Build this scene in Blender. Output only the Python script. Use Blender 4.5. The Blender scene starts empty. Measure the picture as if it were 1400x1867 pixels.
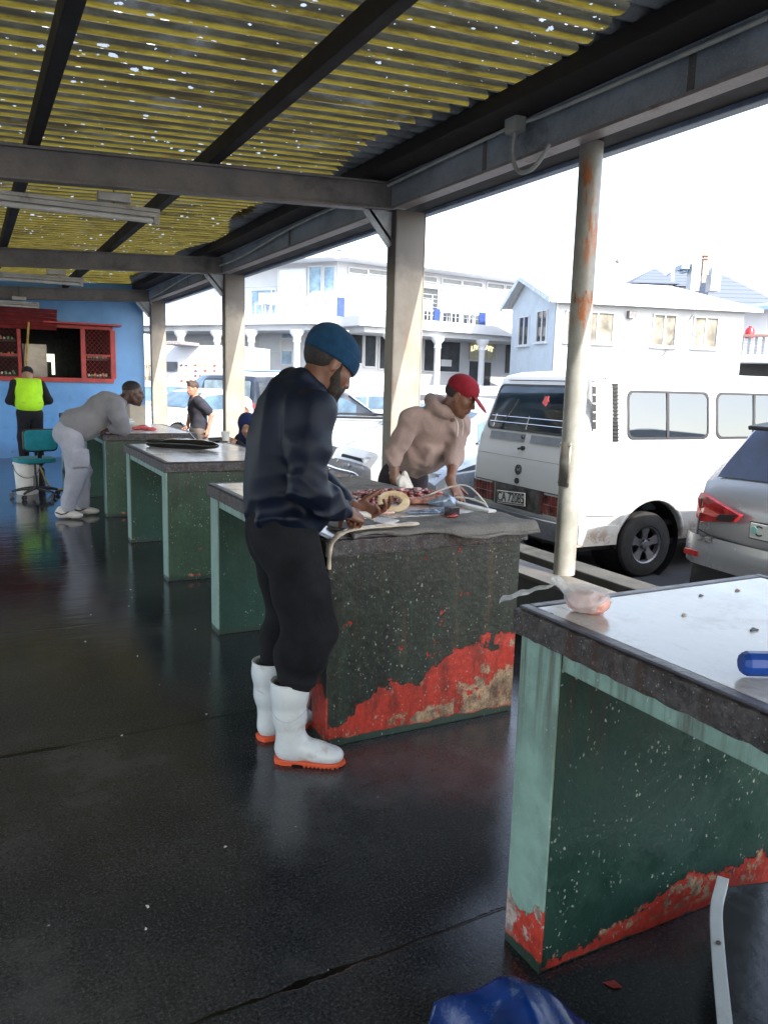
import bpy, bmesh, math, random
import numpy as np
from mathutils import Vector, Matrix
random.seed(7); rng = np.random.default_rng(7)
R = math.radians
S = bpy.context.scene
COL = S.collection
# ---------------------------------------------------------------- camera
CAMP = (1441.73, 0.163947, 0.0269467, 0.482367); CH = 1.55
def cam_axes():
    f, pi, ro, ya = CAMP
    cy, sy = math.cos(ya), math.sin(ya)
    w = Vector((sy*math.cos(pi), cy*math.cos(pi), -math.sin(pi)))
    r = Vector((cy, -sy, 0)); u = r.cross(w)
    c, s = math.cos(ro), math.sin(ro)
    return c*r+s*u, -s*r+c*u, w
CR, CU, CW = cam_axes()
cd = bpy.data.cameras.new('camera'); cam = bpy.data.objects.new('camera', cd); COL.objects.link(cam)
cd.sensor_fit = 'HORIZONTAL'; cd.sensor_width = 36; cd.lens = 36*CAMP[0]/1400
cd.clip_start = .05; cd.clip_end = 2000
cam.matrix_world = Matrix(((CR.x, CU.x, -CW.x, 0), (CR.y, CU.y, -CW.y, 0), (CR.z, CU.z, -CW.z, CH), (0, 0, 0, 1)))
S.camera = cam
S.render.resolution_x = 767; S.render.resolution_y = 1024
def sight(x, y, d):
    """surveyed point: picture bearing x,y and distance d (m) in front of the camera"""
    v = CW + (x-700)/CAMP[0]*CR - (y-933.5)/CAMP[0]*CU
    return Vector((0, 0, CH)) + d*v
# ---------------------------------------------------------------- world, sun, exposure
SUN_EL = 36; SUN_DIR = Vector((.17, -.985, 0)).normalized()
wd = bpy.data.worlds.new('World'); S.world = wd; wd.use_nodes = True
wn = wd.node_tree; bg = wn.nodes['Background']
sky = wn.nodes.new('ShaderNodeTexSky'); sky.sky_type = 'NISHITA'; sky.sun_disc = False
sky.sun_elevation = R(SUN_EL); sky.sun_rotation = math.atan2(SUN_DIR.x, SUN_DIR.y)
sky.air_density = 1.0; sky.dust_density = 1.6; sky.ozone_density = 1.0; sky.altitude = 0
hsv = wn.nodes.new('ShaderNodeHueSaturation'); hsv.inputs['Saturation'].default_value = .62; wn.links.new(sky.outputs[0], hsv.inputs['Color']); wn.links.new(hsv.outputs[0], bg.inputs[0]); bg.inputs[1].default_value = .15
sl = bpy.data.lights.new('sun', 'SUN'); so = bpy.data.objects.new('sun', sl); COL.objects.link(so)
sl.energy = 2.3; sl.angle = R(.55); sl.color = (1, .95, .88)
sd = Vector((SUN_DIR.x*math.cos(R(SUN_EL)), SUN_DIR.y*math.cos(R(SUN_EL)), math.sin(R(SUN_EL))))
so.rotation_euler = sd.to_track_quat('Z', 'Y').to_euler(); so.location = (0, -10, 20)
S.view_settings.view_transform = 'Standard'; S.view_settings.look = 'None'
S.view_settings.exposure = 2.22; S.view_settings.gamma = 1
S.render.engine = 'CYCLES'; S.cycles.max_bounces = 8
try: S.cycles.transparent_max_bounces = 12
except Exception: pass
# ---------------------------------------------------------------- object helpers
def tag(o, label=None, cat=None, group=None, kind=None):
    if label: o['label'] = label
    if cat: o['category'] = cat
    if group: o['group'] = group
    if kind: o['kind'] = kind
    return o
def empty(name, loc=(0, 0, 0), rz=0, label=None, cat=None, group=None):
    o = bpy.data.objects.new(name, None); COL.objects.link(o)
    o.location = loc; o.rotation_euler = (0, 0, rz); o.empty_display_size = .1
    return tag(o, label, cat, group)
def link_mesh(name, me, mat, parent=None):
    o = bpy.data.objects.new(name, me); COL.objects.link(o)
    if mat is not None:
        me.materials.clear()
        me.materials.append(mat)
    if parent is not None: o.parent = parent
    return o
def copy_tree(o, parent=None):
    c = o.copy(); COL.objects.link(c)
    if parent is not None: c.parent = parent
    for ch in list(o.children): copy_tree(ch, c)
    return c
def smooth_angle(me, ang=35):
    bm = bmesh.new(); bm.from_mesh(me)
    for f in bm.faces: f.smooth = True
    a = R(ang)
    for e in bm.edges:
        e.smooth = not (len(e.link_faces) == 2 and e.calc_face_angle(0) > a)
    bm.to_mesh(me); bm.free()
class MB:
    def __init__(s): s.v = []; s.f = []
    def add(s, vs, fs):
        n = len(s.v); s.v += [tuple(v) for v in vs]; s.f += [tuple(i+n for i in f) for f in fs]; return s
    def box(s, c, d, rot=None, taper=1):
        hx, hy, hz = d[0]/2, d[1]/2, d[2]/2
        vs = [Vector((x*hx*(taper if z > 0 else 1), y*hy*(taper if z > 0 else 1), z*hz)) for z in (-1, 1) for x, y in ((-1, -1), (1, -1), (1, 1), (-1, 1))]
        if rot is not None: vs = [rot @ v for v in vs]
        vs = [v+Vector(c) for v in vs]
        return s.add(vs, [(3, 2, 1, 0), (4, 5, 6, 7), (0, 1, 5, 4), (1, 2, 6, 5), (2, 3, 7, 6), (3, 0, 4, 7)])
    def span(s, x0, x1, y0, y1, z0, z1): return s.box(((x0+x1)/2, (y0+y1)/2, (z0+z1)/2), (abs(x1-x0), abs(y1-y0), abs(z1-z0)))
    def bar(s, a, b, w, h, up=(0, 0, 1)):
        a = Vector(a); b = Vector(b); d = (b-a); L = d.length; d.normalize()
        sd_ = d.cross(Vector(up)).normalized(); u = sd_.cross(d)
        vs = [p+sd_*i*w/2+u*j*h/2 for p in (a, b) for i, j in ((-1, -1), (1, -1), (1, 1), (-1, 1))]
        return s.add(vs, [(0, 1, 2, 3), (7, 6, 5, 4), (4, 5, 1, 0), (5, 6, 2, 1), (6, 7, 3, 2), (7, 4, 0, 3)])
    def tube(s, pts, r, n=10, close=False, cap=True):
        pts = [Vector(p) for p in pts]; m = len(pts)
        rs = r if isinstance(r, (list, tuple)) else [r]*m
        vs = []; prev = None
        for i, p in enumerate(pts):
            if close: t = pts[(i+1) % m]-pts[i-1]
            else: t = pts[min(i+1, m-1)]-pts[max(i-1, 0)]
            t.normalize()
            if prev is None:
                a = Vector((0, 0, 1)) if abs(t.z) < .9 else Vector((1, 0, 0)); u = t.cross(a).normalized()
            else: u = (prev-t*prev.dot(t)).normalized()
            prev = u; w = t.cross(u)
            for k in range(n):
                an = 2*math.pi*k/n; vs.append(p+(u*math.cos(an)+w*math.sin(an))*rs[i])
        fs = []
        for i in range(m if close else m-1):
            for k in range(n):
                a = i*n+k; b = i*n+(k+1) % n; c = ((i+1) % m)*n+(k+1) % n; d = ((i+1) % m)*n+k
                fs.append((a, b, c, d))
        if cap and not close: fs += [tuple(reversed(range(n))), tuple((m-1)*n+k for k in range(n))]
        return s.add(vs, fs)
    def cyl(s, a, b, r, n=20, r2=None): return s.tube([a, b], [r, r if r2 is None else r2], n)
    def lathe(s, prof, c=(0, 0, 0), n=28, axis=None):
        vs = []; c = Vector(c)
        for r, z in prof:
            for k in range(n):
                an = 2*math.pi*k/n; v = Vector((r*math.cos(an), r*math.sin(an), z))
                if axis is not None: v = axis @ v
                vs.append(v+c)
        fs = [(i*n+k, i*n+(k+1) % n, (i+1)*n+(k+1) % n, (i+1)*n+k) for i in range(len(prof)-1) for k in range(n)]
        return s.add(vs, fs)
    def prism(s, poly, a, b, fn):
        """poly: list (u,v); fn(u,v,w) -> point; w from a to b"""
        n = len(poly); vs = [fn(u, v, w) for w in (a, b) for u, v in poly]
        fs = [tuple(range(n)), tuple(reversed(range(n, 2*n)))]+[(k+n, (k+1) % n+n, (k+1) % n, k) for k in range(n)]
        return s.add(vs, fs)
    def grid(s, nu, nv, fn):
        vs = [fn(i/nu, j/nv) for i in range(nu+1) for j in range(nv+1)]
        fs = [(i*(nv+1)+j, (i+1)*(nv+1)+j, (i+1)*(nv+1)+j+1, i*(nv+1)+j+1) for i in range(nu) for j in range(nv)]
        return s.add(vs, fs)
    def mesh(s, name='m', smooth=None, bevel=0):
        me = bpy.data.meshes.new(name); me.from_pydata(s.v, [], s.f); me.update()
        bm = bmesh.new(); bm.from_mesh(me)
        bmesh.ops.recalc_face_normals(bm, faces=bm.faces[:])
        if bevel:
            ed = [e for e in bm.edges if len(e.link_faces) == 2 and e.calc_face_angle(0) > R(40)]
            bmesh.ops.bevel(bm, geom=ed, offset=bevel, segments=2, affect='EDGES', profile=.6, clamp_overlap=True)
        bm.to_mesh(me); bm.free()
        if smooth: smooth_angle(me, smooth)
        return me
    def build(s, name, mat, parent=None, smooth=None, bevel=0):
        return link_mesh(name, s.mesh(name, smooth, bevel), mat, parent)
def text_mesh(body, size, mat, name, parent, M, extrude=.002, warp=None, bold=0):
    cu = bpy.data.curves.new('t', 'FONT'); cu.body = body; cu.size = size; cu.extrude = extrude
    cu.align_x = 'CENTER'; cu.align_y = 'CENTER'; cu.offset = bold
    to = bpy.data.objects.new('t', cu); COL.objects.link(to)
    dg = bpy.context.evaluated_depsgraph_get(); me = bpy.data.meshes.new_from_object(to.evaluated_get(dg))
    bpy.data.objects.remove(to); bpy.data.curves.remove(cu)
    for v in me.vertices:
        p = v.co.copy()
        if warp: p = warp(p)
        v.co = M @ p
    return link_mesh(name, me, mat, parent)
def frame_M(o, xa, ya):
    xa = Vector(xa).normalized(); ya = Vector(ya).normalized(); za = xa.cross(ya)
    return Matrix(((xa.x, ya.x, za.x, o[0]), (xa.y, ya.y, za.y, o[1]), (xa.z, ya.z, za.z, o[2]), (0, 0, 0, 1)))
# ---------------------------------------------------------------- material helpers
class NT:
    def __init__(s, name):
        s.m = bpy.data.materials.new(name); s.m.use_nodes = True; s.t = s.m.node_tree
        s.b = s.t.nodes['Principled BSDF']; s.out = s.t.nodes['Material Output']
        tc = s.t.nodes.new('ShaderNodeTexCoord'); s.co = tc.outputs['Object']
    def n(s, typ, **kw):
        nd = s.t.nodes.new(typ)
        for k, v in kw.items(): setattr(nd, k, v)
        return nd
    def put(s, sock, v):
        if isinstance(v, bpy.types.NodeSocket): s.t.links.new(v, sock)
        elif v is not None:
            if sock.type == 'RGBA' and not hasattr(v, '__len__'): v = (v, v, v)
            sock.default_value = (*v, 1) if sock.type == 'RGBA' and len(v) == 3 else v
    def mapv(s, scale=(1, 1, 1), loc=(0, 0, 0), rot=(0, 0, 0), v=None):
        nd = s.n('ShaderNodeMapping'); s.put(nd.inputs[0], v or s.co)
        nd.inputs['Scale'].default_value = scale; nd.inputs['Location'].default_value = loc; nd.inputs['Rotation'].default_value = rot
        return nd.outputs[0]
    def noise(s, sc=5, det=4, rough=.6, v=None, dist=0):
        nd = s.n('ShaderNodeTexNoise'); s.put(nd.inputs['Vector'], v or s.co)
        nd.inputs['Scale'].default_value = sc; nd.inputs['Detail'].default_value = det
        nd.inputs['Roughness'].default_value = rough; nd.inputs['Distortion'].default_value = dist
        return nd.outputs['Fac']
    def voro(s, sc=20, v=None, out='Distance', rnd=1):
        nd = s.n('ShaderNodeTexVoronoi'); s.put(nd.inputs['Vector'], v or s.co); nd.inputs['Scale'].default_value = sc
        nd.inputs['Randomness'].default_value = rnd
        return nd.outputs[out]
    def math(s, op, a, b=None, c=None, clamp=False):
        nd = s.n('ShaderNodeMath', operation=op, use_clamp=clamp)
        for i, v in enumerate((a, b, c)):
            if v is not None: s.put(nd.inputs[i], v)
        return nd.outputs[0]
    def step(s, x, lo, hi):
        nd = s.n('ShaderNodeMapRange', interpolation_type='SMOOTHSTEP')
        s.put(nd.inputs[0], x); nd.inputs[1].default_value = lo; nd.inputs[2].default_value = hi
        return nd.outputs[0]
    def rng(s, x, lo, hi, a, b):
        nd = s.n('ShaderNodeMapRange'); s.put(nd.inputs[0], x)
        for i, q in enumerate((lo, hi, a, b)): nd.inputs[1+i].default_value = q
        return nd.outputs[0]
    def mix(s, f, a, b, mode='MIX'):
        nd = s.n('ShaderNodeMix', data_type='RGBA', blend_type=mode)
        s.put(nd.inputs[0], f); s.put(nd.inputs[6], a); s.put(nd.inputs[7], b); return nd.outputs[2]
    def xyz(s, v=None):
        nd = s.n('ShaderNodeSeparateXYZ'); s.put(nd.inputs[0], v or s.co); return nd.outputs
    def bump(s, h, strength=.3, dist=.01):
        nd = s.n('ShaderNodeBump'); nd.inputs['Strength'].default_value = strength; nd.inputs['Distance'].default_value = dist
        s.put(nd.inputs['Height'], h); s.t.links.new(nd.outputs[0], s.b.inputs['Normal']); return nd.outputs[0]
    def set(s, color=None, rough=None, metal=None, spec=None, **kw):
        if color is not None: s.put(s.b.inputs['Base Color'], color)
        if rough is not None: s.put(s.b.inputs['Roughness'], rough)
        if metal is not None: s.put(s.b.inputs['Metallic'], metal)
        if spec is not None: s.put(s.b.inputs['Specular IOR Level'], spec)
        for k, v in kw.items(): s.put(s.b.inputs[k], v)
        return s.m
MATS = {}
def simple(name, col, rough=.5, metal=0, var=.15, sc=6, bump=0, bsc=60, spec=None, dirt=None, dirtamt=.5, dsc=3, **kw):
    """plain procedural material with mottled tone, optional dirt colour and bump"""
    if name in MATS: return MATS[name]
    t = NT(name)
    lo = tuple(c*(1-var) for c in col); hi = tuple(min(1, c*(1+var)) for c in col)
    c = t.mix(t.step(t.noise(sc, 6), .3, .7), lo, hi)
    if dirt: c = t.mix(t.math('MULTIPLY', t.step(t.noise(dsc, 8, .7), .52, .72), dirtamt), c, dirt)
    r = t.rng(t.noise(sc*2.3, 3), .3, .7, max(0.01, rough*.8), min(1, rough*1.2))
    if bump: t.bump(t.noise(bsc, 4), bump, .004)
    MATS[name] = t.set(c, r, metal, spec, **kw)
    return MATS[name]
# ---------------------------------------------------------------- special materials
GREEN = (.095, .235, .185); RED = (.46, .045, .028); BEIGE = (.50, .36, .22)
def table_paint(name, base=GREEN, bcol=BEIGE, grime=.0, ha=.06, hb=.0, amp=.22, seed=0, flake=.70, beige=.5, dark=(.012, .014, .012), bottom=.03, bth=None, zb_=1.0, spots=1.0):
    t = NT(name); v = t.mapv(loc=(seed*3.1, seed*1.7, seed)); x, y, z = t.xyz()
    n1 = t.noise(2.6, 9, .62, v); n2 = t.noise(9, 8, .65, v); n3 = t.noise(40, 4, .6, v)
    c = t.mix(t.step(n2, .3, .75), tuple(q*.8 for q in base), tuple(q*1.15 for q in base))
    st = t.noise(1, 6, .7, t.mapv((22, 22, 1.3), v=v))          # vertical runs
    top = t.math('MULTIPLY', t.step(st, .45, .68), t.step(z, .45, .86))
    c = t.mix(t.math('MULTIPLY', top, .75), c, (.055, .03, .02))
    if grime:
        g = t.math('MULTIPLY', t.step(t.noise(1, 7, .7, t.mapv((9, 9, 1.0), v=v)), .28, .66), grime)
        c = t.mix(g, c, dark)
        g2 = t.math('MULTIPLY', t.step(t.noise(28, 6, .8, v), .42, .6), grime*.75); c = t.mix(g2, c, dark)
        mz = t.math('MULTIPLY', t.step(z, .55, .85), grime*.8); c = t.mix(mz, c, dark)
    if grime:
        cr = t.noise(55, 7, .8, v); c = t.mix(t.math('MULTIPLY', t.step(cr, .50, .64), .55*grime), c, (.085, .095, .065)); c = t.mix(t.math('MULTIPLY', t.step(t.noise(1, 6, .75, t.mapv((16, 16, 1.1), v=v)), .56, .66), .5*grime), c, (.09, .05, .03))
    # red primer where the green has come off
    h = t.math('ADD', t.math('MULTIPLY', x, hb), ha)
    edge = t.math('SUBTRACT', t.math('ADD', h, t.math('MULTIPLY', t.math('SUBTRACT', n1, .5), amp*2.2)), z)
    edge = t.math('ADD', edge, t.math('ADD', t.math('MULTIPLY', t.math('SUBTRACT', n2, .5), .22), t.math('MULTIPLY', t.math('SUBTRACT', t.noise(30, 5, .7, v), .5), .06)))
    peel = t.step(edge, 0, .008)
    fl = t.step(t.noise(7.3, 7, .6, t.mapv(loc=(seed+5, 2, 1))), flake, flake+.012)
    mask = t.math('MAXIMUM', peel, fl)
    redc = t.mix(t.step(n3, .3, .8), tuple(q*.75 for q in RED), tuple(q*1.25 for q in RED))
    bz = t.step(t.math('SUBTRACT', t.math('ADD', t.math('MULTIPLY', x, beige*.35), t.math('MULTIPLY', t.math('ADD', n2, t.math('MULTIPLY', t.math('SUBTRACT', t.noise(26, 7, .75, v), .5), .5)), .9)), t.math('MULTIPLY', z, zb_)), bth or (.62-beige*.22), (bth or (.62-beige*.22))+.02)
    bzc = t.mix(t.step(t.noise(18, 9, .8), .38, .62), (.13, .10, .07), bcol); bzc = t.mix(t.step(t.noise(11, 6, .7, v), .58, .62), bzc, redc)
    redc = t.mix(t.math('MULTIPLY', bz, t.step(z, .02, .05)), redc, bzc)
    c = t.mix(mask, c, redc)
    if grime:
        gm = t.math('MULTIPLY', t.math('MULTIPLY', t.step(t.noise(1, 8, .75, t.mapv((10, 10, 3), v=v)), .46, .62), mask), .75*grime); c = t.mix(gm, c, (.06, .022, .016)); c = t.mix(t.math('MULTIPLY', t.math('MULTIPLY', t.step(t.noise(14, 8, .8, v), .60, .66), mask), .8), c, (.30, .22, .15))
    bot = t.math('SUBTRACT', 1, t.step(t.math('ADD', z, t.math('MULTIPLY', t.math('SUBTRACT', n2, .5), .06)), bottom, bottom+.008))
    c = t.mix(bot, c, (.03, .055, .04))
    # fish scales and spatter
    vd = t.n('ShaderNodeVectorMath', operation='ADD'); t.put(vd.inputs[0], v); nz_ = t.n('ShaderNodeTexNoise'); nz_.inputs['Scale'].default_value = 60; t.put(nz_.inputs['Vector'], v); vs_ = t.n('ShaderNodeVectorMath', operation='SCALE'); vs_.inputs[3].default_value = .018; t.put(vs_.inputs[0], nz_.outputs['Color']); t.put(vd.inputs[1], vs_.outputs[0])
    vcol = t.xyz(t.voro(90, t.mapv((1, 1, .6), v=vd.outputs[0]), 'Color'))[0]
    vo = t.voro(90, t.mapv((1, 1, .6), v=vd.outputs[0])); sp = t.math('MULTIPLY', t.math('LESS_THAN', vo, t.math('MULTIPLY', t.math('POWER', vcol, 2.2), .34)), t.step(t.noise(5, 5, .7, v), .44, .60))
    sp = t.math('MULTIPLY', sp, spots)
    c = t.mix(t.math('MULTIPLY', sp, .7), c, (.5, .52, .46))
    hgt = t.math('ADD', t.math('MULTIPLY', mask, -.9), t.math('ADD', t.math('MULTIPLY', n3, .6), t.math('MULTIPLY', sp, .5)))
    t.bump(hgt, .8, .006)
    return t.set(c, t.rng(n2, .3, .7, .32, .6))
def slab_edge(name='slab_edge', a=(.035, .032, .035), b=(.11, .10, .10)):
    t = NT(name); n = t.noise(30, 8, .75)
    c = t.mix(t.step(n, .35, .68), a, b)
    c = t.mix(t.math('MULTIPLY', t.step(t.noise(1, 5, .7, t.mapv((14, 14, 2))), .5, .65), .6), c, (.07, .025, .015))
    c = t.mix(t.math('MULTIPLY', t.step(t.noise(75, 5, .8), .54, .66), .6), c, (.22, .21, .20)); c = t.mix(t.math('MULTIPLY', t.step(t.noise(48, 6, .8), .56, .66), .7), c, (.012, .011, .012))
    vo = t.voro(85); sp = t.math('MULTIPLY', t.math('SUBTRACT', 1, t.step(vo, .12, .2)), t.step(t.noise(9, 3), .42, .52))
    c = t.mix(t.math('MULTIPLY', sp, .75), c, (.5, .5, .46)); t.bump(t.math('ADD', t.math('MULTIPLY', n, 1.6), sp), 1, .009)
    return t.set(c, t.rng(n, .3, .7, .35, .7))
def table_top_mat(name='table_top_board', wet=.12, col=(.62, .62, .60)):
    t = NT(name); n = t.noise(5, 7, .65, t.mapv((1, .35, 1)))
    c = t.mix(t.step(n, .35, .7), tuple(q*.78 for q in col), col)
    c = t.mix(t.math('MULTIPLY', t.step(t.noise(3, 8, .75), .50, .66), .6), c, (.26, .20, .15)); c = t.mix(t.math('MULTIPLY', t.step(t.noise(1, 8, .8, t.mapv((22, 6, 1), rot=(0, 0, .5))), .60, .68), .5), c, (.10, .06, .05))
    vo = t.voro(16, t.mapv((1, .5, 1))); c = t.mix(t.math('MULTIPLY', t.math('SUBTRACT', 1, t.step(vo, .04, .09)), t.step(t.noise(4, 2), .5, .56)), c, (.10, .05, .035))
    t.bump(t.noise(60, 5), .12, .003)
    return t.set(c, t.rng(n, .3, .75, wet, wet*2.6))
def floor_mat():
    t = NT('wet_floor_concrete'); x, y, z = t.xyz()
    n1 = t.noise(.9, 7, .6); n2 = t.noise(4, 7, .7); n3 = t.noise(110, 4, .85); n4 = t.noise(38, 6, .75)
    c = t.mix(t.step(n1, .38, .64), (.019, .022, .027), (.050, .053, .055))
    c = t.mix(t.math('MULTIPLY', t.step(n4, .4, .62), .5), c, (.018, .018, .021))
    c = t.mix(t.math('MULTIPLY', t.step(n3, .52, .66), .85), c, (.105, .108, .112))
    c = t.mix(t.math('MULTIPLY', t.step(n3, .5, .30), .8), c, (.004, .004, .005))
    vo = t.voro(7); sp = t.math('MULTIPLY', t.math('SUBTRACT', 1, t.step(vo, .022, .034)), t.step(t.noise(3.2, 2), .44, .54))
    c = t.mix(t.math('MULTIPLY', sp, .55), c, (.5, .5, .46))
    yy = t.math('ADD', y, t.math('ADD', t.math('MULTIPLY', x, -.03), t.math('MULTIPLY', t.math('SUBTRACT', t.noise(3.5, 6, .7), .5), .045)))
    ph = t.math('ABSOLUTE', t.math('SUBTRACT', t.math('FRACT', t.math('DIVIDE', t.math('ADD', yy, 10-1.60+.84), 1.68)), .5))
    d = t.math('MULTIPLY', ph, 1.68)
    wv = t.math('MULTIPLY', t.step(t.noise(2.3, 5, .7), .48, .66), .016)
    j = t.math('SUBTRACT', 1, t.step(t.math('SUBTRACT', d, wv), .002, .007))
    c = t.mix(j, c, (.003, .003, .003))
    far = t.step(t.math('ADD', y, t.math('MULTIPLY', n1, 3.0)), 4.2, 8.0)
    wet = t.math('ADD', t.math('MULTIPLY', n1, 1.0), t.math('MULTIPLY', n2, .35))
    wet = t.math('SUBTRACT', wet, t.math('MULTIPLY', far, .2))
    rg = t.rng(wet, .50, .86, .035, .24)
    rg = t.math('ADD', rg, t.math('MULTIPLY', t.math('MULTIPLY', n3, .10), t.step(wet, .5, .8)))
    h = t.math('ADD', t.math('MULTIPLY', n3, .22), t.math('ADD', t.math('MULTIPLY', n4, .35), t.math('MULTIPLY', j, -3)))
    wat = t.noise(1, 3, .5, t.mapv((3, 16, 1))); h = t.math('ADD', h, t.math('MULTIPLY', t.math('MULTIPLY', wat, far), 2.0))
    c = t.mix(t.math('MULTIPLY', t.step(wet, .68, .84), .55), c, (.085, .088, .090)); dry = t.rng(wet, .40, .8, .25, 1.0); h = t.math('MULTIPLY', h, dry)
    t.bump(h, .50, .0035)
    return t.set(c, rg, spec=.5)
def roof_mat():
    m = bpy.data.materials.new('corrugated_fibreglass'); t = NT.__new__(NT); t.m = m; m.use_nodes = True; t.t = m.node_tree
    t.b = t.t.nodes['Principled BSDF']; t.out = t.t.nodes['Material Output']; t.co = t.n('ShaderNodeTexCoord').outputs['Object']
    x, y, z = t.xyz()
    ph = t.math('FRACT', t.math('DIVIDE', y, .15))
    ridge = t.math('SUBTRACT', 1, t.step(t.math('ABSOLUTE', t.math('SUBTRACT', t.math('FRACT', t.math('ADD', ph, .60)), .50)), .055, .125))
    n = t.noise(1, 6, .7, t.mapv((1.0, 5, 1))); n2 = t.noise(1, 7, .75, t.mapv((5, 40, 1)))
    yel = t.mix(t.step(n2, .3, .7), (.24, .165, .022), (.50, .37, .05)); gry = t.mix(t.step(n2, .35, .7), (.060, .054, .036), (.125, .112, .072))
    c = t.mix(ridge, gry, yel)
    c = t.mix(t.math('MULTIPLY', t.step(n, .50, .64), .8), c, (.06, .045, .025))
    c = t.mix(t.math('MULTIPLY', t.math('MULTIPLY', t.step(t.noise(2.0, 6), .56, .7), t.math('SUBTRACT', 1, ridge)), .5), c, (.26, .26, .25))
    big = t.noise(1.1, 4, .7)
    vo = t.voro(1, t.mapv((15, 44, 0))); sz = t.voro(1, t.mapv((15, 44, 0)), 'Color')
    szx = t.xyz(sz)[0]
    wob = t.math('MULTIPLY', t.math('SUBTRACT', t.noise(1, 4, .7, t.mapv((40, 90, 1))), .5), .75)
    thr = t.math('MULTIPLY', t.math('POWER', szx, 3.4), t.rng(big, .38, .62, .07, .42))
    hole = t.math('LESS_THAN', t.math('ADD', vo, wob), thr)
    tr = t.n('ShaderNodeBsdfTranslucent'); t.put(tr.inputs[0], c); df = t.n('ShaderNodeBsdfDiffuse'); t.put(df.inputs[0], t.mix(.25, c, (.06, .06, .06)))
    m1 = t.n('ShaderNodeMixShader'); t.put(m1.inputs[0], .50); t.t.links.new(df.outputs[0], m1.inputs[1]); t.t.links.new(tr.outputs[0], m1.inputs[2])
    tp = t.n('ShaderNodeBsdfTranslucent'); t.put(tp.inputs[0], (.62, .64, .66)); m2 = t.n('ShaderNodeMixShader'); t.put(m2.inputs[0], hole)
    t.t.links.new(m1.outputs[0], m2.inputs[1]); t.t.links.new(tp.outputs[0], m2.inputs[2]); t.t.links.new(m2.outputs[0], t.out.inputs[0])
    return m
def steel_mat(name, a, b, rust=.3, rough=.55, spec_sc=120):
    t = NT(name); n = t.noise(3, 7, .7); n2 = t.noise(spec_sc, 3, .8)
    c = t.mix(t.step(n, .3, .7), a, b); c = t.mix(t.math('MULTIPLY', t.step(n2, .55, .75), .5), c, tuple(min(1, q*2.2) for q in b))
    c = t.mix(t.math('MULTIPLY', t.step(t.noise(6, 9, .75), .56, .66), rust), c, (.10, .035, .012))
    c = t.mix(t.math('MULTIPLY', t.step(t.noise(1.6, 6, .7), .55, .7), .6), c, tuple(q*.3 for q in a))
    t.bump(n2, .3, .003); return t.set(c, t.rng(n, .3, .7, rough*.8, rough*1.2))
def wall_blue():
    t = NT('blue_painted_wall'); n = t.noise(1.4, 6, .6)
    c = t.mix(t.step(n, .3, .7), (.085, .26, .56), (.12, .33, .68))
    x, y, z = t.xyz()
    d = t.math('MULTIPLY', t.step(t.noise(5, 8, .75), .57, .68), t.math('SUBTRACT', 1, t.step(z, .5, 1.5)))
    c = t.mix(t.math('MULTIPLY', d, .8), c, (.09, .06, .10))
    c = t.mix(t.math('MULTIPLY', t.math('SUBTRACT', 1, t.step(z, .05, .35)), .5), c, (.05, .10, .2))
    t.bump(t.noise(35, 5), .15, .004); return t.set(c, .42)
def column_mat():
    t = NT('cream_painted_steel'); x, y, z = t.xyz(); n = t.noise(3, 7, .7)
    c = t.mix(t.step(n, .3, .7), (.21, .185, .15), (.30, .27, .225))
    c = t.mix(t.math('MULTIPLY', t.step(t.noise(1, 6, .7, t.mapv((12, 12, 1.2))), .55, .72), .6), c, (.36, .15, .07))
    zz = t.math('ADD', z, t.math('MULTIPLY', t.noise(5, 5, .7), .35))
    c = t.mix(t.math('MULTIPLY', t.step(zz, 2.45, 2.75), .9), c, (.05, .045, .045))  # shade under the eave, painted onto the column tops
    t.bump(t.noise(90, 4), .3, .003); return t.set(c, .5)
def pipe_mat():
    t = NT('weathered_white_pipe'); x, y, z = t.xyz(); n = t.noise(4, 7, .7)
    c = t.mix(t.step(n, .3, .7), (.19, .19, .165), (.30, .30, .275))
    dk = t.step(t.noise(1, 6, .7, t.mapv((9, 9, 2))), .5, .7); c = t.mix(t.math('MULTIPLY', dk, .45), c, (.16, .15, .12))
    rm = t.math('MULTIPLY', t.step(t.noise(1, 7, .7, t.mapv((11, 11, 2.5))), .54, .62), t.math('MULTIPLY', t.step(z, 1.7, 2.0), t.math('SUBTRACT', 1, t.step(z, 2.3, 2.55))))
    rz_ = t.math('MULTIPLY', t.step(z, 1.44, 1.52), t.math('SUBTRACT', 1, t.step(z, 1.64, 1.72))); rm = t.math('MAXIMUM', rm, t.math('MULTIPLY', rz_, t.step(t.noise(1, 7, .75, t.mapv((22, 22, 6))), .50, .58)))
    c = t.mix(rm, c, (.33, .11, .03)); t.bump(t.noise(60, 4), .25, .003)
    return t.set(c, .42)
def car_paint(name, col, rough=.22, metal=0, dirt=.25):
    t = NT(name); n = t.noise(2.2, 6, .7); x, y, z = t.xyz()
    c = t.mix(t.math('MULTIPLY', t.step(n, .4, .7), dirt), col, tuple(q*.72 for q in col))
    low = t.math('MULTIPLY', t.math('SUBTRACT', 1, t.step(t.math('ADD', z, t.math('MULTIPLY', n, .25)), .35, .75)), dirt*1.4)
    c = t.mix(low, c, (.22, .20, .17))
    return t.set(c, t.rng(n, .3, .7, rough, rough*1.6), metal, **{'Coat Weight': .5, 'Coat Roughness': .08})
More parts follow.
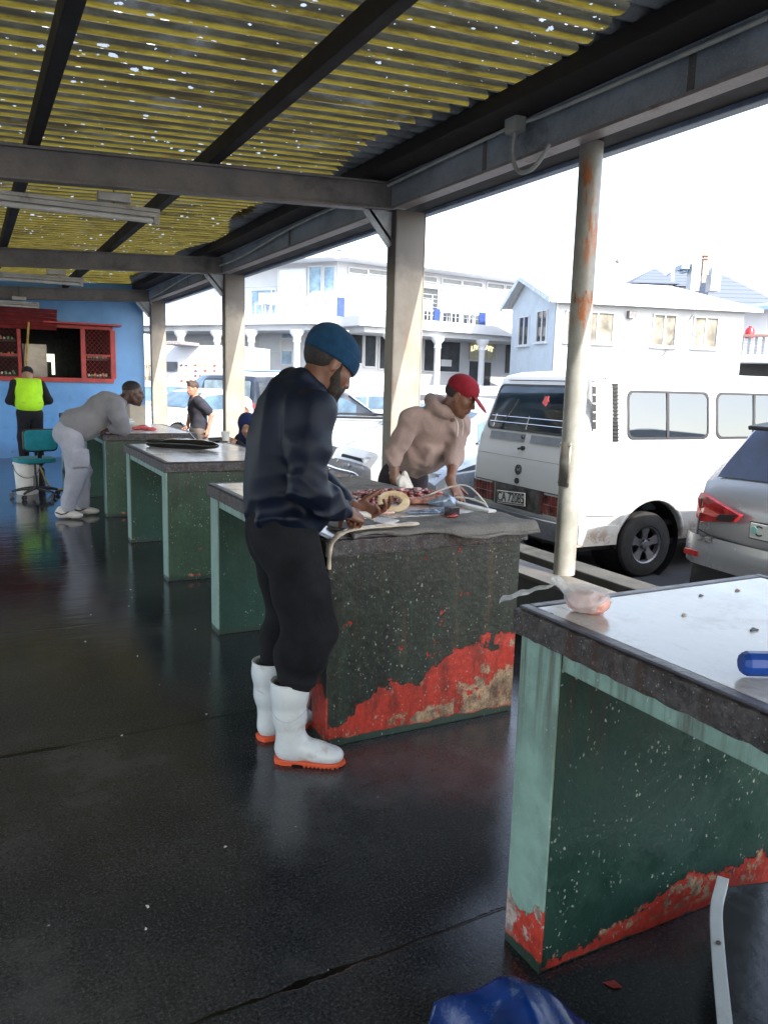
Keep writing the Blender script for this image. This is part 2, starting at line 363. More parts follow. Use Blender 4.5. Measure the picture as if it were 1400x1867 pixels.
def van_paint():
    t = NT('worn_white_van_paint'); n = t.noise(2.2, 6, .7); x, y, z = t.xyz()
    c = t.mix(t.math('MULTIPLY', t.step(n, .4, .7), .3), (.50, .505, .495), (.40, .405, .395))
    lowz = t.math('SUBTRACT', 1, t.step(z, .42, .62))
    ru = t.math('MULTIPLY', t.step(t.noise(7, 9, .75), .50, .60), lowz); c = t.mix(t.math('MULTIPLY', ru, .85), c, (.17, .09, .045))
    c = t.mix(t.math('MULTIPLY', lowz, .4), c, (.30, .27, .22))
    # scrapes over the rear wheel arch
    ax = t.math('SUBTRACT', 1, t.step(t.math('ABSOLUTE', t.math('SUBTRACT', x, 1.52)), .18, .42)); az = t.math('SUBTRACT', 1, t.step(t.math('ABSOLUTE', t.math('SUBTRACT', z, .80)), .03, .18))
    sc = t.step(t.noise(1, 6, .8, t.mapv((7, 4, 45), rot=(0, .35, 0))), .60, .66)
    c = t.mix(t.math('MULTIPLY', t.math('MULTIPLY', ax, az), t.math('MULTIPLY', sc, .85)), c, (.05, .04, .035))
    return t.set(c, t.rng(n, .3, .7, .28, .4), **{'Coat Weight': .3, 'Coat Roughness': .1})
def fabric(name, col, var=.3, rough=.85, weave=260, sc=5, wr=(6, 6, 3), wrs=.5, sheen=.2, stain=None, dist=.012):
    t = NT(name); n = t.noise(sc, 6, .65)
    c = t.mix(t.step(n, .3, .72), tuple(q*(1-var) for q in col), tuple(min(1, q*(1+var)) for q in col))
    if stain: c = t.mix(t.math('MULTIPLY', t.step(t.noise(4.5, 8, .7), .56, .7), .6), c, stain)
    w = t.noise(1, 4, .6, t.mapv(tuple(q*2.1 for q in wr), rot=(.7, .5, .9)), dist=2.2); w = t.math('POWER', w, 2.0)
    h = t.math('ADD', t.math('MULTIPLY', w, .8), t.math('MULTIPLY', t.noise(weave, 2), .14))
    t.bump(h, wrs, dist); return t.set(c, rough, spec=.15, **{'Sheen Weight': sheen*.4})
def skin(name, col):
    t = NT(name); n = t.noise(22, 5, .6)
    c = t.mix(t.step(n, .3, .7), tuple(q*.82 for q in col), tuple(q*1.15 for q in col))
    c = t.mix(t.math('MULTIPLY', t.step(t.noise(7, 4), .5, .7), .25), c, (col[0]*1.2, col[1]*.8, col[2]*.75))
    t.bump(t.noise(260, 3), .15, .0015)
    return t.set(c, t.rng(n, .3, .7, .38, .5), **{'Subsurface Weight': .08, 'Subsurface Radius': (.02, .008, .004), 'Subsurface Scale': .3})
def glass_mat(name, col=(.05, .07, .08), rough=.03, alpha=1):
    t = NT(name)
    return t.set(t.mix(t.step(t.noise(2.5, 4), .35, .7), tuple(q*.7 for q in col), tuple(q*1.3 for q in col)), rough, spec=.5, Alpha=alpha)
def see_through(name, tint=(.75, .88, .95), a=.35):
    t = NT(name); gl = t.n('ShaderNodeBsdfGlossy'); gl.inputs['Roughness'].default_value = .02; t.put(gl.inputs[0], (1, 1, 1))
    tp = t.n('ShaderNodeBsdfTranslucent'); t.put(tp.inputs[0], (.62, .64, .66)); t.put(tp.inputs[0], tint)
    fr = t.n('ShaderNodeFresnel'); fr.inputs[0].default_value = 1.5
    f = t.math('ADD', fr.outputs[0], a, clamp=True)
    mx = t.n('ShaderNodeMixShader'); t.put(mx.inputs[0], f); t.t.links.new(tp.outputs[0], mx.inputs[1]); t.t.links.new(gl.outputs[0], mx.inputs[2]); t.t.links.new(mx.outputs[0], t.out.inputs[0])
    return t.m
M_BLACK = simple('black_plastic', (.012, .012, .013), .4, var=.3)
M_RUBBER = simple('tyre_rubber', (.018, .018, .018), .75, var=.3, bump=.4, bsc=90)
M_CHROME = simple('chrome_metal', (.6, .6, .62), .15, 1, var=.1)
M_DARKGLASS = glass_mat('dark_car_glass', (.03, .04, .05), .06)
M_BLUEGLASS = glass_mat('sky_tinted_glass', (.07, .12, .17), .06)
M_WHITEPLASTIC = simple('white_plastic', (.62, .62, .60), .4, var=.1, dirt=(.3, .26, .2), dirtamt=.4)
M_WHITEWALL = simple('white_plaster', (.50, .515, .54), .7, var=.04, sc=1.5, bump=.1, bsc=20, dirt=(.55, .54, .52), dirtamt=.35, dsc=.8)
M_RED = simple('red_painted_timber', (.36, .03, .03), .45, var=.25, bump=.2)
M_EDGE = slab_edge(); M_TOP = table_top_mat()
# ================================================================= ground
fb = MB().add([(-4.2, -7, 0), (2.985, -7, 0), (2.985, 15.9, 0), (-4.2, 15.9, 0), (-4.2, -7, -.35), (2.985, -7, -.35), (2.985, 15.9, -.35), (-4.2, 15.9, -.35)],
              [(0, 1, 2, 3), (0, 4, 5, 1), (1, 5, 6, 2), (2, 6, 7, 3), (3, 7, 4, 0)])
tag(fb.build('floor', floor_mat()), kind='structure')
def asphalt():
    t = NT('asphalt'); n = t.noise(1.1, 6, .65); n2 = t.noise(130, 3, .8)
    c = t.mix(t.step(n, .35, .68), (.028, .030, .035), (.05, .05, .055)); c = t.mix(t.math('MULTIPLY', t.step(n2, .5, .72), .6), c, (.12, .12, .12))
    t.bump(n2, .5, .004); return t.set(c, t.rng(n, .3, .7, .5, .9))
g = MB().add([(-700, -700, -.3), (900, -700, -.3), (900, 1200, -.3), (-700, 1200, -.3)], [(0, 1, 2, 3)])
tag(g.build('car_park', asphalt()), kind='structure')
def conc(name, a=(.16, .15, .13), b=(.30, .28, .25), rough=.6):
    t = NT(name); n = t.noise(4, 8, .7); n2 = t.noise(60, 5, .75)
    c = t.mix(t.step(n, .3, .7), a, b); c = t.mix(t.math('MULTIPLY', t.step(n2, .52, .7), .5), c, tuple(q*.35 for q in a))
    t.bump(n2, .5, .004); return t.set(c, t.rng(n, .3, .7, rough*.6, rough*1.2))
lw = empty('low_wall', (3.1, 5, 0), 0, 'low concrete wall with a pale smooth top running along the open side of the shelter', 'wall')
MB().span(-.11, .10, -12, 11, -.33, .375).build('wall_base', conc('dark_concrete', (.035, .033, .03), (.08, .075, .068)), lw)
MB().span(-.125, .115, -12, 11, .3755, .40).build('coping', conc('pale_coping', (.085, .075, .06), (.15, .13, .105), .45), lw, bevel=.004)
kw_ = empty('kerb_wall', (4.3, 5, -.3), 0, 'rough mossy concrete kerb wall behind the white pipe, in front of the parked van', 'kerb')
MB().span(-.12, .12, -12, 6, -.02, .42).build('kerb_block', conc('mossy_concrete', (.025, .026, .022), (.085, .083, .075), .8), kw_, bevel=.012)
# ================================================================= shelter
sh = empty('market_shelter', (0, 0, 0), 0, 'open sided market shelter with grey steel frame and dirty yellow corrugated sheet roof', 'shelter')
M_GALV = steel_mat('galvanised_steel', (.23, .265, .31), (.40, .45, .52), .3)
M_BEAM = steel_mat('grey_painted_beam', (.10, .098, .105), (.20, .19, .19), .35)
M_DARKT = steel_mat('blackened_timber', (.007, .007, .009), (.018, .017, .02), .15, .8)
M_FLANGE = steel_mat('pale_flange', (.20, .17, .17), (.34, .31, .31), .5)
M_GUTTER = steel_mat('blue_grey_gutter', (.10, .14, .20), (.24, .31, .42), .4)
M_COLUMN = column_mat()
EY = [-3.73, 1.07, 5.87, 10.65, 15.5]
slope = .047
zb = lambda x: 2.91-slope*(3.2-x)
for Y in EY:
    b = MB()
    for (y0, y1, h0, h1) in ((-.012, .012, .0, .20), (-.05, .05, .185, .20), (-.05, .05, -.012, .006)):
        a_, b_ = -4.0, 3.06
        b.add([(a_, Y+y0, zb(a_)+h0), (b_, Y+y0, zb(b_)+h0), (b_, Y+y1, zb(b_)+h0), (a_, Y+y1, zb(a_)+h0), (a_, Y+y0, zb(a_)+h1), (b_, Y+y0, zb(b_)+h1), (b_, Y+y1, zb(b_)+h1), (a_, Y+y1, zb(a_)+h1)],
              [(3, 2, 1, 0), (4, 5, 6, 7), (0, 1, 5, 4), (1, 2, 6, 5), (2, 3, 7, 6), (3, 0, 4, 7)])
    b.build('cross_beam', M_BEAM, sh, bevel=.003)
    c = MB(); z0 = .40 if Y > -9 else 0
    c.span(3.085, 3.335, Y-.075, Y-.068, z0, 2.9).span(3.075, 3.083, Y-.077, Y+.07, z0, 2.9).span(3.337, 3.345, Y-.077, Y+.07, z0, 2.9)
    c.span(3.083, 3.337, Y-.066, Y-.06, z0, 2.86).span(3.04, 3.38, Y-.12, Y+.12, .401, .415)
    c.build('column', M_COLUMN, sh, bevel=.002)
    k = MB(); k.bar((2.84, Y, 2.885), (3.07, Y, 2.63), .07, .012, (0, 1, 0)); k.prism([(2.86, 2.885), (3.07, 2.885), (3.07, 2.65)], Y-.006, Y+.006, lambda u, v, w: (u, w, v))
    k.build('knee_brace', M_GALV, sh)
    MB().span(-3.9, -3.75, Y-.06, Y+.06, 0, zb(-3.8)).build('column', M_COLUMN, sh)
for X in (-3.1, -1.9, -.72, .45, 1.62):
    n = 46; bb = MB()
    bb.span(X-.038, X+.038, -6.5, 15.72, zb(X)+.202, zb(X)+.315)
    bb.build('purlin', M_DARKT, sh, bevel=.006)
MB().span(2.80, 3.036, -6.5, 15.72, 3.122, 3.215).build('purlin', M_DARKT, sh, bevel=.006)
eb = MB(); eb.span(3.085, 3.097, -6.5, 15.72, 2.925, 3.13).span(3.04, 3.085, -6.5, 15.72, 3.118, 3.13)
eb.build('eave_beam', M_GALV, sh, bevel=.002)
MB().span(3.05, 3.16, -6.5, 15.72, 2.905, 2.924).build('beam_flange', M_FLANGE, sh, bevel=.002)
MB().span(3.162, 3.37, -6.5, 15.72, 2.925, 3.17).build('eave_board', M_DARKT, sh, bevel=.004)
gt = MB(); gt.span(3.372, 3.45, -6.5, 15.72, 2.90, 3.14); gt.build('gutter', M_GUTTER, sh, bevel=.01)
for Y in (.3, 2.9, 4.6, 8.2, 12.6): MB().span(3.079, 3.0848, Y-.02, Y+.02, 2.93, 3.117).build('splice_plate', M_BEAM, sh)
# roof sheets, real corrugation
nx, per = 12, 10; pitch = .15; ys = np.arange(-6.5, 15.75, pitch/per)
vs = []; xs = np.linspace(-4.2, 3.5, nx+1)
for x in xs:
    for y in ys:
        ph = (y/pitch) % 1.0
        w = .5-.5*math.cos(2*math.pi*ph); w = w*w*(3-2*w)
        vs.append((x, y, zb(x)+.325+.042*w))
m = len(ys); fs = [(i*m+j, (i+1)*m+j, (i+1)*m+j+1, i*m+j+1) for i in range(nx) for j in range(m-1)]
r_ = MB().add(vs, fs).build('roof_sheet', roof_mat(), sh, smooth=60)
# grey plain flashing at the eave ends of the sheets
vs2 = []; xs2 = (2.68, 3.0)
for x in xs2:
    for y in ys:
        ph = (y/pitch) % 1.0; w = .5-.5*math.cos(2*math.pi*ph); w = w*w*(3-2*w); 
        vs2.append((x+(.12*math.sin(y*2.1)+.05*math.sin(y*41) if x < 2.9 else 0), y, zb(x)+.3195+.042*w))
MB().add(vs2, [(j, m+j, m+j+1, j+1) for j in range(m-1)]).build('sheet_end', steel_mat('salt_stained_sheet', (.07, .085, .10), (.26, .30, .34), .2, .7), sh, smooth=60)
# conduit + junction box
cx = 3.055
pts = []
for y in np.linspace(-1, 15.3, 60):
    z = 3.102-.012*max(0, y-4.2)+.006*math.sin(y*1.7)-(.012 if y < 4.1 else 0)
    if y > 6: z += .03*math.sin((y-6)*1.2)
    pts.append((cx-.03, y, z))
cond = empty('electrical_conduit', (0, 0, 0), 0, 'thin pale grey electrical conduit running along the inside of the eave beam', 'conduit')
MB().tube(pts, .012, 8).build('conduit_pipe', simple('pale_conduit', (.46, .49, .47), .5, var=.2), cond, smooth=60)
jb = empty('junction_box', (2.985, 4.14, 3.115), 0, 'square grey junction box with a drooping cable loop under the eave beam', 'junction box')
MB().box((0, 0, 0), (.07, .12, .15)).build('box_body', simple('grey_junction_plastic', (.30, .32, .31), .5, var=.2), jb, bevel=.008)
MB().box((-.038, 0, 0), (.006, .11, .14)).build('box_lid', simple('grey_junction_lid', (.36, .38, .37), .5, var=.2), jb, bevel=.003)
lp = [(0, -.0, -.07), (-.0, .01, -.13), (-.0, .01, -.20), (0, -.02, -.27), (.0, -.08, -.315), (.01, -.16, -.315), (.03, -.22, -.27), (.06, -.26, -.19)]
def smoothpath(P, n=6):
    P = [Vector(p) for p in P]; out = []
    for i in range(len(P)-1):
        p0 = P[max(i-1, 0)]; p1 = P[i]; p2 = P[i+1]; p3 = P[min(i+2, len(P)-1)]
        for k in range(n):
            t = k/n; out.append(.5*((2*p1)+(p2-p0)*t+(2*p0-5*p1+4*p2-p3)*t*t+(3*p1-p0-3*p2+p3)*t**3))
    return out+[P[-1]]
MB().tube(smoothpath(lp), .013, 8).build('cable_loop', simple('grey_flex', (.33, .35, .36), .5, var=.2), jb, smooth=60)
# fluorescent fittings
def lamp(Y, label, x1=1.29):
    z = zb(.8)-.12
    L = empty('fluorescent_light', (0, Y, z), 0, label, 'light', 'fluorescent fittings under the shelter roof')
    m_ = simple('lamp_housing', (.42, .42, .40), .5, var=.15, dirt=(.08, .05, .03), dirtamt=.7, dsc=8)
    MB().span(x1-2.2, x1, -.055, .055, .03, .055).span(x1-2.2, x1, -.03, .03, .0, .031).build('housing', m_, L, bevel=.004)
    MB().cyl((x1-2.15, 0, -.022), (x1-.04, 0, -.022), .019, 14).build('tube', simple('dead_tube', (.55, .55, .53), .3, var=.08), L, smooth=60)
    for x in (x1-.02, x1-2.18): MB().span(x-.02, x+.02, -.03, .03, -.045, 0).build('tube_holder', m_, L, bevel=.003)
    MB().span(x1-.42, x1-.20, -.04, .04, .075, .135).build('ballast_box', simple('ballast_white', (.5, .5, .48), .5), L, bevel=.006)
    MB().cyl((x1-.31, 0, .05), (x1-.31, 0, .32), .004, 6).build('hanger', M_BLACK, L)
    return L
lamp(6.12, 'long grey fluorescent fitting behind the nearest cross beam')
lamp(10.95, 'fluorescent fitting behind the second cross beam, smaller in view', 1.35)
lamp(15.25, 'farthest fluorescent fitting just in front of the blue wall', 1.15)
# round pipe on the low wall
pp = empty('steel_pipe_post', (3.22, 3.72, .40), 0, 'round off white steel pipe post with rust stains standing on the low wall', 'post')
pm = pipe_mat()
MB().tube([(0, 0, 0), (0, 0, 1.2), (0, 0, 2.52)], .066, 40).build('pipe', pm, pp, smooth=40)
pl = MB(); pl.grid(8, 1, lambda u, v: (.0685*math.cos(R(150+75*u)), .0685*math.sin(R(150+75*u)), .55+.27*v))
o = pl.build('metal_plate', simple('zinc_plate', (.20, .19, .17), .4, .6, var=.3), pp, smooth=40); 
sm = o.modifiers.new('t', 'SOLIDIFY'); sm.thickness = .004; sm.offset = 1
bolts = MB()
for a in (155, 220):
    for z in (.57, .80): bolts.cyl((.07*math.cos(R(a)), .07*math.sin(R(a)), z), (.077*math.cos(R(a)), .077*math.sin(R(a)), z), .006, 8)
bolts.build('bolt', M_CHROME, pp)
def wrap(p):
    a = R(242)+p.x/.067; r = .0668
    return Vector((r*math.cos(a), r*math.sin(a), 1.66+p.y))
text_mesh('TAL', .10, simple('rust_lettering', (.42, .14, .035), .7, var=.4, sc=40), 'rust_mark', pp, Matrix.Identity(4), .0004, lambda p: wrap(p))
# ================================================================= fish cleaning tables
def table(name_label, Y0, L, mats, rep_group='concrete fish cleaning tables', far_mat=None, near_mat=None, hdr=None, edge_mat=None, W=.97, h=.905, top=M_TOP):
    t = empty('cleaning_table', (1.27, Y0, 0), 0, name_label, 'table', rep_group)
    T = .15; zt = h-.068
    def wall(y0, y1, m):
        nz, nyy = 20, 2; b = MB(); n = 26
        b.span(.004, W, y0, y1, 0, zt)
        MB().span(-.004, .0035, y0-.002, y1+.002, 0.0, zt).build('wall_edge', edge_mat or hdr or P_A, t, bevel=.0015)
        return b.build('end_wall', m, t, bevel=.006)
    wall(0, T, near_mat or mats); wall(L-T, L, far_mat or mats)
    hb_ = MB(); hb_.span(.006, .11, T, L-T, zt-.052, zt); hb_.build('header', hdr or mats, t, bevel=.004)
    MB().span(W-.11, W-.006, T, L-T, zt-.052, zt).build('header', mats, t, bevel=.004)
    sb = MB(); nY = 40
    # slab with chipped outer edge
    def edge(i): return .004*random.random()
    sb.span(-.022, W+.022, -.022, L+.022, zt+.0005, h); me = sb.mesh('slab', bevel=.007)
    bm = bmesh.new(); bm.from_mesh(me); bmesh.ops.subdivide_edges(bm, edges=[e for e in bm.edges if e.calc_length() > .3], cuts=60, use_grid_fill=True)
    for v in bm.verts:
        if abs(v.co.x-W/2) > W/2 or v.co.y < 0 or v.co.y > L:
            q = math.sin(v.co.y*57)*math.sin(v.co.x*31+v.co.y*113+v.co.z*20)
            v.co.x -= .003*q*(1 if v.co.x > W/2 else -1); v.co.z += .002*math.sin(v.co.y*83+v.co.x*67)
    bm.to_mesh(me); bm.free(); link_mesh('slab', me, M_EDGE, t)
    MB().span(.022, W-.022, .022, L-.022, h+.0005, h+.0075).build('top_board', top, t, bevel=.002)
    rim = MB()
    for (x0, x1, y0, y1) in ((-.012, .018, -.01, L+.01), (W-.018, W+.012, -.01, L+.01), (.018, W-.018, -.01, .018), (.018, W-.018, L-.018, L+.01)): rim.span(x0, x1, y0, y1, h+.0008, h+.0095)
    rim.build('rim', simple('dark_rim', (.03, .025, .035), .4, var=.4, bump=.6, bsc=70), t, bevel=.003)
    return t
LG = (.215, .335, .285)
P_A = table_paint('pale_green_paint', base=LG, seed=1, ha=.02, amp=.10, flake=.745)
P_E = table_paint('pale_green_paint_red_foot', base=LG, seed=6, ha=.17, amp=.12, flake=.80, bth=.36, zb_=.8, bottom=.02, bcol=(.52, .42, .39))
P_K = table_paint('shaded_green_paint', base=(.022, .075, .055), seed=2, ha=.0, amp=.18, grime=.2, flake=.74)  # green paint of the broad and inner walls, darkened to carry their shade
P_K1 = table_paint('shaded_green_paint_near', base=(.013, .044, .033), seed=4, ha=.060, hb=.05, amp=.08, flake=.70, bth=.405, beige=.1, zb_=1.3, bottom=.0, bcol=(.42, .30, .19))  # nearest table: shade of the recess put into an even darker green
P_B = table_paint('stained_green_paint', base=(.05, .11, .065), seed=5, ha=.0, amp=.18, grime=.35, flake=.72)
P_2 = table_paint('grimy_green_paint', base=(.028, .052, .037), grime=.85, seed=3, ha=.10, hb=.34, amp=.24, flake=.66, beige=1.0, bth=.555, spots=.8)
P_2E = table_paint('grimy_red_edge_paint', base=(.02, .028, .024), grime=1.0, seed=8, ha=.20, amp=.40, flake=.62, beige=.1, bth=.47, zb_=.7)
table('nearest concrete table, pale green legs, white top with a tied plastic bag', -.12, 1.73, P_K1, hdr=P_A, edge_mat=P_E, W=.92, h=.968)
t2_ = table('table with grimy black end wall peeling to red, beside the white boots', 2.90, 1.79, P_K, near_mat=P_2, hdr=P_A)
for c_ in t2_.children:
    if c_.name.startswith('wall_edge') and min(v.co.y for v in c_.data.vertices) < .05: c_.data.materials.clear(); c_.data.materials.append(P_2E)
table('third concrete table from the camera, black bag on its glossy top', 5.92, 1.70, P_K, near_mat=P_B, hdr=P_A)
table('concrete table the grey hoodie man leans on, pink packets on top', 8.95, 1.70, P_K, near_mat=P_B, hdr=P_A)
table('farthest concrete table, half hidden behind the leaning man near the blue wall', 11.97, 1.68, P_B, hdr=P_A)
# ================================================================= blue kiosk
kz = 3.2
kb = empty('blue_kiosk', (0, 15.75, 0), 0, 'bright blue kiosk with a red framed serving hatch at the far end of the shelter', 'kiosk')
wb = MB(); wm = wall_blue()
X0, X1, Z0, Z1 = -1.6, 2.43, 1.44, 2.36
wb.span(-4.2, 3.0, 0, .15, 0, Z0).span(-4.2, X0, 0, .15, Z0, Z1).span(X1, 3.0, 0, .15, Z0, Z1).span(-4.2, 3.0, 0, .15, Z1, kz)
wb.build('wall', wm, kb)
MB().span(2.85, 3.0, .1501, 4, 0, kz).span(-4.2, -4.05, .1501, 4, 0, kz).span(-4.05, 2.85, 3.85, 4, 0, kz).build('wall', wm, kb)
MB().span(-4.2, 3.02, -.02, 4.02, kz+.001, kz+.06).build('roof', M_BEAM, kb)
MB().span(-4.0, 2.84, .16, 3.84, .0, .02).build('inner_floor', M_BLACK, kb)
M_IN = simple('interior_shade', (.012, .014, .018), .8)  # black lining added so the blue kiosk inside reads as deep shade
MB().span(-4.0, 2.84, 3.80, 3.84, .02, kz).build('shade_liner', M_IN, kb); MB().span(2.80, 2.84, .16, 3.79, .02, kz).build('shade_liner', M_IN, kb); MB().span(-4.0, 2.79, .16, 3.79, kz-.06, kz-.02).build('shade_liner_top', M_IN, kb)
fr = MB()
for (a, b2, c2, d2) in ((X0, X1, Z0-.06, Z0+.02), (X0, X1, Z1-.01, Z1+.05), (X1-.05, X1+.04, Z0+.021, Z1-.011), (1.86, 1.94, Z0+.021, Z1-.011), (.80, .86, Z0+.021, Z1-.011)):
    fr.span(a, b2, -.05, .04, c2, d2)
fr.build('hatch_frame', M_RED, kb, bevel=.004)
MB().span(1.94, X1-.05, -.03, .0, 1.86, 1.90).span(-1.5, .80, -.03, 0, 1.82, 1.86).build('cage_rail', M_RED, kb)
MB().span(1.22, X1+.12, -.30, -.0, 2.415, 2.445).build('hatch_canopy', M_RED, kb, bevel=.004)
sb_ = MB()
for i in range(5):
    z0 = 2.33+i*.07; sb_.box((.0, -.12-.055*i, z0), (2.9, .012, .075), Matrix.Rotation(R(35), 3, 'X'))
sb_.build('lifted_shutter', simple('dark_red_shutter', (.19, .022, .022), .5, var=.3), kb)
def mesh_guard(x0, x1):
    g_ = MB(); stp = .05
    x = x0-1.0
    while x < x1+1.0:
        for sgn in (1, -1):
            a = Vector((x, -.035, Z0)); b = Vector((x+sgn*(Z1-Z0)*.9, -.035, Z1)); 
            t0, t1 = 0, 1; dx = b.x-a.x
            ta, tb = sorted(((x0-a.x)/dx, (x1-a.x)/dx)); t0 = max(t0, ta); t1 = min(t1, tb)
            if t1 > t0: g_.bar(a.lerp(b, t0), a.lerp(b, t1), .006, .004)
        x += stp*1.6
    return g_
mesh_guard(1.94, X1-.05).build('mesh_guard', M_RED, kb); mesh_guard(.2, .80).build('mesh_guard', simple('dark_red_mesh', (.16, .02, .02), .5), kb)
MB().span(.90, 1.30, .25, .9, 1.2, 2.05).build('dark_cabinet', simple('dark_glass_cabinet', (.03, .035, .04), .1, var=.4), kb)
gl = MB(); gl.prism([(1.45, 1.5), (1.52, 1.5), (1.52, 1.78), (1.66, 1.78), (1.66, 1.5), (1.72, 1.5), (1.72, 1.95), (1.45, 1.95)], 3.5, 3.55, lambda u, v, w: (u, w, v))
em = NT('far_window_light'); em.set((.7, .7, .5), .5, **{'Emission Color': (.75, .8, .55, 1), 'Emission Strength': .6}); gl.build('lit_window', em.m, kb)
# packets on shelf behind the mesh
sw = MB().span(1.94, X1-.05, .06, .5, 1.80, 1.82).span(1.94, X1-.05, .06, .5, 1.47, 1.485).span(-1.4, .8, .06, .5, 1.47, 1.485).span(-1.4, .8, .06, .5, 1.80, 1.82).span(-1.4, .8, .06, .5, 2.08, 2.10)
sw.build('shelf', M_BLACK, kb)
pk = [simple('packet_white', (.6, .6, .62), .3), simple('packet_orange', (.6, .28, .1), .4), simple('packet_green', (.15, .4, .2), .4), simple('packet_tan', (.5, .38, .25), .4)]
for (x0, x1, n, lab) in ((1.98, 2.34, 7, 'small coloured packet on the right hatch shelf behind red mesh'), (.25, .76, 8, 'small pale packet on the left hatch shelf behind dark mesh')):
    for zz in ((1.49, 1.825) if x0 > 1 else (1.49, 1.825, 2.105)):
        for i in range(n):
            x = x0+(x1-x0)*(i+.5)/n; w_ = .04; hh = random.uniform(.03, .075)
            p_ = MB(); p_.box((0, 0, hh/2), (w_, .05, hh), Matrix.Rotation(random.uniform(-.5, .5), 3, 'Y'), .8)
            o = p_.build('packet', random.choice(pk), None, bevel=.006); o.location = (x, 15.75+.12, zz+.008); tag(o, lab, 'packet', 'packets on the hatch shelves')
br = empty('broom_stick', (.93, 15.62, 1.46), 0, 'thin yellow wooden stick propping up the red shutter', 'stick')
MB().cyl((-.03, 0, 0), (.06, -.12, .95), .02, 10).build('stick', simple('yellow_wood', (.40, .27, .06), .6, var=.3), br, smooth=60)
# ================================================================= buildings across the car park
class Facade:
    """vertical wall plane through two surveyed ground bearings; u along it, z up, w outwards (towards the camera side)"""
    def __init__(s, xa, da, xb, db):
        a = sight(xa, 700, da); b = sight(xb, 700, db); s.a = Vector((a.x, a.y, 0)); d = Vector((b.x-a.x, b.y-a.y, 0)); s.L = d.length; s.d = d.normalized()
        s.n = Vector((s.d.y, -s.d.x, 0))
        if s.n.dot(-s.a) < 0: s.n = -s.n
    def uz(s, px, py, w=0):
        v = sight(px, py, 1)-Vector((0, 0, CH)); o = Vector((0, 0, CH))-s.a-s.n*w
        t = -o.dot(s.n)/v.dot(s.n); p = o+v*t
        return p.dot(s.d), p.z
    def P(s, u, z, w=0): return s.a+s.d*u+s.n*w+Vector((0, 0, z))
    def box(s, b, u0, u1, z0, z1, w0, w1):
        vs = [s.P(u, z, w) for w in (w0, w1) for u, z in ((u0, z0), (u1, z0), (u1, z1), (u0, z1))]
        b.add(vs, [(0, 1, 2, 3), (7, 6, 5, 4), (0, 4, 5, 1), (1, 5, 6, 2), (2, 6, 7, 3), (3, 7, 4, 0)]); return b
    def rect(s, b, x0, y0, x1, y1, w0, w1):
        u0, z1 = s.uz(x0, y0, w1); u1, z0 = s.uz(x1, y1, w1); return s.box(b, min(u0, u1), max(u0, u1), z0, z1, w0, w1)
M_TRIM = simple('white_trim', (.55, .565, .59), .55, var=.03)
M_WIN = glass_mat('dark_window_glass', (.035, .04, .045), .06)
M_WINB = glass_mat('blue_window_glass', (.22, .34, .46), .08)
M_CURT = simple('net_curtain', (.17, .155, .125), .8, var=.45, sc=2.2)
M_ROOFB = simple('blue_grey_roof_sheet', (.17, .25, .36), .45, var=.15)
M_NAVY = simple('navy_panel', (.02, .05, .20), .5, var=.2)
def window(F, parent, x0, y0, x1, y1, glass=None, fr=.05, bars=0, mid=None, sill=False):
    u0, z1 = F.uz(x0, y0); u1, z0 = F.uz(x1, y1); b = MB(); f = fr
    F.box(b, u0-f, u1+f, z1, z1+f, 0, .06); F.box(b, u0-f, u1+f, z0-f, z0, 0, .06); F.box(b, u0-f, u0, z0, z1, 0, .06); F.box(b, u1, u1+f, z0, z1, 0, .06)
    for i in range(bars):
        uc = u0+(u1-u0)*(i+1)/(bars+1); F.box(b, uc-.03, uc+.03, z0, z1, 0.001, .05)
    if mid: zc = z0+(z1-z0)*mid; F.box(b, u0+.001, u1-.001, zc-.025, zc+.025, 0.001, .047)
    if sill: F.box(b, u0-.12, u1+.12, z0-f-.06, z0-f-.001, 0, .14)
    w = b.build('window', M_TRIM, parent)
    F.box(MB(), u0, u1, z0, z1, .002, .02).build('pane', glass or M_WIN, w)
    return w
rs = empty('restaurant_building', (0, 0, 0), 0, 'large white two storey restaurant with balconies, columns and a pale blue roof', 'building')
FR = Facade(612, 30, 985, 36.1); FL = Facade(280, 34.3, 612, 30)
for F, x0, x1, ya, yb in ((FR, 612, 985, 590, 590), (FL, 280, 612, 590, 590)):
    u0, u1 = 0, F.L
    zc = F.uz(x0 if F is FR else x1, 592)[1]; ze = F.uz(620 if F is FR else 612, 476)[1]
    b = MB(); F.box(b, u0, u1, -.3, ze, -9, 0); b.build('wall', M_WHITEWALL, rs)
    b = MB(); F.box(b, u0-(.4 if F is FR else 0), u1+(.0 if F is FR else .4), zc-.12, zc+.24, .005, 2.2); F.box(b, u0, u1, zc-.32, zc-.121, .005, 1.9)
    b.build('balcony_slab', M_WHITEWALL, rs)
    b = MB(); F.box(b, u0-.3, u1+.3, ze+.002, ze+.26, -9.5, 1.0); b.build('eave', M_TRIM, rs)
    b = MB(); pts = [(u0-.3, ze+.262, 1.0), (u1+.3, ze+.262, 1.0), (u1+.3, ze+.75, -5), (u0-.3, ze+1.0, -5)]
    top = [F.P(u, z, w) for u, z, w in pts]; bot = [F.P(u, ze+.261, w) for u, z, w in pts]
    b.add(top+bot, [(0, 1, 2, 3), (0, 3, 7, 4), (1, 5, 6, 2), (2, 6, 7, 3)]); b.build('roof', M_ROOFB, rs)
    F.zc = zc; F.ze = ze
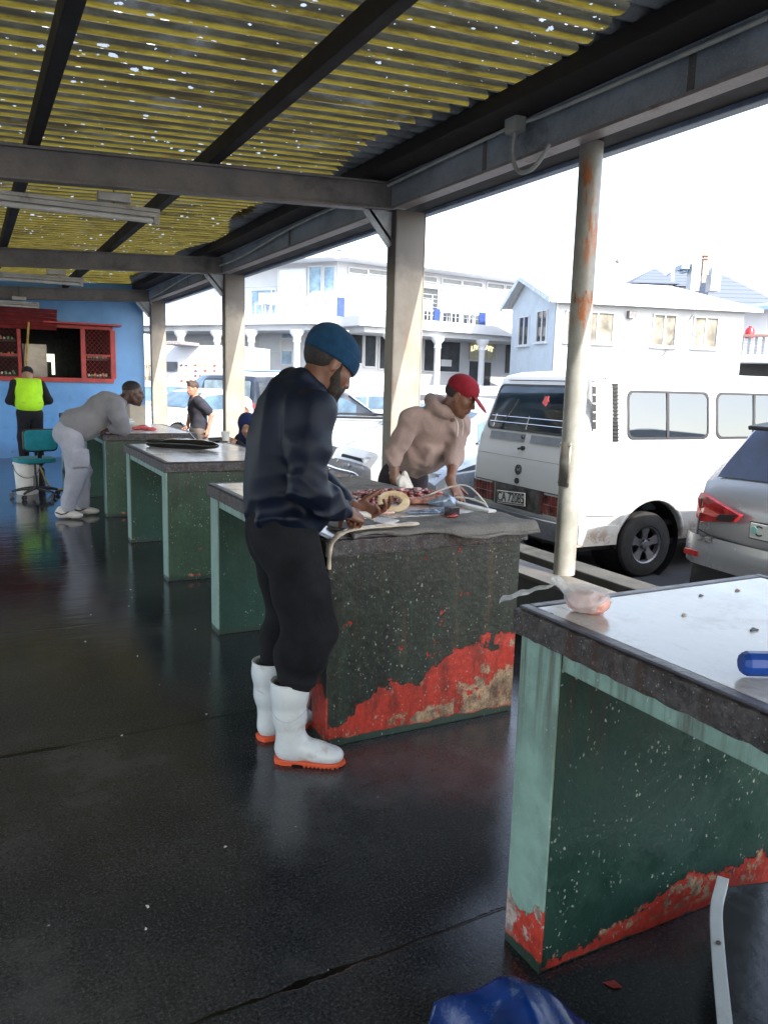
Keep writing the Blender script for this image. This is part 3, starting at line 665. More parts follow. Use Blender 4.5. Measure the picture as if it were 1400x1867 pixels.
# columns of the ground floor
def fcol(F, px, w=2.0, r=.13):
    u = F.uz(px, 650, w)[0]; p = F.P(u, 0, w); b = MB(); zt = F.zc-.32
    b.lathe([(r*1.25, -.3), (r*1.25, -.1), (r, -.05), (r*.92, zt-.45), (r*1.2, zt-.40), (r*1.0, zt-.36), (r*1.1, zt-.25), (r*1.9, zt-.12), (r*2.0, zt), (0, zt)], (p.x, p.y, 0), 20)
    b.build('column', M_TRIM, rs, smooth=40)
for px in (709, 797, 878): fcol(FR, px)
for px in (330, 396, 458, 541, 622): fcol(FL if px < 612 else FR, px)
for x0, y0, x1, y1 in ((636, 488, 668, 500), (672, 491, 712, 503), (767, 503, 794, 514), (806, 508, 839, 519), (843, 512, 877, 523), (888, 516, 917, 527), (921, 520, 950, 530)):
    window(FR, rs, x0, y0, x1, y1, simple('clerestory_glass', (.18, .19, .20), .15, var=.2))
M_WHITEPANE = simple('white_pane', (.50, .53, .57), .6, var=.03)  # plain bluish white pane
for x0, y0, x1, y1, m_ in ((636, 512, 670, 578, M_WHITEPANE), (675, 515, 711, 582, M_WHITEPANE), (767, 524, 795, 588, M_WIN), (806, 529, 839, 564, M_WHITEPANE), (844, 533, 877, 567, M_WHITEPANE), (806, 567, 838, 594, M_WIN), (844, 571, 877, 597, M_WIN),
                           (665, 609, 683, 668, M_WIN), (692, 611, 705, 672, M_WIN), (633, 606, 659, 662, M_WIN), (773, 619, 790, 676, M_WIN), (801, 622, 836, 678, M_WIN)):
    window(FR, rs, x0, y0, x1, y1, m_)
for x0, y0, x1, y1, m_ in ((460, 530, 503, 573, M_WINB), (509, 492, 557, 573, simple('bright_window', (.7, .76, .8), .2, var=.05)), (565, 487, 586, 533, M_WINB), (592, 487, 610, 533, M_WINB), (565, 538, 610, 574, simple('bright_window', (.7, .76, .8), .2)), (515, 600, 537, 616, M_WINB), (476, 600, 511, 640, M_WHITEPANE), (515, 640, 533, 664, M_WINB),
                           (345, 540, 375, 573, simple('bright_window', (.7, .76, .8), .2)), (300, 540, 330, 575, M_WHITEPANE)):
    window(FL, rs, x0, y0, x1, y1, m_)
# entrance with lit sign
b = MB(); FR.rect(b, 858, 618, 903, 657, .005, .09); b.build('sign_board', simple('cream_sign_board', (.42, .40, .30), .6), rs)
u0, z0 = FR.uz(879, 634, .1); u1, _ = FR.uz(902, 634, .1)
litm = NT('lit_letters'); litm.set((.8, .75, .5), .5, **{'Emission Color': (1, .92, .55, 1), 'Emission Strength': .32})
def arc(p):
    return Vector((p.x, p.y-(p.x*p.x)*.28+.05, p.z))
text_mesh('LIVE BAIT', .30, litm.m, 'sign_lettering', rs, frame_M(FR.P(u0, z0-.02, .11), FR.d, (0, 0, 1)), .01, arc, .006)
text_mesh('SEAFOOD RESTAURANT'[:0]+'- - - - - - - -', .09, M_BLACK, 'small_lettering', rs, frame_M(FR.P(u0, z0-.30, .10), FR.d, (0, 0, 1)), .005)
FR.rect(MB(), 879, 660, 893, 712, .003, .03).build('door', M_BLACK, rs); FR.rect(MB(), 857, 658, 872, 712, .003, .03).build('door', M_WIN, rs)
FR.rect(MB(), 804, 655, 823, 668, .03, .05).build('notice', M_TRIM, rs)
FR.rect(MB(), 924, 622, 936, 680, .003, .03).build('door', M_BLACK, rs)
# balcony railing with navy panels, glass on the left wing
for F, x0, x1, yt, yb in ((FR, 620, 886, None, None), (FL, 300, 612, None, None)):
    za = F.zc+.24; b = MB(); ua = F.uz(x0, 560, 2.1)[0]; ub = F.uz(x1, 560, 2.1)[0]; ua = max(ua, .2) if F is FR else ua; ub = min(ub, F.L-.2) if F is FL else ub
    for zr in ([.95, .8, .65, .5, .35, .2] if F is FR else [.95]): F.box(b, ua, ub, za+zr-.012, za+zr+.012, 2.09, 2.11)
    n = int((ub-ua)/1.25)
    for i in range(n+1): F.box(b, ua+(ub-ua)*i/n-.02, ua+(ub-ua)*i/n+.02, za, za+.95, 2.085, 2.115)
    b.build('railing', simple('grey_rail', (.32, .34, .37), .4, .5), rs)
for x0, y0, x1, y1 in ((615, 541, 628, 577), (711, 553, 716, 584), (792, 562, 802, 592), (874, 569, 884, 599)):
    FR.rect(MB(), x0, y0, x1, y1, 2.13, 2.16).build('navy_panel', M_NAVY, rs)
def terrace_set(F, px, py, w=1.2):
    u, z = F.uz(px, py, w); z = F.zc+.24; p = F.P(u, z, w)
    t = empty('terrace_chair', p, math.atan2(F.d.y, F.d.x)+random.uniform(-.6, .6), 'white chair on the restaurant balcony behind the railing', 'chair', 'white chairs on the restaurant balcony')
    MB().box((0, 0, .45), (.44, .44, .04)).build('seat', M_TRIM, t); MB().box((0, .21, .68), (.42, .03, .40)).build('backrest', M_TRIM, t)
    for i in (-.19, .19):
        for j in (-.19, .19): MB().span(i-.015, i+.015, j-.015, j+.015, 0, .43).build('leg', M_TRIM, t)
for px in (772, 783, 812, 826, 850, 864): terrace_set(FR, px, 590)
for px in (478, 492, 524, 545, 575, 598): terrace_set(FL, px, 570)
# ---------------------------------------------------------------- small white house
hs = empty('white_house', (0, 0, 0), 0, 'small white gabled house with cream curtained windows beside the restaurant', 'house')
HL = Facade(1005, 27, 1345, 28.5); HG = Facade(928, 30.6, 1005, 27)
zg = HL.uz(1005, 545)[1]
M_SHADEW = simple('shaded_white_plaster', (.46, .53, .60), .7, var=.08, sc=2, dirt=(.35, .42, .5), dirtamt=.5, dsc=2)  # white gable with its bluish shade put into the colour
A0 = HL.P(0, 0); A1 = HL.P(HL.L, 0); bk = (HG.a-A0); Bd = bk.normalized(); WD = bk.length
B0 = HG.a.copy(); B1 = A1+bk; ua, zap = HG.uz(965, 507)
up = lambda p, z: Vector((p.x, p.y, z))
apex0 = up(HG.P(ua, 0), zap); apex1 = up(apex0+HL.d*(HL.L-1.5), zap)
MB().add([up(A0, -.3), up(A1, -.3), up(B1, -.3), up(B0, -.3), up(A0, zg), up(A1, zg), up(B1, zg), up(B0, zg)], [(0, 1, 5, 4), (1, 2, 6, 5), (2, 3, 7, 6), (4, 5, 6, 7)]).build('wall', M_WHITEWALL, hs)
MB().add([up(A0, -.3)-HL.d*.01, up(B0, -.3)-HL.d*.01, up(B0, zg)-HL.d*.01, apex0-HL.d*.01, up(A0, zg)-HL.d*.01], [(0, 1, 2, 3, 4)]).build('gable_wall', M_SHADEW, hs)
def roof_plane(e0, e1, r1, r0, th=.06):
    e0, e1, r1, r0 = map(Vector, (e0, e1, r1, r0)); n = (e1-e0).cross(r0-e0).normalized()
    if n.z < 0: n = -n
    b = MB(); N = 90; vs = []
    for i in range(N*2+1):
        t = i/(N*2); o = n*(.018 if i % 2 else 0)
        vs += [e0.lerp(e1, t)+o, r0.lerp(r1, t)+o]
    b.add(vs, [(2*i, 2*i+2, 2*i+3, 2*i+1) for i in range(N*2)]); return b
Wr = simple('white_roof_sheet', (.62, .62, .62), .5, var=.05, dirt=(.4, .38, .36), dirtamt=.4, dsc=1.5)
ov = HL.d*-.35; out = HL.n*.35; sl_ = (zap-zg)/max(.1, (WD/2))
e0 = up(A0, zg-.02)+ov+out; e1 = up(A1, zg-.02)+HL.d*.45+out
roof_plane(e0, e1, apex1, apex0+ov).build('roof', Wr, hs)
f0 = up(B0, zg-.02)+ov-out; f1 = up(B1, zg-.02)+HL.d*.45-out
roof_plane(f0, f1, apex1, apex0+ov).build('roof', Wr, hs)
roof_plane(e1, f1, apex1, apex1-(0.001*HL.d)).build('roof', Wr, hs)
bg_ = MB(); bg_.bar(e0-Vector((0, 0, .06)), e1-Vector((0, 0, .06)), .1, .10); bg_.build('gutter', M_TRIM, hs)
bg_ = MB(); bg_.bar(e0+ov*.1-Vector((0, 0, .02)), apex0+ov*1.1-Vector((0, 0, .02)), .05, .16); bg_.bar(f0+ov*.1-Vector((0, 0, .02)), apex0+ov*1.1-Vector((0, 0, .02)), .05, .16); bg_.build('barge_board', simple('barge_grey', (.5, .56, .6), .6), hs)
for x0, y0, x1, y1, nb in ((1034, 568, 1114, 624, 2), (1193, 574, 1227, 630, 1), (1267, 579, 1303, 633, 1)):
    window(HL, hs, x0, y0, x1, y1, M_CURT, .05, nb, None, True)
for x0, y0, x1, y1 in ((949, 580, 963, 627), (982, 569, 996, 621)): window(HG, hs, x0, y0, x1, y1, M_WIN, .04, 1, None, True)
p0, p1 = HL.uz(1274, 558, .36), HL.uz(1207, 650, .05)
MB().tube([HL.P(*p0, .36), HL.P(*p1, .05)], .02, 6).build('stay_rod', M_BEAM, hs)
HL.rect(MB(), 1148, 566, 1160, 580, .01, .2).build('wall_lamp', M_BEAM, hs)
u_, z_ = HL.uz(1016, 556, .05); MB().cyl(HL.P(u_, -.3, .06), HL.P(u_, zg-.1, .06), .04, 8).build('downpipe', M_TRIM, hs)
# ---------------------------------------------------------------- slate roofed building behind
sb2 = empty('slate_roof_building', (0, 0, 0), 0, 'grey slate hipped roofs with white chimneys rising behind the small white house', 'building')
M_SLATE = NT('slate_rows'); _x, _y, _z = M_SLATE.xyz()
_w = M_SLATE.math('FRACT', M_SLATE.math('MULTIPLY', _z, 3.6)); M_SLATE.set(M_SLATE.mix(M_SLATE.step(_w, .0, .25), (.05, .06, .08), (.12, .14, .175)), .6); M_SLATE = M_SLATE.m
FB = Facade(1140, 46, 1420, 46)
def hip(x0, x1, xr0, xr1, yb, yt, depth=7, w0=0):
    u0, z0 = FB.uz(x0, yb, w0); u1, _ = FB.uz(x1, yb, w0); r0, z1 = FB.uz(xr0, yt, w0-depth/2); r1, _ = FB.uz(xr1, yt, w0-depth/2)
    P = [FB.P(u0, z0, w0), FB.P(u1, z0, w0), FB.P(u1, z0, w0-depth), FB.P(u0, z0, w0-depth), FB.P(r0, z1, w0-depth/2), FB.P(r1, z1, w0-depth/2)]
    MB().add(P, [(0, 1, 5, 4), (1, 2, 5), (2, 3, 4, 5), (3, 0, 4)]).build('roof', M_SLATE, sb2)
    MB().add([Vector((p.x, p.y, z)) for z in (-.3, z0) for p in (FB.P(u0+.3, 0, w0-.3), FB.P(u1-.3, 0, w0-.3), FB.P(u1-.3, 0, w0-depth+.3), FB.P(u0+.3, 0, w0-depth+.3))], [(0, 1, 5, 4), (1, 2, 6, 5), (2, 3, 7, 6), (3, 0, 4, 7)]).build('wall', M_WHITEWALL, sb2)
hip(1150, 1240, 1192, 1196, 515, 489); hip(1205, 1320, 1225, 1300, 520, 494, 7, -2.5); hip(1283, 1440, 1306, 1306, 556, 494, 9, 2)
for x0, y0, x1, y1 in ((1263, 478, 1274, 530), (1299, 486, 1312, 530)):
    FB.rect(MB(), x0, y0, x1, y1, 2.6, 3.3).build('chimney', M_WHITEWALL, sb2)
FB.rect(MB(), 1277, 455, 1291, 500, 2.7, 3.2).build('flue', simple('steel_flue', (.45, .52, .58), .25, .7, var=.4, sc=2), sb2)
b = MB(); FB.rect(b, 1283.5, 462, 1286.5, 515, 3.25, 3.32); FB.rect(b, 1278, 464, 1302, 466, 3.33, 3.40); FB.rect(b, 1278, 470, 1297, 471.5, 3.33, 3.40); b.build('aerial_mast', simple('rusty_mast', (.30, .20, .16), .7), sb2)
b = MB(); FB.rect(b, 1243, 481, 1257, 490, 2.2, 3.2); FB.rect(b, 1246, 489, 1254, 496, 2.4, 3.0); b.build('roof_vent', M_ROOFB, sb2)
FB.rect(MB(), 1225, 496, 1228, 512, 3.25, 3.4).build('pipe_vent', M_TRIM, sb2)
# right hand house with a deck
dh = empty('deck_house', (0, 0, 0), 0, 'white weatherboard house with an upper deck railing at the right edge', 'house')
FD = Facade(1345, 33, 1440, 32)
FD.rect(MB(), 1338, 560, 1460, 820, -6, 0).build('wall', M_WHITEWALL, dh)
b = MB(); u0, z0 = FD.uz(1330, 562, .5); u1, _ = FD.uz(1470, 562, .5)
b.add([FD.P(u0, z0, .8), FD.P(u1, z0+.1, .8), FD.P(u1, z0+1.0, -5), FD.P(u0+1, z0+.75, -5), FD.P(u0, z0-.15, .8), FD.P(u1, z0-.05, .8)], [(0, 1, 2, 3), (4, 5, 1, 0)]); b.build('roof', M_ROOFB, dh)
b = MB()
for i in range(9): FD.rect(b, 1340, 572+i*5, 1352, 573.2+i*5, .003, .03)
b.build('weatherboards', M_BEAM, dh)
b = MB(); FD.rect(b, 1338, 646, 1440, 661, .003, 2.0); b.build('deck_slab', M_WHITEWALL, dh); FD.rect(MB(), 1338, 661, 1440, 690, .01, .05).build('dark_undercroft', M_BLACK, dh)
b = MB()
for i in range(6): FD.rect(b, 1338, 613+i*6, 1440, 614+i*6, 1.93, 1.96)
for i in range(8): FD.rect(b, 1338+i*13, 612, 1340+i*13, 646, 1.90, 1.93)
b.build('deck_railing', simple('grey_rail', (.32, .34, .37), .4, .5), dh)
FD.rect(MB(), 1336, 609.5, 1440, 613, 1.85, 2.05).build('timber_handrail', simple('brown_rail', (.25, .15, .12), .6), dh)
u_, z_ = FD.uz(1366, 612, 1.0); p = FD.P(u_, z_-.1, 1.0)
gb = MB().lathe([(0, 0), (.17, 0), (.18, .06), (.18, .30), (.13, .40), (.06, .43), (.06, .48), (0, .48)], p, 20).build('gas_bottle', simple('red_enamel', (.45, .02, .03), .35), None, smooth=40)
tag(gb, 'red gas bottle standing on the deck of the house at the right edge', 'gas bottle')
# ---------------------------------------------------------------- left: low wall with fish pictures, fence, sign
FQ = Facade(255, 27, 440, 26)
fw = empty('menu_board_stall', (0, 0, 0), 0, 'white stall front with rows of small seafood pictures and a dark panel', 'stall')
FQ.rect(MB(), 288, 628, 436, 760, -2.5, 0).build('wall', M_WHITEWALL, fw)
FQ.rect(MB(), 299, 659, 322, 677, .003, .06).build('dark_panel', simple('grey_board', (.07, .075, .09), .5), fw)
FQ.rect(MB(), 325, 660, 414, 706, .003, .04).build('picture_board', simple('white_board', (.6, .6, .6), .5, var=.02), fw)
pm_ = [simple('dish_red', (.45, .08, .05), .5, var=.5, sc=30), simple('dish_tan', (.55, .30, .14), .5, var=.5, sc=30), simple('dish_dark', (.12, .08, .1), .5, var=.5, sc=30), simple('dish_cream', (.6, .5, .3), .5, var=.4, sc=30)]
for r0 in range(4):
    for c0 in range(10):
        if c0 in (6,) or (r0 > 1 and c0 > 5) or (c0 > 7 and r0 == 1): continue
        px = 331+c0*8.6; py = 666+r0*9.5; u, z = FQ.uz(px, py, .045); p = FQ.P(u, z, .045)
        b = MB(); n = 9; cpts = [(random.uniform(.03, .075)*math.cos(2*math.pi*k/n)*1.15, random.uniform(.025, .06)*math.sin(2*math.pi*k/n)) for k in range(n)]
        b.prism(cpts, .0, .012, lambda uu, vv, ww: FQ.P(u+uu, z+vv, .045+ww)); b.build('food_picture', random.choice(pm_), fw)
b = MB(); FQ.rect(b, 288, 621, 330, 628, .0, 1.2); b.build('awning', simple('grey_thatch', (.22, .2, .2), .9, var=.5, sc=40), fw, bevel=.02)
fn = empty('wooden_fence', (0, 0, 0), 0, 'tan wooden paling fence seen between the blue kiosk and the last column', 'fence')
for i in range(14):
    x0 = 235+i*4.4; FQ.rect(MB(), x0, 651+(i % 3)*.6, x0+4.1, 790, -.6, -.55).build('paling', simple('tan_paling', (.42, .28, .16), .7, var=.3, sc=3), fn)
FQ.rect(MB(), 232, 664, 300, 668, -.549, -.5).build('rail', simple('tan_rail', (.36, .24, .14), .7), fn)
# ================================================================= vehicles
def wheel(parent, x, y, r, side, w=.2, hub='star', rimr=None, rimmat=None, lateral=None):
    """wheel at local x, outer face at |y|; side = +1/-1 outward direction"""
    rim_r = rimr or r*.62
    t = MB(); prof = [(rim_r*.98, -w), (r*.93, -w), (r, -w*.85), (r, -w*.18), (r*.95, -.01), (r*.80, .006), (rim_r*1.02, 0), (rim_r*.98, -.03)]
    A = Matrix.Rotation(R(-90*side), 3, 'X')
    t.lathe(prof, (x, y, r), 44, A); ty = t.build('wheel', M_RUBBER, parent, smooth=30)
    m_ = rimmat or simple('alloy_grey', (.20, .20, .215), .4, .7, var=.2, dirt=(.05, .045, .04), dirtamt=.6, dsc=9)
    b = MB(); b.lathe([(rim_r*.99, -.035), (rim_r*.98, .0), (rim_r*.90, -.012), (rim_r*.86, -.06)], (x, y, r), 40, A)
    n = 5
    for k in range(n):
        a0 = 2*math.pi*k/n+.3
        pr, pw, h = rim_r*.9, .19, .0
        poly = [(.0, -.22*rim_r), (rim_r*.52, -.17*rim_r), (rim_r*.9, -.30*rim_r), (rim_r*.9, .30*rim_r), (rim_r*.52, .17*rim_r), (0, .22*rim_r)]
        def fn(u, v, q, a0=a0):
            uu = u*math.cos(a0)-v*math.sin(a0); vv = u*math.sin(a0)+v*math.cos(a0)
            dd = (u/rim_r)
            return A @ Vector((uu, vv, q-.02-.015*(1-dd)))+Vector((x, y, r))
        b.prism(poly, -.02, .0, fn)
    b.lathe([(0, -.002), (rim_r*.20, -.006), (rim_r*.26, -.02)], (x, y, r), 24, A)
    b.build('rim', m_, ty, bevel=.003)
    d = MB().lathe([(0, -.09), (rim_r*.97, -.09)], (x, y, r), 30, A); 
    for k in range(n):
        a0 = 2*math.pi*(k+.5)/n+.3; c = A @ Vector((rim_r*.30*math.cos(a0), rim_r*.30*math.sin(a0), -.012))+Vector((x, y, r)); o = A @ Vector((0, 0, .008))
        d.cyl(c, c+o, .011, 8)
    d.build('hub', M_BLACK, ty)
    return ty
def boolean_cut(obj, cutter_me):
    co = bpy.data.objects.new('cut', cutter_me); COL.objects.link(co); co.matrix_world = Matrix.Identity(4)
    pm, loc = obj.parent, obj.matrix_basis.copy(); obj.parent = None
    md = obj.modifiers.new('b', 'BOOLEAN'); md.operation = 'DIFFERENCE'; md.solver = 'EXACT'; md.object = co
    bpy.context.view_layer.update(); dg = bpy.context.evaluated_depsgraph_get()
    me = bpy.data.meshes.new_from_object(obj.evaluated_get(dg)); obj.modifiers.remove(md); obj.data = me; bpy.data.objects.remove(co); obj.parent = pm
    smooth_angle(me, 30)
def rr(u0, u1, v0, v1, r, n=6):
    pts = []
    for cx_, cy_, a0 in ((u1-r, v1-r, 0), (u0+r, v1-r, 90), (u0+r, v0+r, 180), (u1-r, v0+r, 270)):
        for k in range(n+1): a = R(a0+90*k/n); pts.append((cx_+r*math.cos(a), cy_+r*math.sin(a)))
    return pts
def ring(poly_o, poly_i, fn, w0, w1):
    n = len(poly_o); b = MB(); vs = [fn(u, v, w1) for u, v in poly_o]+[fn(u, v, w1) for u, v in poly_i]+[fn(u, v, w0) for u, v in poly_o]+[fn(u, v, w0) for u, v in poly_i]
    b.add(vs, [(k, (k+1) % n, n+(k+1) % n, n+k) for k in range(n)]+[(2*n+k, 2*n+(k+1) % n, (k+1) % n, k) for k in range(n)]+[(n+k, n+(k+1) % n, 3*n+(k+1) % n, 3*n+k) for k in range(n)])
    return b
def scale_poly(p, s): 
    cx_ = sum(a for a, b in p)/len(p); cy_ = sum(b for a, b in p)/len(p); w = max(a for a, b in p)-min(a for a, b in p); h = max(b for a, b in p)-min(b for a, b in p)
    return [(cx_+(a-cx_)*(1-2*s/w), cy_+(b-cy_)*(1-2*s/h)) for a, b in p]
def patch(poly, fn, w):
    """filled polygon laid on a surface function as a fan"""
    b = MB(); cx_ = sum(a for a, c in poly)/len(poly); cy_ = sum(c for a, c in poly)/len(poly); n = len(poly); vs = [fn(cx_, cy_, w)]
    K = 4
    for k in range(1, K+1):
        for a, c in poly: vs.append(fn(cx_+(a-cx_)*k/K, cy_+(c-cy_)*k/K, w))
    fs = [(0, 1+i, 1+(i+1) % n) for i in range(n)]
    for k in range(K-1):
        for i in range(n): fs.append((1+k*n+i, 1+(k+1)*n+i, 1+(k+1)*n+(i+1) % n, 1+k*n+(i+1) % n))
    return b.add(vs, fs)
# ---- white camper van -------------------------------------------------
a_ = R(-2.5); D = Vector((math.cos(a_), math.sin(a_), 0)); N_ = Vector((-D.y, D.x, 0))
vo_ = Vector((5.84, 5.51, -.3))-D*1.12+N_*.92
van = empty('parked_van', vo_, a_, 'white boxy old van with rust and scrapes, parked rear towards the round pipe post', 'van')
VP = van_paint()
lev = [(.36, .20, 4.45, .84), (.42, .17, 4.50, .875), (.62, .155, 4.54, .905), (.85, .15, 4.55, .918), (1.05, .165, 4.53, .922), (1.19, .18, 4.50, .92), (1.205, .187, 4.495, .912), (1.30, .20, 4.40, .905), (1.36, .215, 4.32, .897), (1.6, .30, 4.08, .872), (1.84, .385, 3.84, .842), (1.92, .42, 3.74, .825), (1.945, .44, 3.70, .80), (1.985, .56, 3.5, .70), (2.01, .85, 3.2, .52), (2.02, 1.4, 2.8, .2)]
def lerp_lev(z):
    for i in range(len(lev)-1):
        if lev[i][0] <= z <= lev[i+1][0]:
            t = (z-lev[i][0])/(lev[i+1][0]-lev[i][0]); return [lev[i][k]+(lev[i+1][k]-lev[i][k])*t for k in range(4)]
    return lev[0] if z < lev[0][0] else lev[-1]
def sect(l, n=9):
    z, x0, x1, hw = l; rc = min(.13, hw*.6, (x1-x0)*.3); rf = min(.25, hw*.7); pts = []
    for (cx_, cy_, r, a0) in ((x0+rc, -hw+rc, rc, 180), (x1-rf, -hw+rf, rf, 270), (x1-rf, hw-rf, rf, 0), (x0+rc, hw-rc, rc, 90)):
        for k in range(n+1): a = R(a0+90*k/n); pts.append(Vector((cx_+r*math.cos(a), cy_+r*math.sin(a), z)))
    # insert points along the long sides so the mesh is dense enough for the cuts
    out = []
    for i, p in enumerate(pts):
        q = pts[(i+1) % len(pts)]; L = (q-p).length; m = max(1, int(L/.25))
        out += [p.lerp(q, k/m) for k in range(m)]
    return out
zs = []
for i in range(len(lev)-1):
    m = max(1, int((lev[i+1][0]-lev[i][0])/.1))
    for k in range(m): zs.append(lev[i][0]+(lev[i+1][0]-lev[i][0])*k/m)
zs.append(lev[-1][0])
# fixed number of side samples
def sect_fixed(z):
    l = lerp_lev(z); _, x0, x1, hw = (z, l[1], l[2], l[3]); rc = min(.13, hw*.6); rf = min(.25, hw*.7); pts = []; n = 8
    segs = []
    for (cx_, cy_, r, a0) in ((x0+rc, -hw+rc, rc, 180), (x1-rf, -hw+rf, rf, 270), (x1-rf, hw-rf, rf, 0), (x0+rc, hw-rc, rc, 90)):
        segs.append([Vector((cx_+r*math.cos(R(a0+90*k/n)), cy_+r*math.sin(R(a0+90*k/n)), z)) for k in range(n+1)])
    for i in range(4):
        pts += segs[i]; a = segs[i][-1]; b = segs[(i+1) % 4][0]; m = (20, 8, 20, 8)[i]
        pts += [a.lerp(b, k/m) for k in range(1, m)]
    return pts
vs = []; m = 0
for z in zs: p = sect_fixed(z); m = len(p); vs += p
fs = [(i*m+k, i*m+(k+1) % m, (i+1)*m+(k+1) % m, (i+1)*m+k) for i in range(len(zs)-1) for k in range(m)]
fs += [tuple(reversed(range(m))), tuple((len(zs)-1)*m+k for k in range(m))]
vbody = MB().add(vs, fs).build('body', VP, van, smooth=28)
cut = MB()
for cxw in (1.12, 3.58): cut.cyl((cxw, -1.1, .36), (cxw, 1.1, .36), .415, 48)
boolean_cut(vbody, cut.mesh())
for cxw in (1.12, 3.58):
    for s_ in (-1, 1): MB().lathe([(.41, 0), (.41, .36)], (cxw, s_*.5 if s_ > 0 else -.86, .36), 30, Matrix.Rotation(R(-90), 3, 'X')).build('wheel_housing', M_BLACK, van)
MB().span(.3, 4.3, -.8, .8, .30, .37).build('underbody', M_BLACK, van)
def VS(x, z, w):   # near side surface
    l = lerp_lev(z); return Vector((x, -l[3]-w, z))
def VR(y, z, w):   # rear surface
    l = lerp_lev(z); hw = l[3]; rc = .13; dx = 0; ay = abs(y)
    if ay > hw-rc: q = min(1, (ay-(hw-rc))/rc); dx = rc-rc*math.sqrt(max(0, 1-q*q))
    return Vector((l[1]+dx-w, -y, z))
M_SEAL = simple('black_rubber_seal', (.015, .015, .017), .5, var=.2)
VG = see_through('van_side_glass', (.30, .45, .54), .10)
def vwin(fn, u0, u1, v0, v1, r, glass, name='window'):
    po = rr(u0, u1, v0, v1, r); pi_ = scale_poly(po, .022)
    w = ring(po, pi_, fn, -.01, .009).build(name, M_SEAL, van); patch(scale_poly(po, .018), fn, .0045).build('pane', glass, w, smooth=60); return w
# cut real window openings so the cabin shows through
cutm = MB()
for (x0, x1) in ((.74, 1.78), (1.88, 2.98), (3.08, 3.85)):
    po = scale_poly(rr(x0, x1, 1.37, 1.83, .07), .012); n = len(po)
    cutm.prism(po, -1.2, 1.2, lambda u, v, w: Vector((u, w, v)))
po = scale_poly(rr(-.74, .74, 1.38, 1.86, .08), .012); cutm.prism(po, -.3, .72, lambda u, v, w: Vector((w+.02, -u, v)))
md = vbody.modifiers.new('shell', 'SOLIDIFY'); md.thickness = .03; md.offset = -1
van_par = vbody.parent; vbody.parent = None; bpy.context.view_layer.update(); dg = bpy.context.evaluated_depsgraph_get(); me = bpy.data.meshes.new_from_object(vbody.evaluated_get(dg)); vbody.modifiers.clear(); vbody.data = me; vbody.parent = van_par
boolean_cut(vbody, cutm.mesh())
for (x0, x1) in ((.74, 1.78), (1.88, 2.98), (3.08, 3.85)):
    w = vwin(VS, x0, x1, 1.37, 1.83, .07, VG)
    if x0 < 3: MB().bar(VS(x0+(x1-x0)*.48, 1.38, .006), VS(x0+(x1-x0)*.48, 1.82, .006), .03, .012, (0, 1, 0)).build('sliding_bar', M_SEAL, w)
    vwin(lambda u, v, w: Vector((u, lerp_lev(v)[3]+w, v)), x0, x1, 1.37, 1.83, .07, VG)
wr = vwin(VR, -.74, .74, 1.38, 1.86, .08, see_through('van_rear_glass', (.42, .56, .74), .16), 'rear_window')
b = MB()
for z in (1.46, 1.52): b.tube([VR(y, z, .02) for y in np.linspace(-.68, .68, 9)], .006, 6)
for y in (-.6, 0, .6): b.tube([VR(y, 1.40, .008), VR(y, 1.54, .02)], .006, 6)
b.build('window_guard', M_CHROME, wr, smooth=60)
MB().cyl(VR(-.45, 1.39, .015), VR(-.30, 1.70, .02), .01, 6).build('wiper', M_BLACK, van)
MB().prism([(.16+r__*math.cos(2*math.pi*k/11), 1.70+r__*math.sin(2*math.pi*k/11)) for k, r__ in enumerate((.05, .035, .055, .04, .06, .038, .05, .045, .036, .058, .04))], .0, .004, lambda u, v, w: VR(u, v, .006+w)).build('red_reflection', simple('painted_red_reflection', (.6, .08, .07), .5), wr)  # red reflection in the rear glass, modelled as a flat blob
# interior: seats
ib = MB()
for xs_ in (1.5, 2.3, 3.1):
    ib.box((xs_, 0, .75), (.5, 1.3, .25)).box((xs_-.22, 0, 1.15), (.14, 1.3, .7))
ib.build('seats', simple('grey_seat_fabric', (.10, .12, .13), .9, var=.3), van, bevel=.04)
MB().span(.3, 4.2, -.8, .8, .5, .55).build('cabin_floor', M_BLACK, van)
# air intakes
for (x0, x1, z0, z1, n) in ((.33, .375, 1.46, 1.86, 5), (.565, .635, 1.36, 1.88, 15)):
    v_ = patch(rr(x0, x1, z0, z1, .01, 3), VS, .002).build('air_intake', simple('intake_black', (.008, .008, .008), .7), van)
    for i in range(n+1):
        z = z0+(z1-z0)*i/n; MB().bar(VS(x0, z, .005), VS(x1, z, .005), .012, .012, (0, 0, 1)).build('louvre', M_BLACK if n > 6 else VP, v_)
def groove(P, fn, r=.004, mat=M_SEAL, name='panel_gap'):
    MB().tube([fn(u, v, 0) for u, v in P], r, 6).build(name, mat, van)
groove([(x, 1.20) for x in np.linspace(.3, 3.9, 12)], VS, .006, simple('grey_crease', (.25, .25, .25), .6)); groove([(x, 1.93) for x in np.linspace(.5, 3.6, 10)], VS, .010, simple('gutter_grey', (.32, .30, .27), .6), 'roof_gutter')
groove([(.62, .50), (.62, .80), (.75, .80)], VS, .0035); groove([(1.83, .40), (1.83, 1.90)], VS, .0035); groove([(1.86, 1.0), (3.0, 1.0)], VS, .005)
groove([(.30, .66), (.64, .64)], VS, .004)
groove([(-.80, .83), (-.80, 1.30), (-.78, 1.9)], VR, .004); groove([(.80, .83), (.80, 1.30), (.78, 1.9)], VR, .004); groove([(y, .83) for y in np.linspace(-.8, .8, 9)], VR, .006); groove([(y, 1.12) for y in np.linspace(-.8, .8, 9)], VR, .003, simple('grey_crease', (.25, .25, .25), .6))
groove([(y, 1.90) for y in np.linspace(-.75, .75, 9)], VR, .005)
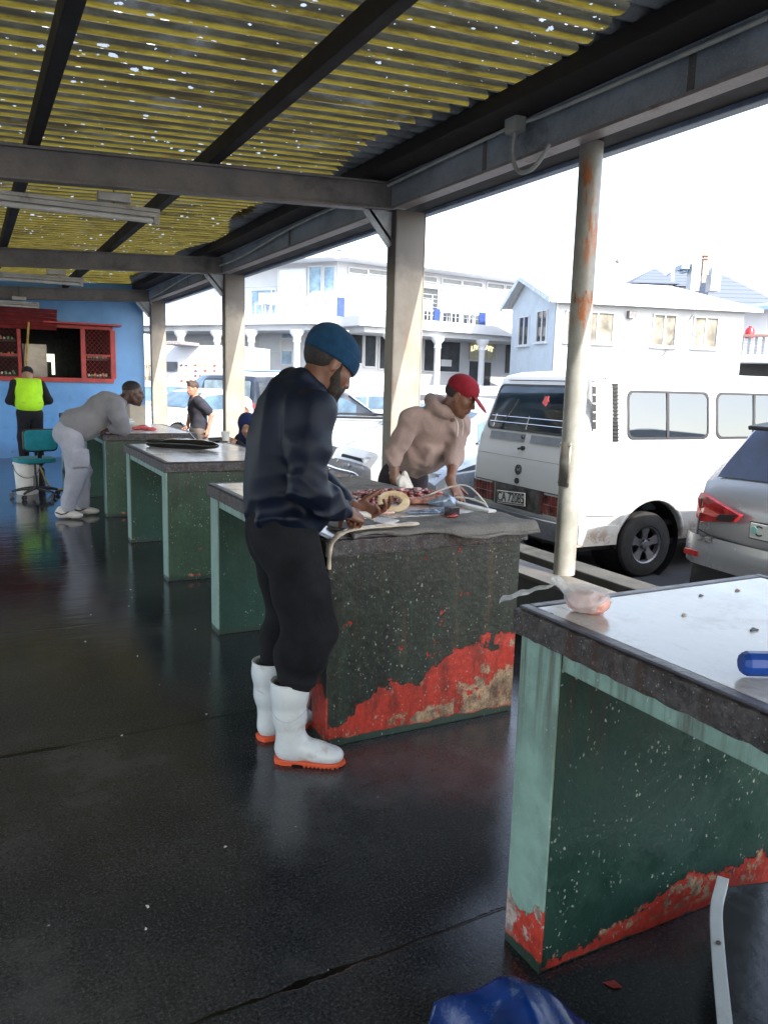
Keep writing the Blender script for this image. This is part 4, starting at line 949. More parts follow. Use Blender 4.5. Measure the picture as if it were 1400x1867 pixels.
# mouldings over the rear arch
arcp = [(1.12+.435*math.cos(R(t_)), .36+.435*math.sin(R(t_))) for t_ in range(5, 176, 10)]
MB().tube([VS(u, v, .004) for u, v in arcp], .02, 8).build('arch_lip', VP, van, smooth=60)
# grey bands under the rear window, emblem, lock, handle, lights, plate
for (y0, y1) in ((.12, .76), (-.62, .02)): MB().prism([(y0, 1.28), (y1, 1.28), (y1, 1.36), (y0, 1.36)], .0, .004, lambda u, v, w: VR(u, v, .003+w)).build('grey_trim', simple('grey_trim', (.17, .18, .20), .5), van)
em_ = ring([(.052*math.cos(2*math.pi*k/32)-.0, 1.0+.052*math.sin(2*math.pi*k/32)) for k in range(32)], [(.044*math.cos(2*math.pi*k/32), 1.0+.044*math.sin(2*math.pi*k/32)) for k in range(32)], VR, 0, .012)
def sbar(a, b, w=.007): em_.bar(VR(*a, .009), VR(*b, .009), w, .006, (1, 0, 0))
for s_ in (-1, 1):
    sbar((s_*.020, 1.044), (0, 1.006)); sbar((s_*.042, 1.022), (s_*.016, .958)); sbar((s_*.016, .958), (0, .996))
em_.build('emblem', simple('dark_emblem', (.05, .055, .06), .4, .3), van)
MB().cyl(VR(0, .885, 0), VR(0, .885, .02), .03, 16).build('lock_knob', M_BLACK, van, smooth=40)
MB().cyl(VR(.03, 1.22, 0), VR(.03, 1.22, .03), .022, 12).bar(VR(.03, 1.22, .03), VR(-.02, 1.21, .035), .02, .02).build('handle', M_BLACK, van)
MB().cyl(VR(0, 1.33, 0), VR(0, 1.33, .03), .018, 10).build('washer_nozzle', M_BLACK, van)
for s_ in (-1, 1):
    y0, y1 = sorted((s_*.42, s_*.89)); lb = MB(); NN = 8
    for i in range(NN):
        for (z0, z1) in ((.62, .715), (.72, .81)): 
            lb.add([VR(y0+(y1-y0)*(i+e), z_, .012) if False else VR(y0+(y1-y0)*(i+e)/NN, z_, .012) for e, z_ in ((0.04, z0), (.96, z0), (.96, z1), (.04, z1))], [(0, 1, 2, 3)])
    lb.build('rear_light', simple('dim_red_lens', (.13, .025, .02), .15, var=.8, sc=9, dirt=(.25, .2, .18), dirtamt=.5, dsc=7), van)
    MB().prism([(y0-.01, .605), (y1, .605), (y1, .825), (y0-.01, .825)], 0, .006, lambda u, v, w: VR(u, v, w)).build('light_surround', M_BLACK, van)
MB().prism([(-.40, .60), (.40, .60), (.40, .825), (-.40, .825)], 0, .004, lambda u, v, w: VR(u, v, w)).build('plate_recess', simple('grimy_recess', (.06, .055, .05), .6, var=.6, sc=12), van)
pc = VR(-.03, .705, .05); ya = Vector((0, -1, 0)); tilt = Matrix.Rotation(R(4), 3, 'X')
pl_ = MB().box(pc, (.008, .50, .135), Matrix.Rotation(R(-4), 3, 'X')).build('number_plate', simple('plate_white', (.62, .62, .58), .35, var=.1, dirt=(.3, .25, .18), dirtamt=.5), van, bevel=.006)
yv = tilt.inverted() @ Vector((0, -1, 0)); zv = tilt.inverted() @ Vector((0, 0, 1))
text_mesh('CA 72085', .135, simple('plate_text', (.02, .025, .03), .5), 'plate_text', pl_, frame_M(pc+Vector((-.006, 0, 0)), yv, zv), .0015, lambda p: Vector((p.x*.86, p.y, p.z)), .001)
ob = ring([(a*.5-.0, b) for a, b in rr(-.485, .485, -.058, .058, .012)], [(a*.5, b) for a, b in rr(-.465, .465, -.050, .050, .01)], lambda u, v, w: pc+yv*u+zv*v+Vector((-w, 0, 0)), .003, .006).build('plate_border', simple('plate_text', (.02, .025, .03), .5), pl_)
bb = MB(); M_BUMP = steel_mat('dented_grey_bumper', (.075, .085, .10), (.15, .165, .18), .4, .5, 60)
bp = [(0.9, -.955, .54)]; 
outl = [(.70, .93), (.22, .93), (.10, .86), (.06, .6), (.045, 0), (.06, -.6), (.10, -.86), (.22, -.93)]
for z0, z1 in ((.40, .575),):
    n = len(outl); vs = [(x, y, z) for z in (z0, z1) for x, y in outl]+[(x+.07, y*.96, z) for z in (z0, z1) for x, y in outl]
    fs = []
    for i in range(n-1): fs += [(i, i+1, n+i+1, n+i), (n+i, n+i+1, 3*n+i+1, 3*n+i), (2*n+i, i, 0, 0)[:0] or (i, 2*n+i, 2*n+i+1, i+1), (2*n+i, 3*n+i, 3*n+i+1, 2*n+i+1)]
    bb.add(vs, fs)
bb.build('rear_bumper', M_BUMP, van, smooth=30)
MB().prism([(.20, .37), (.68, .37), (.70, .56), (.20, .575)], .0, .02, lambda u, v, w: Vector((u, -.905-w, v))).build('bumper_wing', VP, van, bevel=.006)
for x in (1.12, 3.58):
    for s_ in (-1, 1): wheel(van, x, s_*.86, .325, s_, .2, rimr=.19)
# ---- generic car shell ------------------------------------------------
def car(label, cat, name, loc, rz, L, W, paint, prof, belt, zlow=.22, wheels=(), wr_=.32, glass=None, group=None, tumble=.28, nose=.16, tail=.10, parts=(), screens=(), roofrack=False, grp=None):
    """prof: [(x, ztop)] side outline from rear to front, belt: [(x,z)] height of the window sill"""
    c = empty(name, loc, rz, label, cat, group)
    glass = glass or M_DARKGLASS
    def ip(P, x):
        if x <= P[0][0]: return P[0][1]
        for i in range(len(P)-1):
            if P[i][0] <= x <= P[i+1][0]: t = (x-P[i][0])/max(1e-6, P[i+1][0]-P[i][0]); return P[i][1]+(P[i+1][1]-P[i][1])*t
        return P[-1][1]
    xs = sorted(set([round(L*i/44, 3) for i in range(45)]+[round(p[0], 3) for p in prof]))
    def hw(x):
        e = 1
        if x < tail*2: e = 1-.13*(1-x/(tail*2))**2
        if x > L-nose*3: e = 1-.12*((x-(L-nose*3))/(nose*3))**2.2
        return W/2*e
    def sec(x):
        zt = ip(prof, x); zb_ = min(ip(belt, x), zt-.02); w = hw(x); g_ = max(0, zt-zb_-.04); wt = w*.985-tumble*g_; zl = zlow+.05*max(0, (x-(L-.5))/.5)
        zm = zl+(zb_-zl)*.5
        pts = [(0, zl), (w*.86, zl), (w*.955, zl+.04), (w*.985, zl+.16), (w, zm), (w*1.0, zb_-.12), (w*.985, zb_-.02), (w*.965, zb_), ]
        k = min(1, g_/.25)
        pts += [(wt+.012*k+(0 if k else -.02), zb_+(zt-zb_)*.80), (wt-.03-.02*k, zt-.02), (wt*.80, zt-.004+.01), (wt*.4, zt+.014), (0, zt+.018)]
        return pts
    vs = []; secs = [sec(x) for x in xs]; M_ = len(secs[0])
    for x, s in zip(xs, secs):
        vs += [(x, -y, z) for y, z in s]+[(x, y, z) for y, z in reversed(s[1:-1])]
    K = 2*M_-2; fs = [(i*K+k, i*K+(k+1) % K, (i+1)*K+(k+1) % K, (i+1)*K+k) for i in range(len(xs)-1) for k in range(K)]
    fs += [tuple(reversed(range(K))), tuple((len(xs)-1)*K+k for k in range(K))]
    body = MB().add(vs, fs).build('body', paint, c, smooth=32)
    if wheels:
        cm = MB()
        for x in wheels: cm.cyl((x, -W, wr_), (x, -W/2+.22, wr_), wr_*1.14, 36).cyl((x, W/2-.22, wr_), (x, W, wr_), wr_*1.14, 36)
        boolean_cut(body, cm.mesh())
        for x in wheels:
            for s_ in (-1, 1):
                MB().cyl((x, s_*(W/2-.22), wr_), (x, s_*(W/2-.24), wr_), wr_*1.13, 24).build('wheel_housing', M_BLACK, c)
                wheel(c, x, s_*(W/2-.03), wr_, s_, .19)
    def SD(s_):
        def fn(x, t, w):
            zt = ip(prof, x); zb_ = min(ip(belt, x), zt-.02); g_ = max(0, zt-zb_-.04); W0 = hw(x); wt = W0*.985-tumble*g_+.012; y0 = W0*.965
            z = zb_+(zt-zb_)*t; tt = t/.80; return Vector((x, s_*(y0+(wt-y0)*tt+w), z))
        return fn
    for (x0, x1) in parts:                      # side windows (between pillars)
        for s_ in (-1, 1):
            fn = SD(s_); p = []
            n = 6
            lo = [(x0+(x1-x0)*i/n, .04) for i in range(n+1)]; hi = [(x1-(x1-x0)*i/n, .78) for i in range(n+1)]
            xa, xb = x0, x1
            b = MB(); vs = []
            for i in range(n+1):
                x = x0+(x1-x0)*i/n
                for t in (.05, .3, .55, .78): vs.append(fn(x, t, .006))
            b.add(vs, [(i*4+j, (i+1)*4+j, (i+1)*4+j+1, i*4+j+1) for i in range(n) for j in range(3)])
            b.build('side_window', glass, c, smooth=60)
    for (x0, x1, fr_) in screens:               # windscreen / rear screen over the sloping top profile
        b = MB(); n = 8; vs = []
        for i in range(n+1):
            x = x0+(x1-x0)*i/n; zt = ip(prof, x); zb_ = min(ip(belt, x), zt-.02); g_ = max(0, zt-zb_-.04); wt = hw(x)*.985-tumble*g_-.05
            for j in range(9):
                q = -1+2*j/8; vs.append((x+(-.012 if x1 < L*.5 else .012), q*wt*fr_, zt+.03-.02*abs(q)**2))
        b.add(vs, [(i*9+j, (i+1)*9+j, (i+1)*9+j+1, i*9+j+1) for i in range(n) for j in range(8)]); b.build('windscreen' if x1 > L*.5 else 'rear_screen', glass, c, smooth=60)
    MB().span(.35, L-.35, -W/2+.12, W/2-.12, zlow-.06, zlow+.02).build('underbody', M_BLACK, c)
    c['_L'] = L
    return c, hw, ip
def clear_key(c):
    if '_L' in c: del c['_L']
SILV = car_paint('silver_car_paint', (.34, .37, .41), .22, .35, .12); WHT = car_paint('white_car_paint', (.40, .41, .43), .2, 0, .12); DKB = car_paint('dark_blue_car_paint', (.012, .018, .030), .3, .1, .15); GRY = car_paint('grey_car_paint', (.26, .27, .29), .2, .4, .1)
HEADL = glass_mat('headlight_lens', (.40, .43, .46), .08); REDL = simple('red_lens', (.42, .03, .03), .12, var=.4, sc=14)
# silver crossover at the right edge, rear towards us ------------------
sx, hwx, ipx = car('silver grey crossover with red tail light, rear corner at the right photo edge', 'car', 'parked_car', (5.15, 3.62, -.3), R(-4), 4.65, 1.89,
    car_paint('silver_taupe_paint', (.36, .37, .38), .2, .4, .1), [(0, .93), (.03, 1.02), (.10, 1.14), (.36, 1.55), (.48, 1.63), (.9, 1.67), (1.9, 1.68), (2.7, 1.62), (3.5, 1.1), (4.4, .95), (4.65, .70)],
    [(0, .98), (.4, 1.10), (2.4, 1.04), (3.4, 1.0), (4.65, .9)], .36, (.88, 3.75), .36, glass=glass_mat('tinted_glass', (.03, .045, .10), .05), parts=((.62, 1.35), (1.45, 2.3), (2.4, 3.2)), tumble=.46, screens=((.11, .37, .93), (2.75, 3.45, .95)))
M_MATT = simple('matt_black_trim', (.018, .019, .022), .55, var=.2)
MB().grid(16, 6, lambda u, v: ((-.055+.03*abs(2*u-1)**3+.10*(abs(2*u-1) > .9)+.02*v), (-.93+1.86*u), .20+.26*v)).build('rear_diffuser', M_MATT, sx, smooth=60)
b = MB().grid(16, 5, lambda u, v: ((-.085+.03*abs(2*u-1)**2+.5*max(0, abs(2*u-1)-.86)+.035*abs(v-.5)), (-.945+1.89*u), .46+.24*v)); b.build('rear_bumper', car_paint('silver_taupe_paint2', (.40, .41, .42), .2, .4, .1), sx, smooth=60)
MB().box((.30, 0, 1.60), (.40, 1.02, .035), Matrix.Rotation(R(-8), 3, 'Y')).build('roof_spoiler', M_MATT, sx, bevel=.012)
for s_ in (1, -1):
    pts = [(.93, .98), (.86, 1.035), (.60, .985), (.36, .925), (.42, .86), (.66, .83), (.80, .80), (.93, .82)]
    tl = MB().prism([(a*s_, b_) for a, b_ in pts], 0, .05, lambda u, v, w: Vector((-.030-w+.30*max(0, abs(u)-.74)*2, u*.945, v))).build('tail_light', REDL, sx, bevel=.008)
    MB().prism([(a*s_, b_) for a, b_ in ((.88, .90), (.72, .935), (.56, .90), (.60, .875), (.74, .885), (.88, .865))], 0, .006, lambda u, v, w: Vector((-.082-w+.6*max(0, abs(u)-.74), u*.945, v))).build('light_guide', simple('pale_red_lens', (.65, .16, .13), .2), tl)
    MB().prism([(a*s_, b_) for a, b_ in ((.52, .905), (.36, .925), (.42, .862), (.56, .850))], 0, .004, lambda u, v, w: Vector((-.087-w, u, v))).build('light_base', M_BLACK, tl)
    MB().box((-.055, s_*.80, .545), (.03, .15, .045)).build('reflector', REDL, sx, bevel=.006)
    MB().tube([(-.085, s_*.62, .27), (-.02, s_*.62, .27), (.25, s_*.62, .27)], .055, 20, cap=False).build('exhaust', M_CHROME, sx, smooth=60)
pl2 = MB().box((-.05, 0, .83), (.012, .50, .115)).build('number_plate', simple('plate_white', (.62, .62, .58), .35), sx, bevel=.006)
MB().span(-.056, -.045, -.26, .26, .765, .895).build('plate_frame', M_BLACK, sx)
bpy.data.objects[pl2.name].location.x = -.008
text_mesh('C  G', .11, simple('plate_text', (.02, .025, .03), .5), 'plate_text', pl2, frame_M(Vector((-.058, .10, .83)), (0, -1, 0), (0, 0, 1)), .002)
MB().cyl((-.066, .205, .835), (-.055, .205, .835), .028, 16).build('plate_emblem', simple('pale_green_emblem', (.25, .5, .42), .5), pl2)
text_mesh('X3', .105, M_CHROME, 'badge', sx, frame_M(Vector((-.062, .66, .68)), (0, -1, 0), (0, 0, 1)), .006, lambda p: Vector((p.x*1.25+p.y*.2, p.y*.8, p.z)), .002)
MB().tube([(-.05, y, .735-.05*(1-abs(y)/.75)**.5 if abs(y) < .75 else .74) for y in np.linspace(-.75, .75, 15)], .006, 6).build('tailgate_gap', M_BLACK, sx)
MB().tube([(-.028, .77, .99), (-.033, .775, .80), (-.045, .77, .62), (-.05, .70, .545), (-.06, 0, .525), (-.05, -.70, .545)], .005, 6).build('tailgate_seam', M_BLACK, sx)
# silver hatch facing us, beside the van -------------------------------
def front_kit(c, L, W, z0, zg0, zg1, grille, lights, plate=None, ptxt=None, hood=None):
    for (y, z, w, h) in lights:
        for s_ in (-1, 1):
            MB().prism(rr(y-w/2, y+w/2, z-h/2, z+h/2, min(w, h)*.3), 0, .05, lambda u, v, q, s_=s_: Vector((L-.02+q-.55*max(0, abs(u)-W*.30)-.25*(v-z), s_*u, v))).build('headlight', HEADL, c, smooth=30)
            MB().lathe([(0, .0), (h*.36, .0), (h*.40, .02)], (L+.015-.55*max(0, abs(y)-W*.30), s_*y, z), 20, Matrix.Rotation(R(90), 3, 'Y')).build('lamp_bowl', M_CHROME, c)
    for (w, a, b_, m_) in grille:
        MB().prism(rr(-w/2, w/2, a, b_, min(.03, (b_-a)*.4)), 0, .03, lambda u, v, q: Vector((L-.01+q-.3*max(0, abs(u)-W*.25), u, v))).build('grille', m_, c)
    if plate:
        p = MB().box((L+.04, 0, plate), (.012, .48, .11)).build('number_plate', simple('plate_pale', (.50, .58, .52), .4), c, bevel=.005)
        if ptxt: text_mesh(ptxt, .10, simple('plate_text', (.02, .025, .03), .5), 'plate_text', p, frame_M(Vector((L+.047, 0, plate)), (0, 1, 0), (0, 0, 1)), .001)
def place_front(px, py, z, d, L, rz):
    """nose point surveyed in the photo -> rear origin"""
    p = sight(px, py, d); return (p.x-L*math.cos(rz), p.y-L*math.sin(rz), -.3)
rzh = R(180-4)
L_ = 4.35; nose_ = Vector((5.05, 8.95, 0))
sh2, _, _ = car('silver sedan facing the shelter between the white van and the man in the red cap', 'car', 'parked_car', (nose_.x-L_*math.cos(rzh), nose_.y-L_*math.sin(rzh), -.3), rzh, L_, 1.74, SILV,
    [(0, .85), (.15, .98), (.75, 1.03), (1.35, 1.40), (1.7, 1.46), (2.4, 1.43), (3.2, .98), (3.9, .88), (4.2, .76), (4.35, .62)], [(0, .86), (1.0, .93), (3.1, .90), (4.35, .74)], .2, (.85, 3.45), .31,
    glass=M_BLUEGLASS, parts=((.95, 1.6), (1.66, 2.4)), screens=((.85, 1.35, .95), (2.5, 3.15, .95)))
front_kit(sh2, L_-.05, 1.74, 0, 0, 0, ((.9, .66, .72, M_CHROME), (1.2, .28, .38, M_BLACK)), ((.63, .66, .34, .15),), .5, '50205')
# white hatch with bull bar left of the red cap man --------------------
rz2 = R(180-3); L2 = 3.9; n2 = Vector((4.75, 10.15, 0))
wc, _, _ = car('white car with black grille and chrome nudge bar behind the table between the two men', 'car', 'parked_car', (n2.x-L2*math.cos(rz2), n2.y-L2*math.sin(rz2), -.3), rz2, L2, 1.72, WHT,
    [(0, .95), (.12, 1.2), (.5, 1.45), (1.4, 1.52), (2.1, 1.48), (2.9, 1.05), (3.5, .97), (3.78, .88), (3.9, .70)], [(0, .95), (1.0, .97), (2.9, .96), (3.9, .8)], .2, (.7, 3.1), .31, glass=M_BLUEGLASS, parts=((.6, 1.3), (1.36, 2.3)), screens=((2.2, 2.85, .95),))
front_kit(wc, L2-.04, 1.72, 0, 0, 0, ((.78, .68, .79, M_BLACK), (.9, .42, .63, M_BLACK)), ((.64, .74, .36, .17),))
b = MB(); b.tube(smoothpath([(L2-.1, -.80, .35), (L2+.12, -.72, .5), (L2+.17, -.6, .60), (L2+.19, 0, .60), (L2+.17, .6, .60), (L2+.12, .72, .5), (L2-.1, .80, .35)]), .028, 10)
b.build('nudge_bar', M_CHROME, wc, smooth=60)
b = MB().tube(smoothpath([(L2+.16, -.42, .60), (L2+.16, -.4, .36), (L2+.16, .4, .36), (L2+.16, .42, .60)], 4), .022, 8); b.build('nudge_bar', M_CHROME, wc, smooth=60)
MB().cyl((L2-.01, 0, .655), (L2+.02, 0, .655), .03, 12).build('emblem', M_CHROME, wc)
# white pickup side on --------------------------------------------------
pu, _, _ = car('white pickup bed with a black rail, side on behind the white hatch', 'pickup', 'parked_pickup', (6.1, 15.6, -.3), R(-24), 5.0, 1.8, WHT,
    [(0, 1.08), (1.95, 1.08), (1.98, 1.10), (2.05, 1.72), (2.3, 1.78), (3.2, 1.76), (3.9, 1.18), (4.8, 1.02), (5.0, .8)], [(0, 1.04), (2.0, 1.04), (3.9, 1.08), (5, .95)], .4, (1.1, 4.05), .36, parts=((2.2, 2.8), (2.86, 3.5)), screens=((3.25, 3.85, .95),))
MB().box((.98, -.88, 1.12), (1.95, .05, .045)).box((.98, .88, 1.12), (1.95, .05, .045)).build('bed_rail', M_BLACK, pu)
# canopy with a dark window (white bakkie) ------------------------------
cn, _, _ = car('white canopy pickup with small dark rear window just left of the second column', 'pickup', 'parked_pickup', (7.7, 14.1, -.3), R(-20), 4.6, 1.75, WHT,
    [(0, 1.60), (.08, 1.78), (2.2, 1.80), (3.0, 1.72), (3.6, 1.15), (4.4, 1.0), (4.6, .8)], [(0, 1.05), (3.6, 1.1), (4.6, .9)], .35, (.9, 3.7), .34, parts=((.22, 1.1), (1.25, 2.1), (2.3, 3.0)), screens=((3.05, 3.55, .95),))
# grey suv behind --------------------------------------------------------
gs, _, _ = car('grey blue sedan with silver window line behind the white pickup', 'car', 'parked_car', (5.9, 19.6, -.3), R(-26), 4.6, 1.8, DKB,
    [(0, .9), (.2, 1.0), (.7, 1.1), (1.3, 1.5), (1.9, 1.58), (2.8, 1.54), (3.6, 1.02), (4.4, .9), (4.6, .7)], [(0, .9), (1.0, .98), (3.5, .97), (4.6, .8)], .25, (.9, 3.7), .33, glass=M_BLUEGLASS, parts=((.95, 1.7), (1.76, 2.6), (2.66, 3.1)), screens=((.75, 1.25, .95), (2.9, 3.5, .95)))
g2, _, _ = car('pale silver car in the second row behind the grey blue sedan', 'car', 'parked_car', (9.6, 23.2, -.3), R(-25), 4.4, 1.8, SILV,
    [(0, .9), (.2, 1.0), (.7, 1.15), (1.2, 1.45), (1.9, 1.52), (2.6, 1.48), (3.3, 1.02), (4.2, .9), (4.4, .7)], [(0, .9), (1.0, .98), (3.3, .97), (4.4, .8)], .25, (.9, 3.5), .33, glass=M_BLUEGLASS, parts=((.85, 1.6), (1.66, 2.5)), screens=((.75, 1.2, .95), (2.7, 3.2, .95)))
# row to the right of the red cap man ----------------------------------
r3, _, _ = car('white car roof line seen over the silver sedan beside the van', 'car', 'parked_car', (9.9, 12.4, -.3), R(176), 4.4, 1.75, WHT,
    [(0, .95), (.12, 1.2), (.6, 1.52), (1.5, 1.58), (2.4, 1.50), (3.2, 1.02), (4.0, .92), (4.4, .72)], [(0, .95), (1.0, .97), (3.1, .96), (4.4, .8)], .2, (.8, 3.5), .32, glass=M_BLUEGLASS, parts=((.6, 1.5), (1.56, 2.6)), screens=((2.5, 3.15, .95),))
# minibus with the long window -----------------------------------------
mb, _, _ = car('white minibus with blue roof line and long side window behind the dark off roader', 'minibus', 'parked_minibus', tuple((lambda q: (q.x, q.y+.92, -.3))(sight(432, 700, 25))), R(-14), 4.4, 1.85, WHT,
    [(0, 1.75), (.12, 2.0), (.4, 2.06), (3.2, 2.06), (3.9, 1.35), (4.25, 1.1), (4.4, .8)], [(0, 1.10), (3.8, 1.12), (4.4, 1.0)], .3, (.9, 3.5), .34, tumble=.12, glass=glass_mat('minibus_glass', (.10, .11, .12), .05), parts=((.25, 1.85), (1.95, 3.1)), screens=((3.25, 3.85, .95),))
MB().span(.3, 3.2, -.80, .80, 2.06, 2.10).build('roof_stripe', simple('blue_roof_line', (.10, .17, .32), .4), mb, bevel=.02)
# dark off roader, tail towards us --------------------------------------
jp, hj, _ = car('dark blue boxy off roader seen from behind, right of the walking man', 'car', 'parked_car', tuple((lambda q: (q.x, q.y, -.3))(sight(412, 700, 22))), R(45), 4.3, 1.85, DKB,
    [(0, 1.05), (.03, 1.2), (.16, 1.80), (.3, 1.88), (2.4, 1.88), (3.0, 1.18), (4.1, 1.05), (4.3, .8)], [(0, 1.08), (3.0, 1.12), (4.3, 1.0)], .35, (.85, 3.4), .38, tumble=.14, parts=((.35, 1.2), (1.3, 2.3)), screens=((2.45, 2.95, .95),))
MB().prism(rr(-.72, .72, 1.22, 1.76, .05), 0, .012, lambda u, v, w: Vector((-.012-w+.13*(v-1.1)/.75, -u, v))).build('rear_window', glass_mat('jeep_glass', (.12, .16, .18), .05), jp)
MB().box((.05, .05, 1.5), (.03, .13, .5), Matrix.Rotation(R(16), 3, 'X')).build('brown_strap', simple('brown_strap', (.30, .11, .06), .6), jp, bevel=.01)
MB().box((-.04, 0, .95), (.03, .46, .14)).build('plate_recess', M_BLACK, jp); MB().box((-.06, 0, .55), (.16, 1.8, .16)).build('rear_bumper', GRY, jp, bevel=.03)
for s_ in (-1, 1): MB().box((-.02, s_*.82, 1.0), (.05, .14, .30)).build('tail_light', REDL, jp, bevel=.01)
# white car, nose left of the walking man --------------------------------
wl, _, _ = car('white hatchback with dark headlight behind the walking man', 'car', 'parked_car', (7.3, 22.6, -.3), R(205), 4.2, 1.75, WHT,
    [(0, .95), (.12, 1.2), (.6, 1.46), (1.5, 1.52), (2.2, 1.46), (3.0, 1.0), (3.8, .88), (4.2, .66)], [(0, .95), (1.0, .97), (3.0, .93), (4.2, .76)], .2, (.8, 3.3), .32, glass=M_BLUEGLASS, parts=((.6, 1.4), (1.46, 2.4)), screens=((2.3, 2.95, .95),))
front_kit(wl, 4.15, 1.75, 0, 0, 0, ((.9, .35, .5, M_BLACK),), ())
for s_ in (-1, 1): MB().prism(rr(.45, .82, .60, .70, .03), 0, .03, lambda u, v, q, s_=s_: Vector((4.12+q-.55*max(0, abs(u)-.5), s_*u, v))).build('headlight', glass_mat('smoked_lens', (.06, .07, .08), .1), wl)
w3, _, _ = car('silver white suv parked far left beside the wooden fence', 'car', 'parked_car', (6.6, 26.4, -.3), R(200), 4.4, 1.8, SILV,
    [(0, .95), (.12, 1.3), (.6, 1.6), (1.8, 1.66), (2.6, 1.58), (3.3, 1.1), (4.1, 1.0), (4.4, .8)], [(0, .95), (1.0, 1.05), (3.2, 1.04), (4.4, .86)], .25, (.85, 3.5), .34, glass=M_BLUEGLASS, parts=((.6, 1.5), (1.56, 2.6)), screens=((2.7, 3.25, .95),))
w4, _, _ = car('white delivery van with sloping blue windscreen behind the walking man', 'van', 'parked_van', (9.4, 24.6, -.3), R(203), 4.8, 1.85, WHT,
    [(0, 1.8), (.1, 1.95), (3.0, 1.95), (3.9, 1.25), (4.6, 1.0), (4.8, .75)], [(0, 1.1), (3.8, 1.15), (4.8, .95)], .3, (.9, 3.9), .34, tumble=.12, glass=M_BLUEGLASS, parts=((2.4, 3.0),), screens=((3.1, 3.85, .95),))
for c_ in list(COL.objects): clear_key(c_)
# ================================================================= people: signed distance modelling + surface nets
def V3(a): return np.array(a, float)
class SDF:
    def __init__(s): s.ops = []
    def cap(s, a, b, r1, r2, k=.02, op='u'):
        a, b = V3(a), V3(b)
        def f(P):
            ba = b-a; L = max(1e-9, ba@ba); h = np.clip(((P-a)@ba)/L, 0, 1)
            return np.linalg.norm(P-a-h[:, None]*ba, axis=1)-(r1+(r2-r1)*h)
        c = (a+b)/2; s.ops.append((f, k, op, c, np.linalg.norm(b-a)/2+max(r1, r2))); return s
    def chain(s, pts, rs, k=.02, k2=None):
        for i in range(len(pts)-1): s.cap(pts[i], pts[i+1], rs[i], rs[i+1], k if i == 0 else (k2 or k))
        return s
    def ell(s, c, r, Rm=None, k=.02, op='u'):
        c, r = V3(c), V3(r); M = np.eye(3) if Rm is None else np.array(Rm)
        def f(P):
            q = (P-c)@M; k0 = np.linalg.norm(q/r, axis=1); k1 = np.linalg.norm(q/(r*r), axis=1)
            return k0*(k0-1)/np.maximum(k1, 1e-9)
        s.ops.append((f, k, op, c, r.max())); return s
    def rbox(s, c, h, rad, Rm=None, k=.02, op='u'):
        c, h = V3(c), V3(h); M = np.eye(3) if Rm is None else np.array(Rm)
        def f(P):
            q = np.abs((P-c)@M)-h+rad; return np.linalg.norm(np.maximum(q, 0), axis=1)+np.minimum(q.max(axis=1), 0)-rad
        s.ops.append((f, k, op, c, np.linalg.norm(h))); return s
    def bounds(s, pad=.03):
        lo = np.min([c-r for _, _, o, c, r in s.ops if o == 'u'], axis=0)-pad; hi = np.max([c+r for _, _, o, c, r in s.ops if o == 'u'], axis=0)+pad
        return lo, hi
    def ev(s, P):
        d = None
        for f, k, op, c, r in s.ops:
            q = f(P)
            if d is None: d = q; continue
            if op == 'u': h = np.clip(.5+.5*(d-q)/k, 0, 1); d = d+(q-d)*h-k*h*(1-h)
            else: h = np.clip(.5-.5*(d+q)/k, 0, 1); d = d+(-q-d)*h+k*h*(1-h)
        return d
    def mesh(s, h, fold=None, B=8):
        lo, hi = s.bounds(); n = (np.ceil((hi-lo)/h/B).astype(int)*B)
        nb = n//B; D = np.full(n+1, 1.0)
        ctr = np.stack(np.meshgrid(*[lo[i]+(np.arange(nb[i])+.5)*B*h for i in range(3)], indexing='ij'), -1).reshape(-1, 3)
        d = s.ev(ctr); rad = B*h*.87*1.35+.02
        act = np.abs(d) < rad; ins = d <= -rad
        Ds = D[:n[0], :n[1], :n[2]].reshape(nb[0], B, nb[1], B, nb[2], B).transpose(0, 2, 4, 1, 3, 5).reshape(-1, B, B, B).copy()
        Ds[ins] = -1.0
        off = np.stack(np.meshgrid(*[np.arange(B)*h]*3, indexing='ij'), -1).reshape(-1, 3)
        idx = np.nonzero(act)[0]
        for i0 in range(0, len(idx), 400):
            ii = idx[i0:i0+400]; P = ((ctr[ii]-B*h/2)[:, None, :]+off[None]).reshape(-1, 3)
            v = s.ev(P)
            if fold is not None: v = v+fold(P)
            Ds[ii] = v.reshape(-1, B, B, B)
        D[:n[0], :n[1], :n[2]] = Ds.reshape(nb[0], nb[1], nb[2], B, B, B).transpose(0, 3, 1, 4, 2, 5).reshape(n[0], n[1], n[2])
        return surface_nets(D, lo, h)
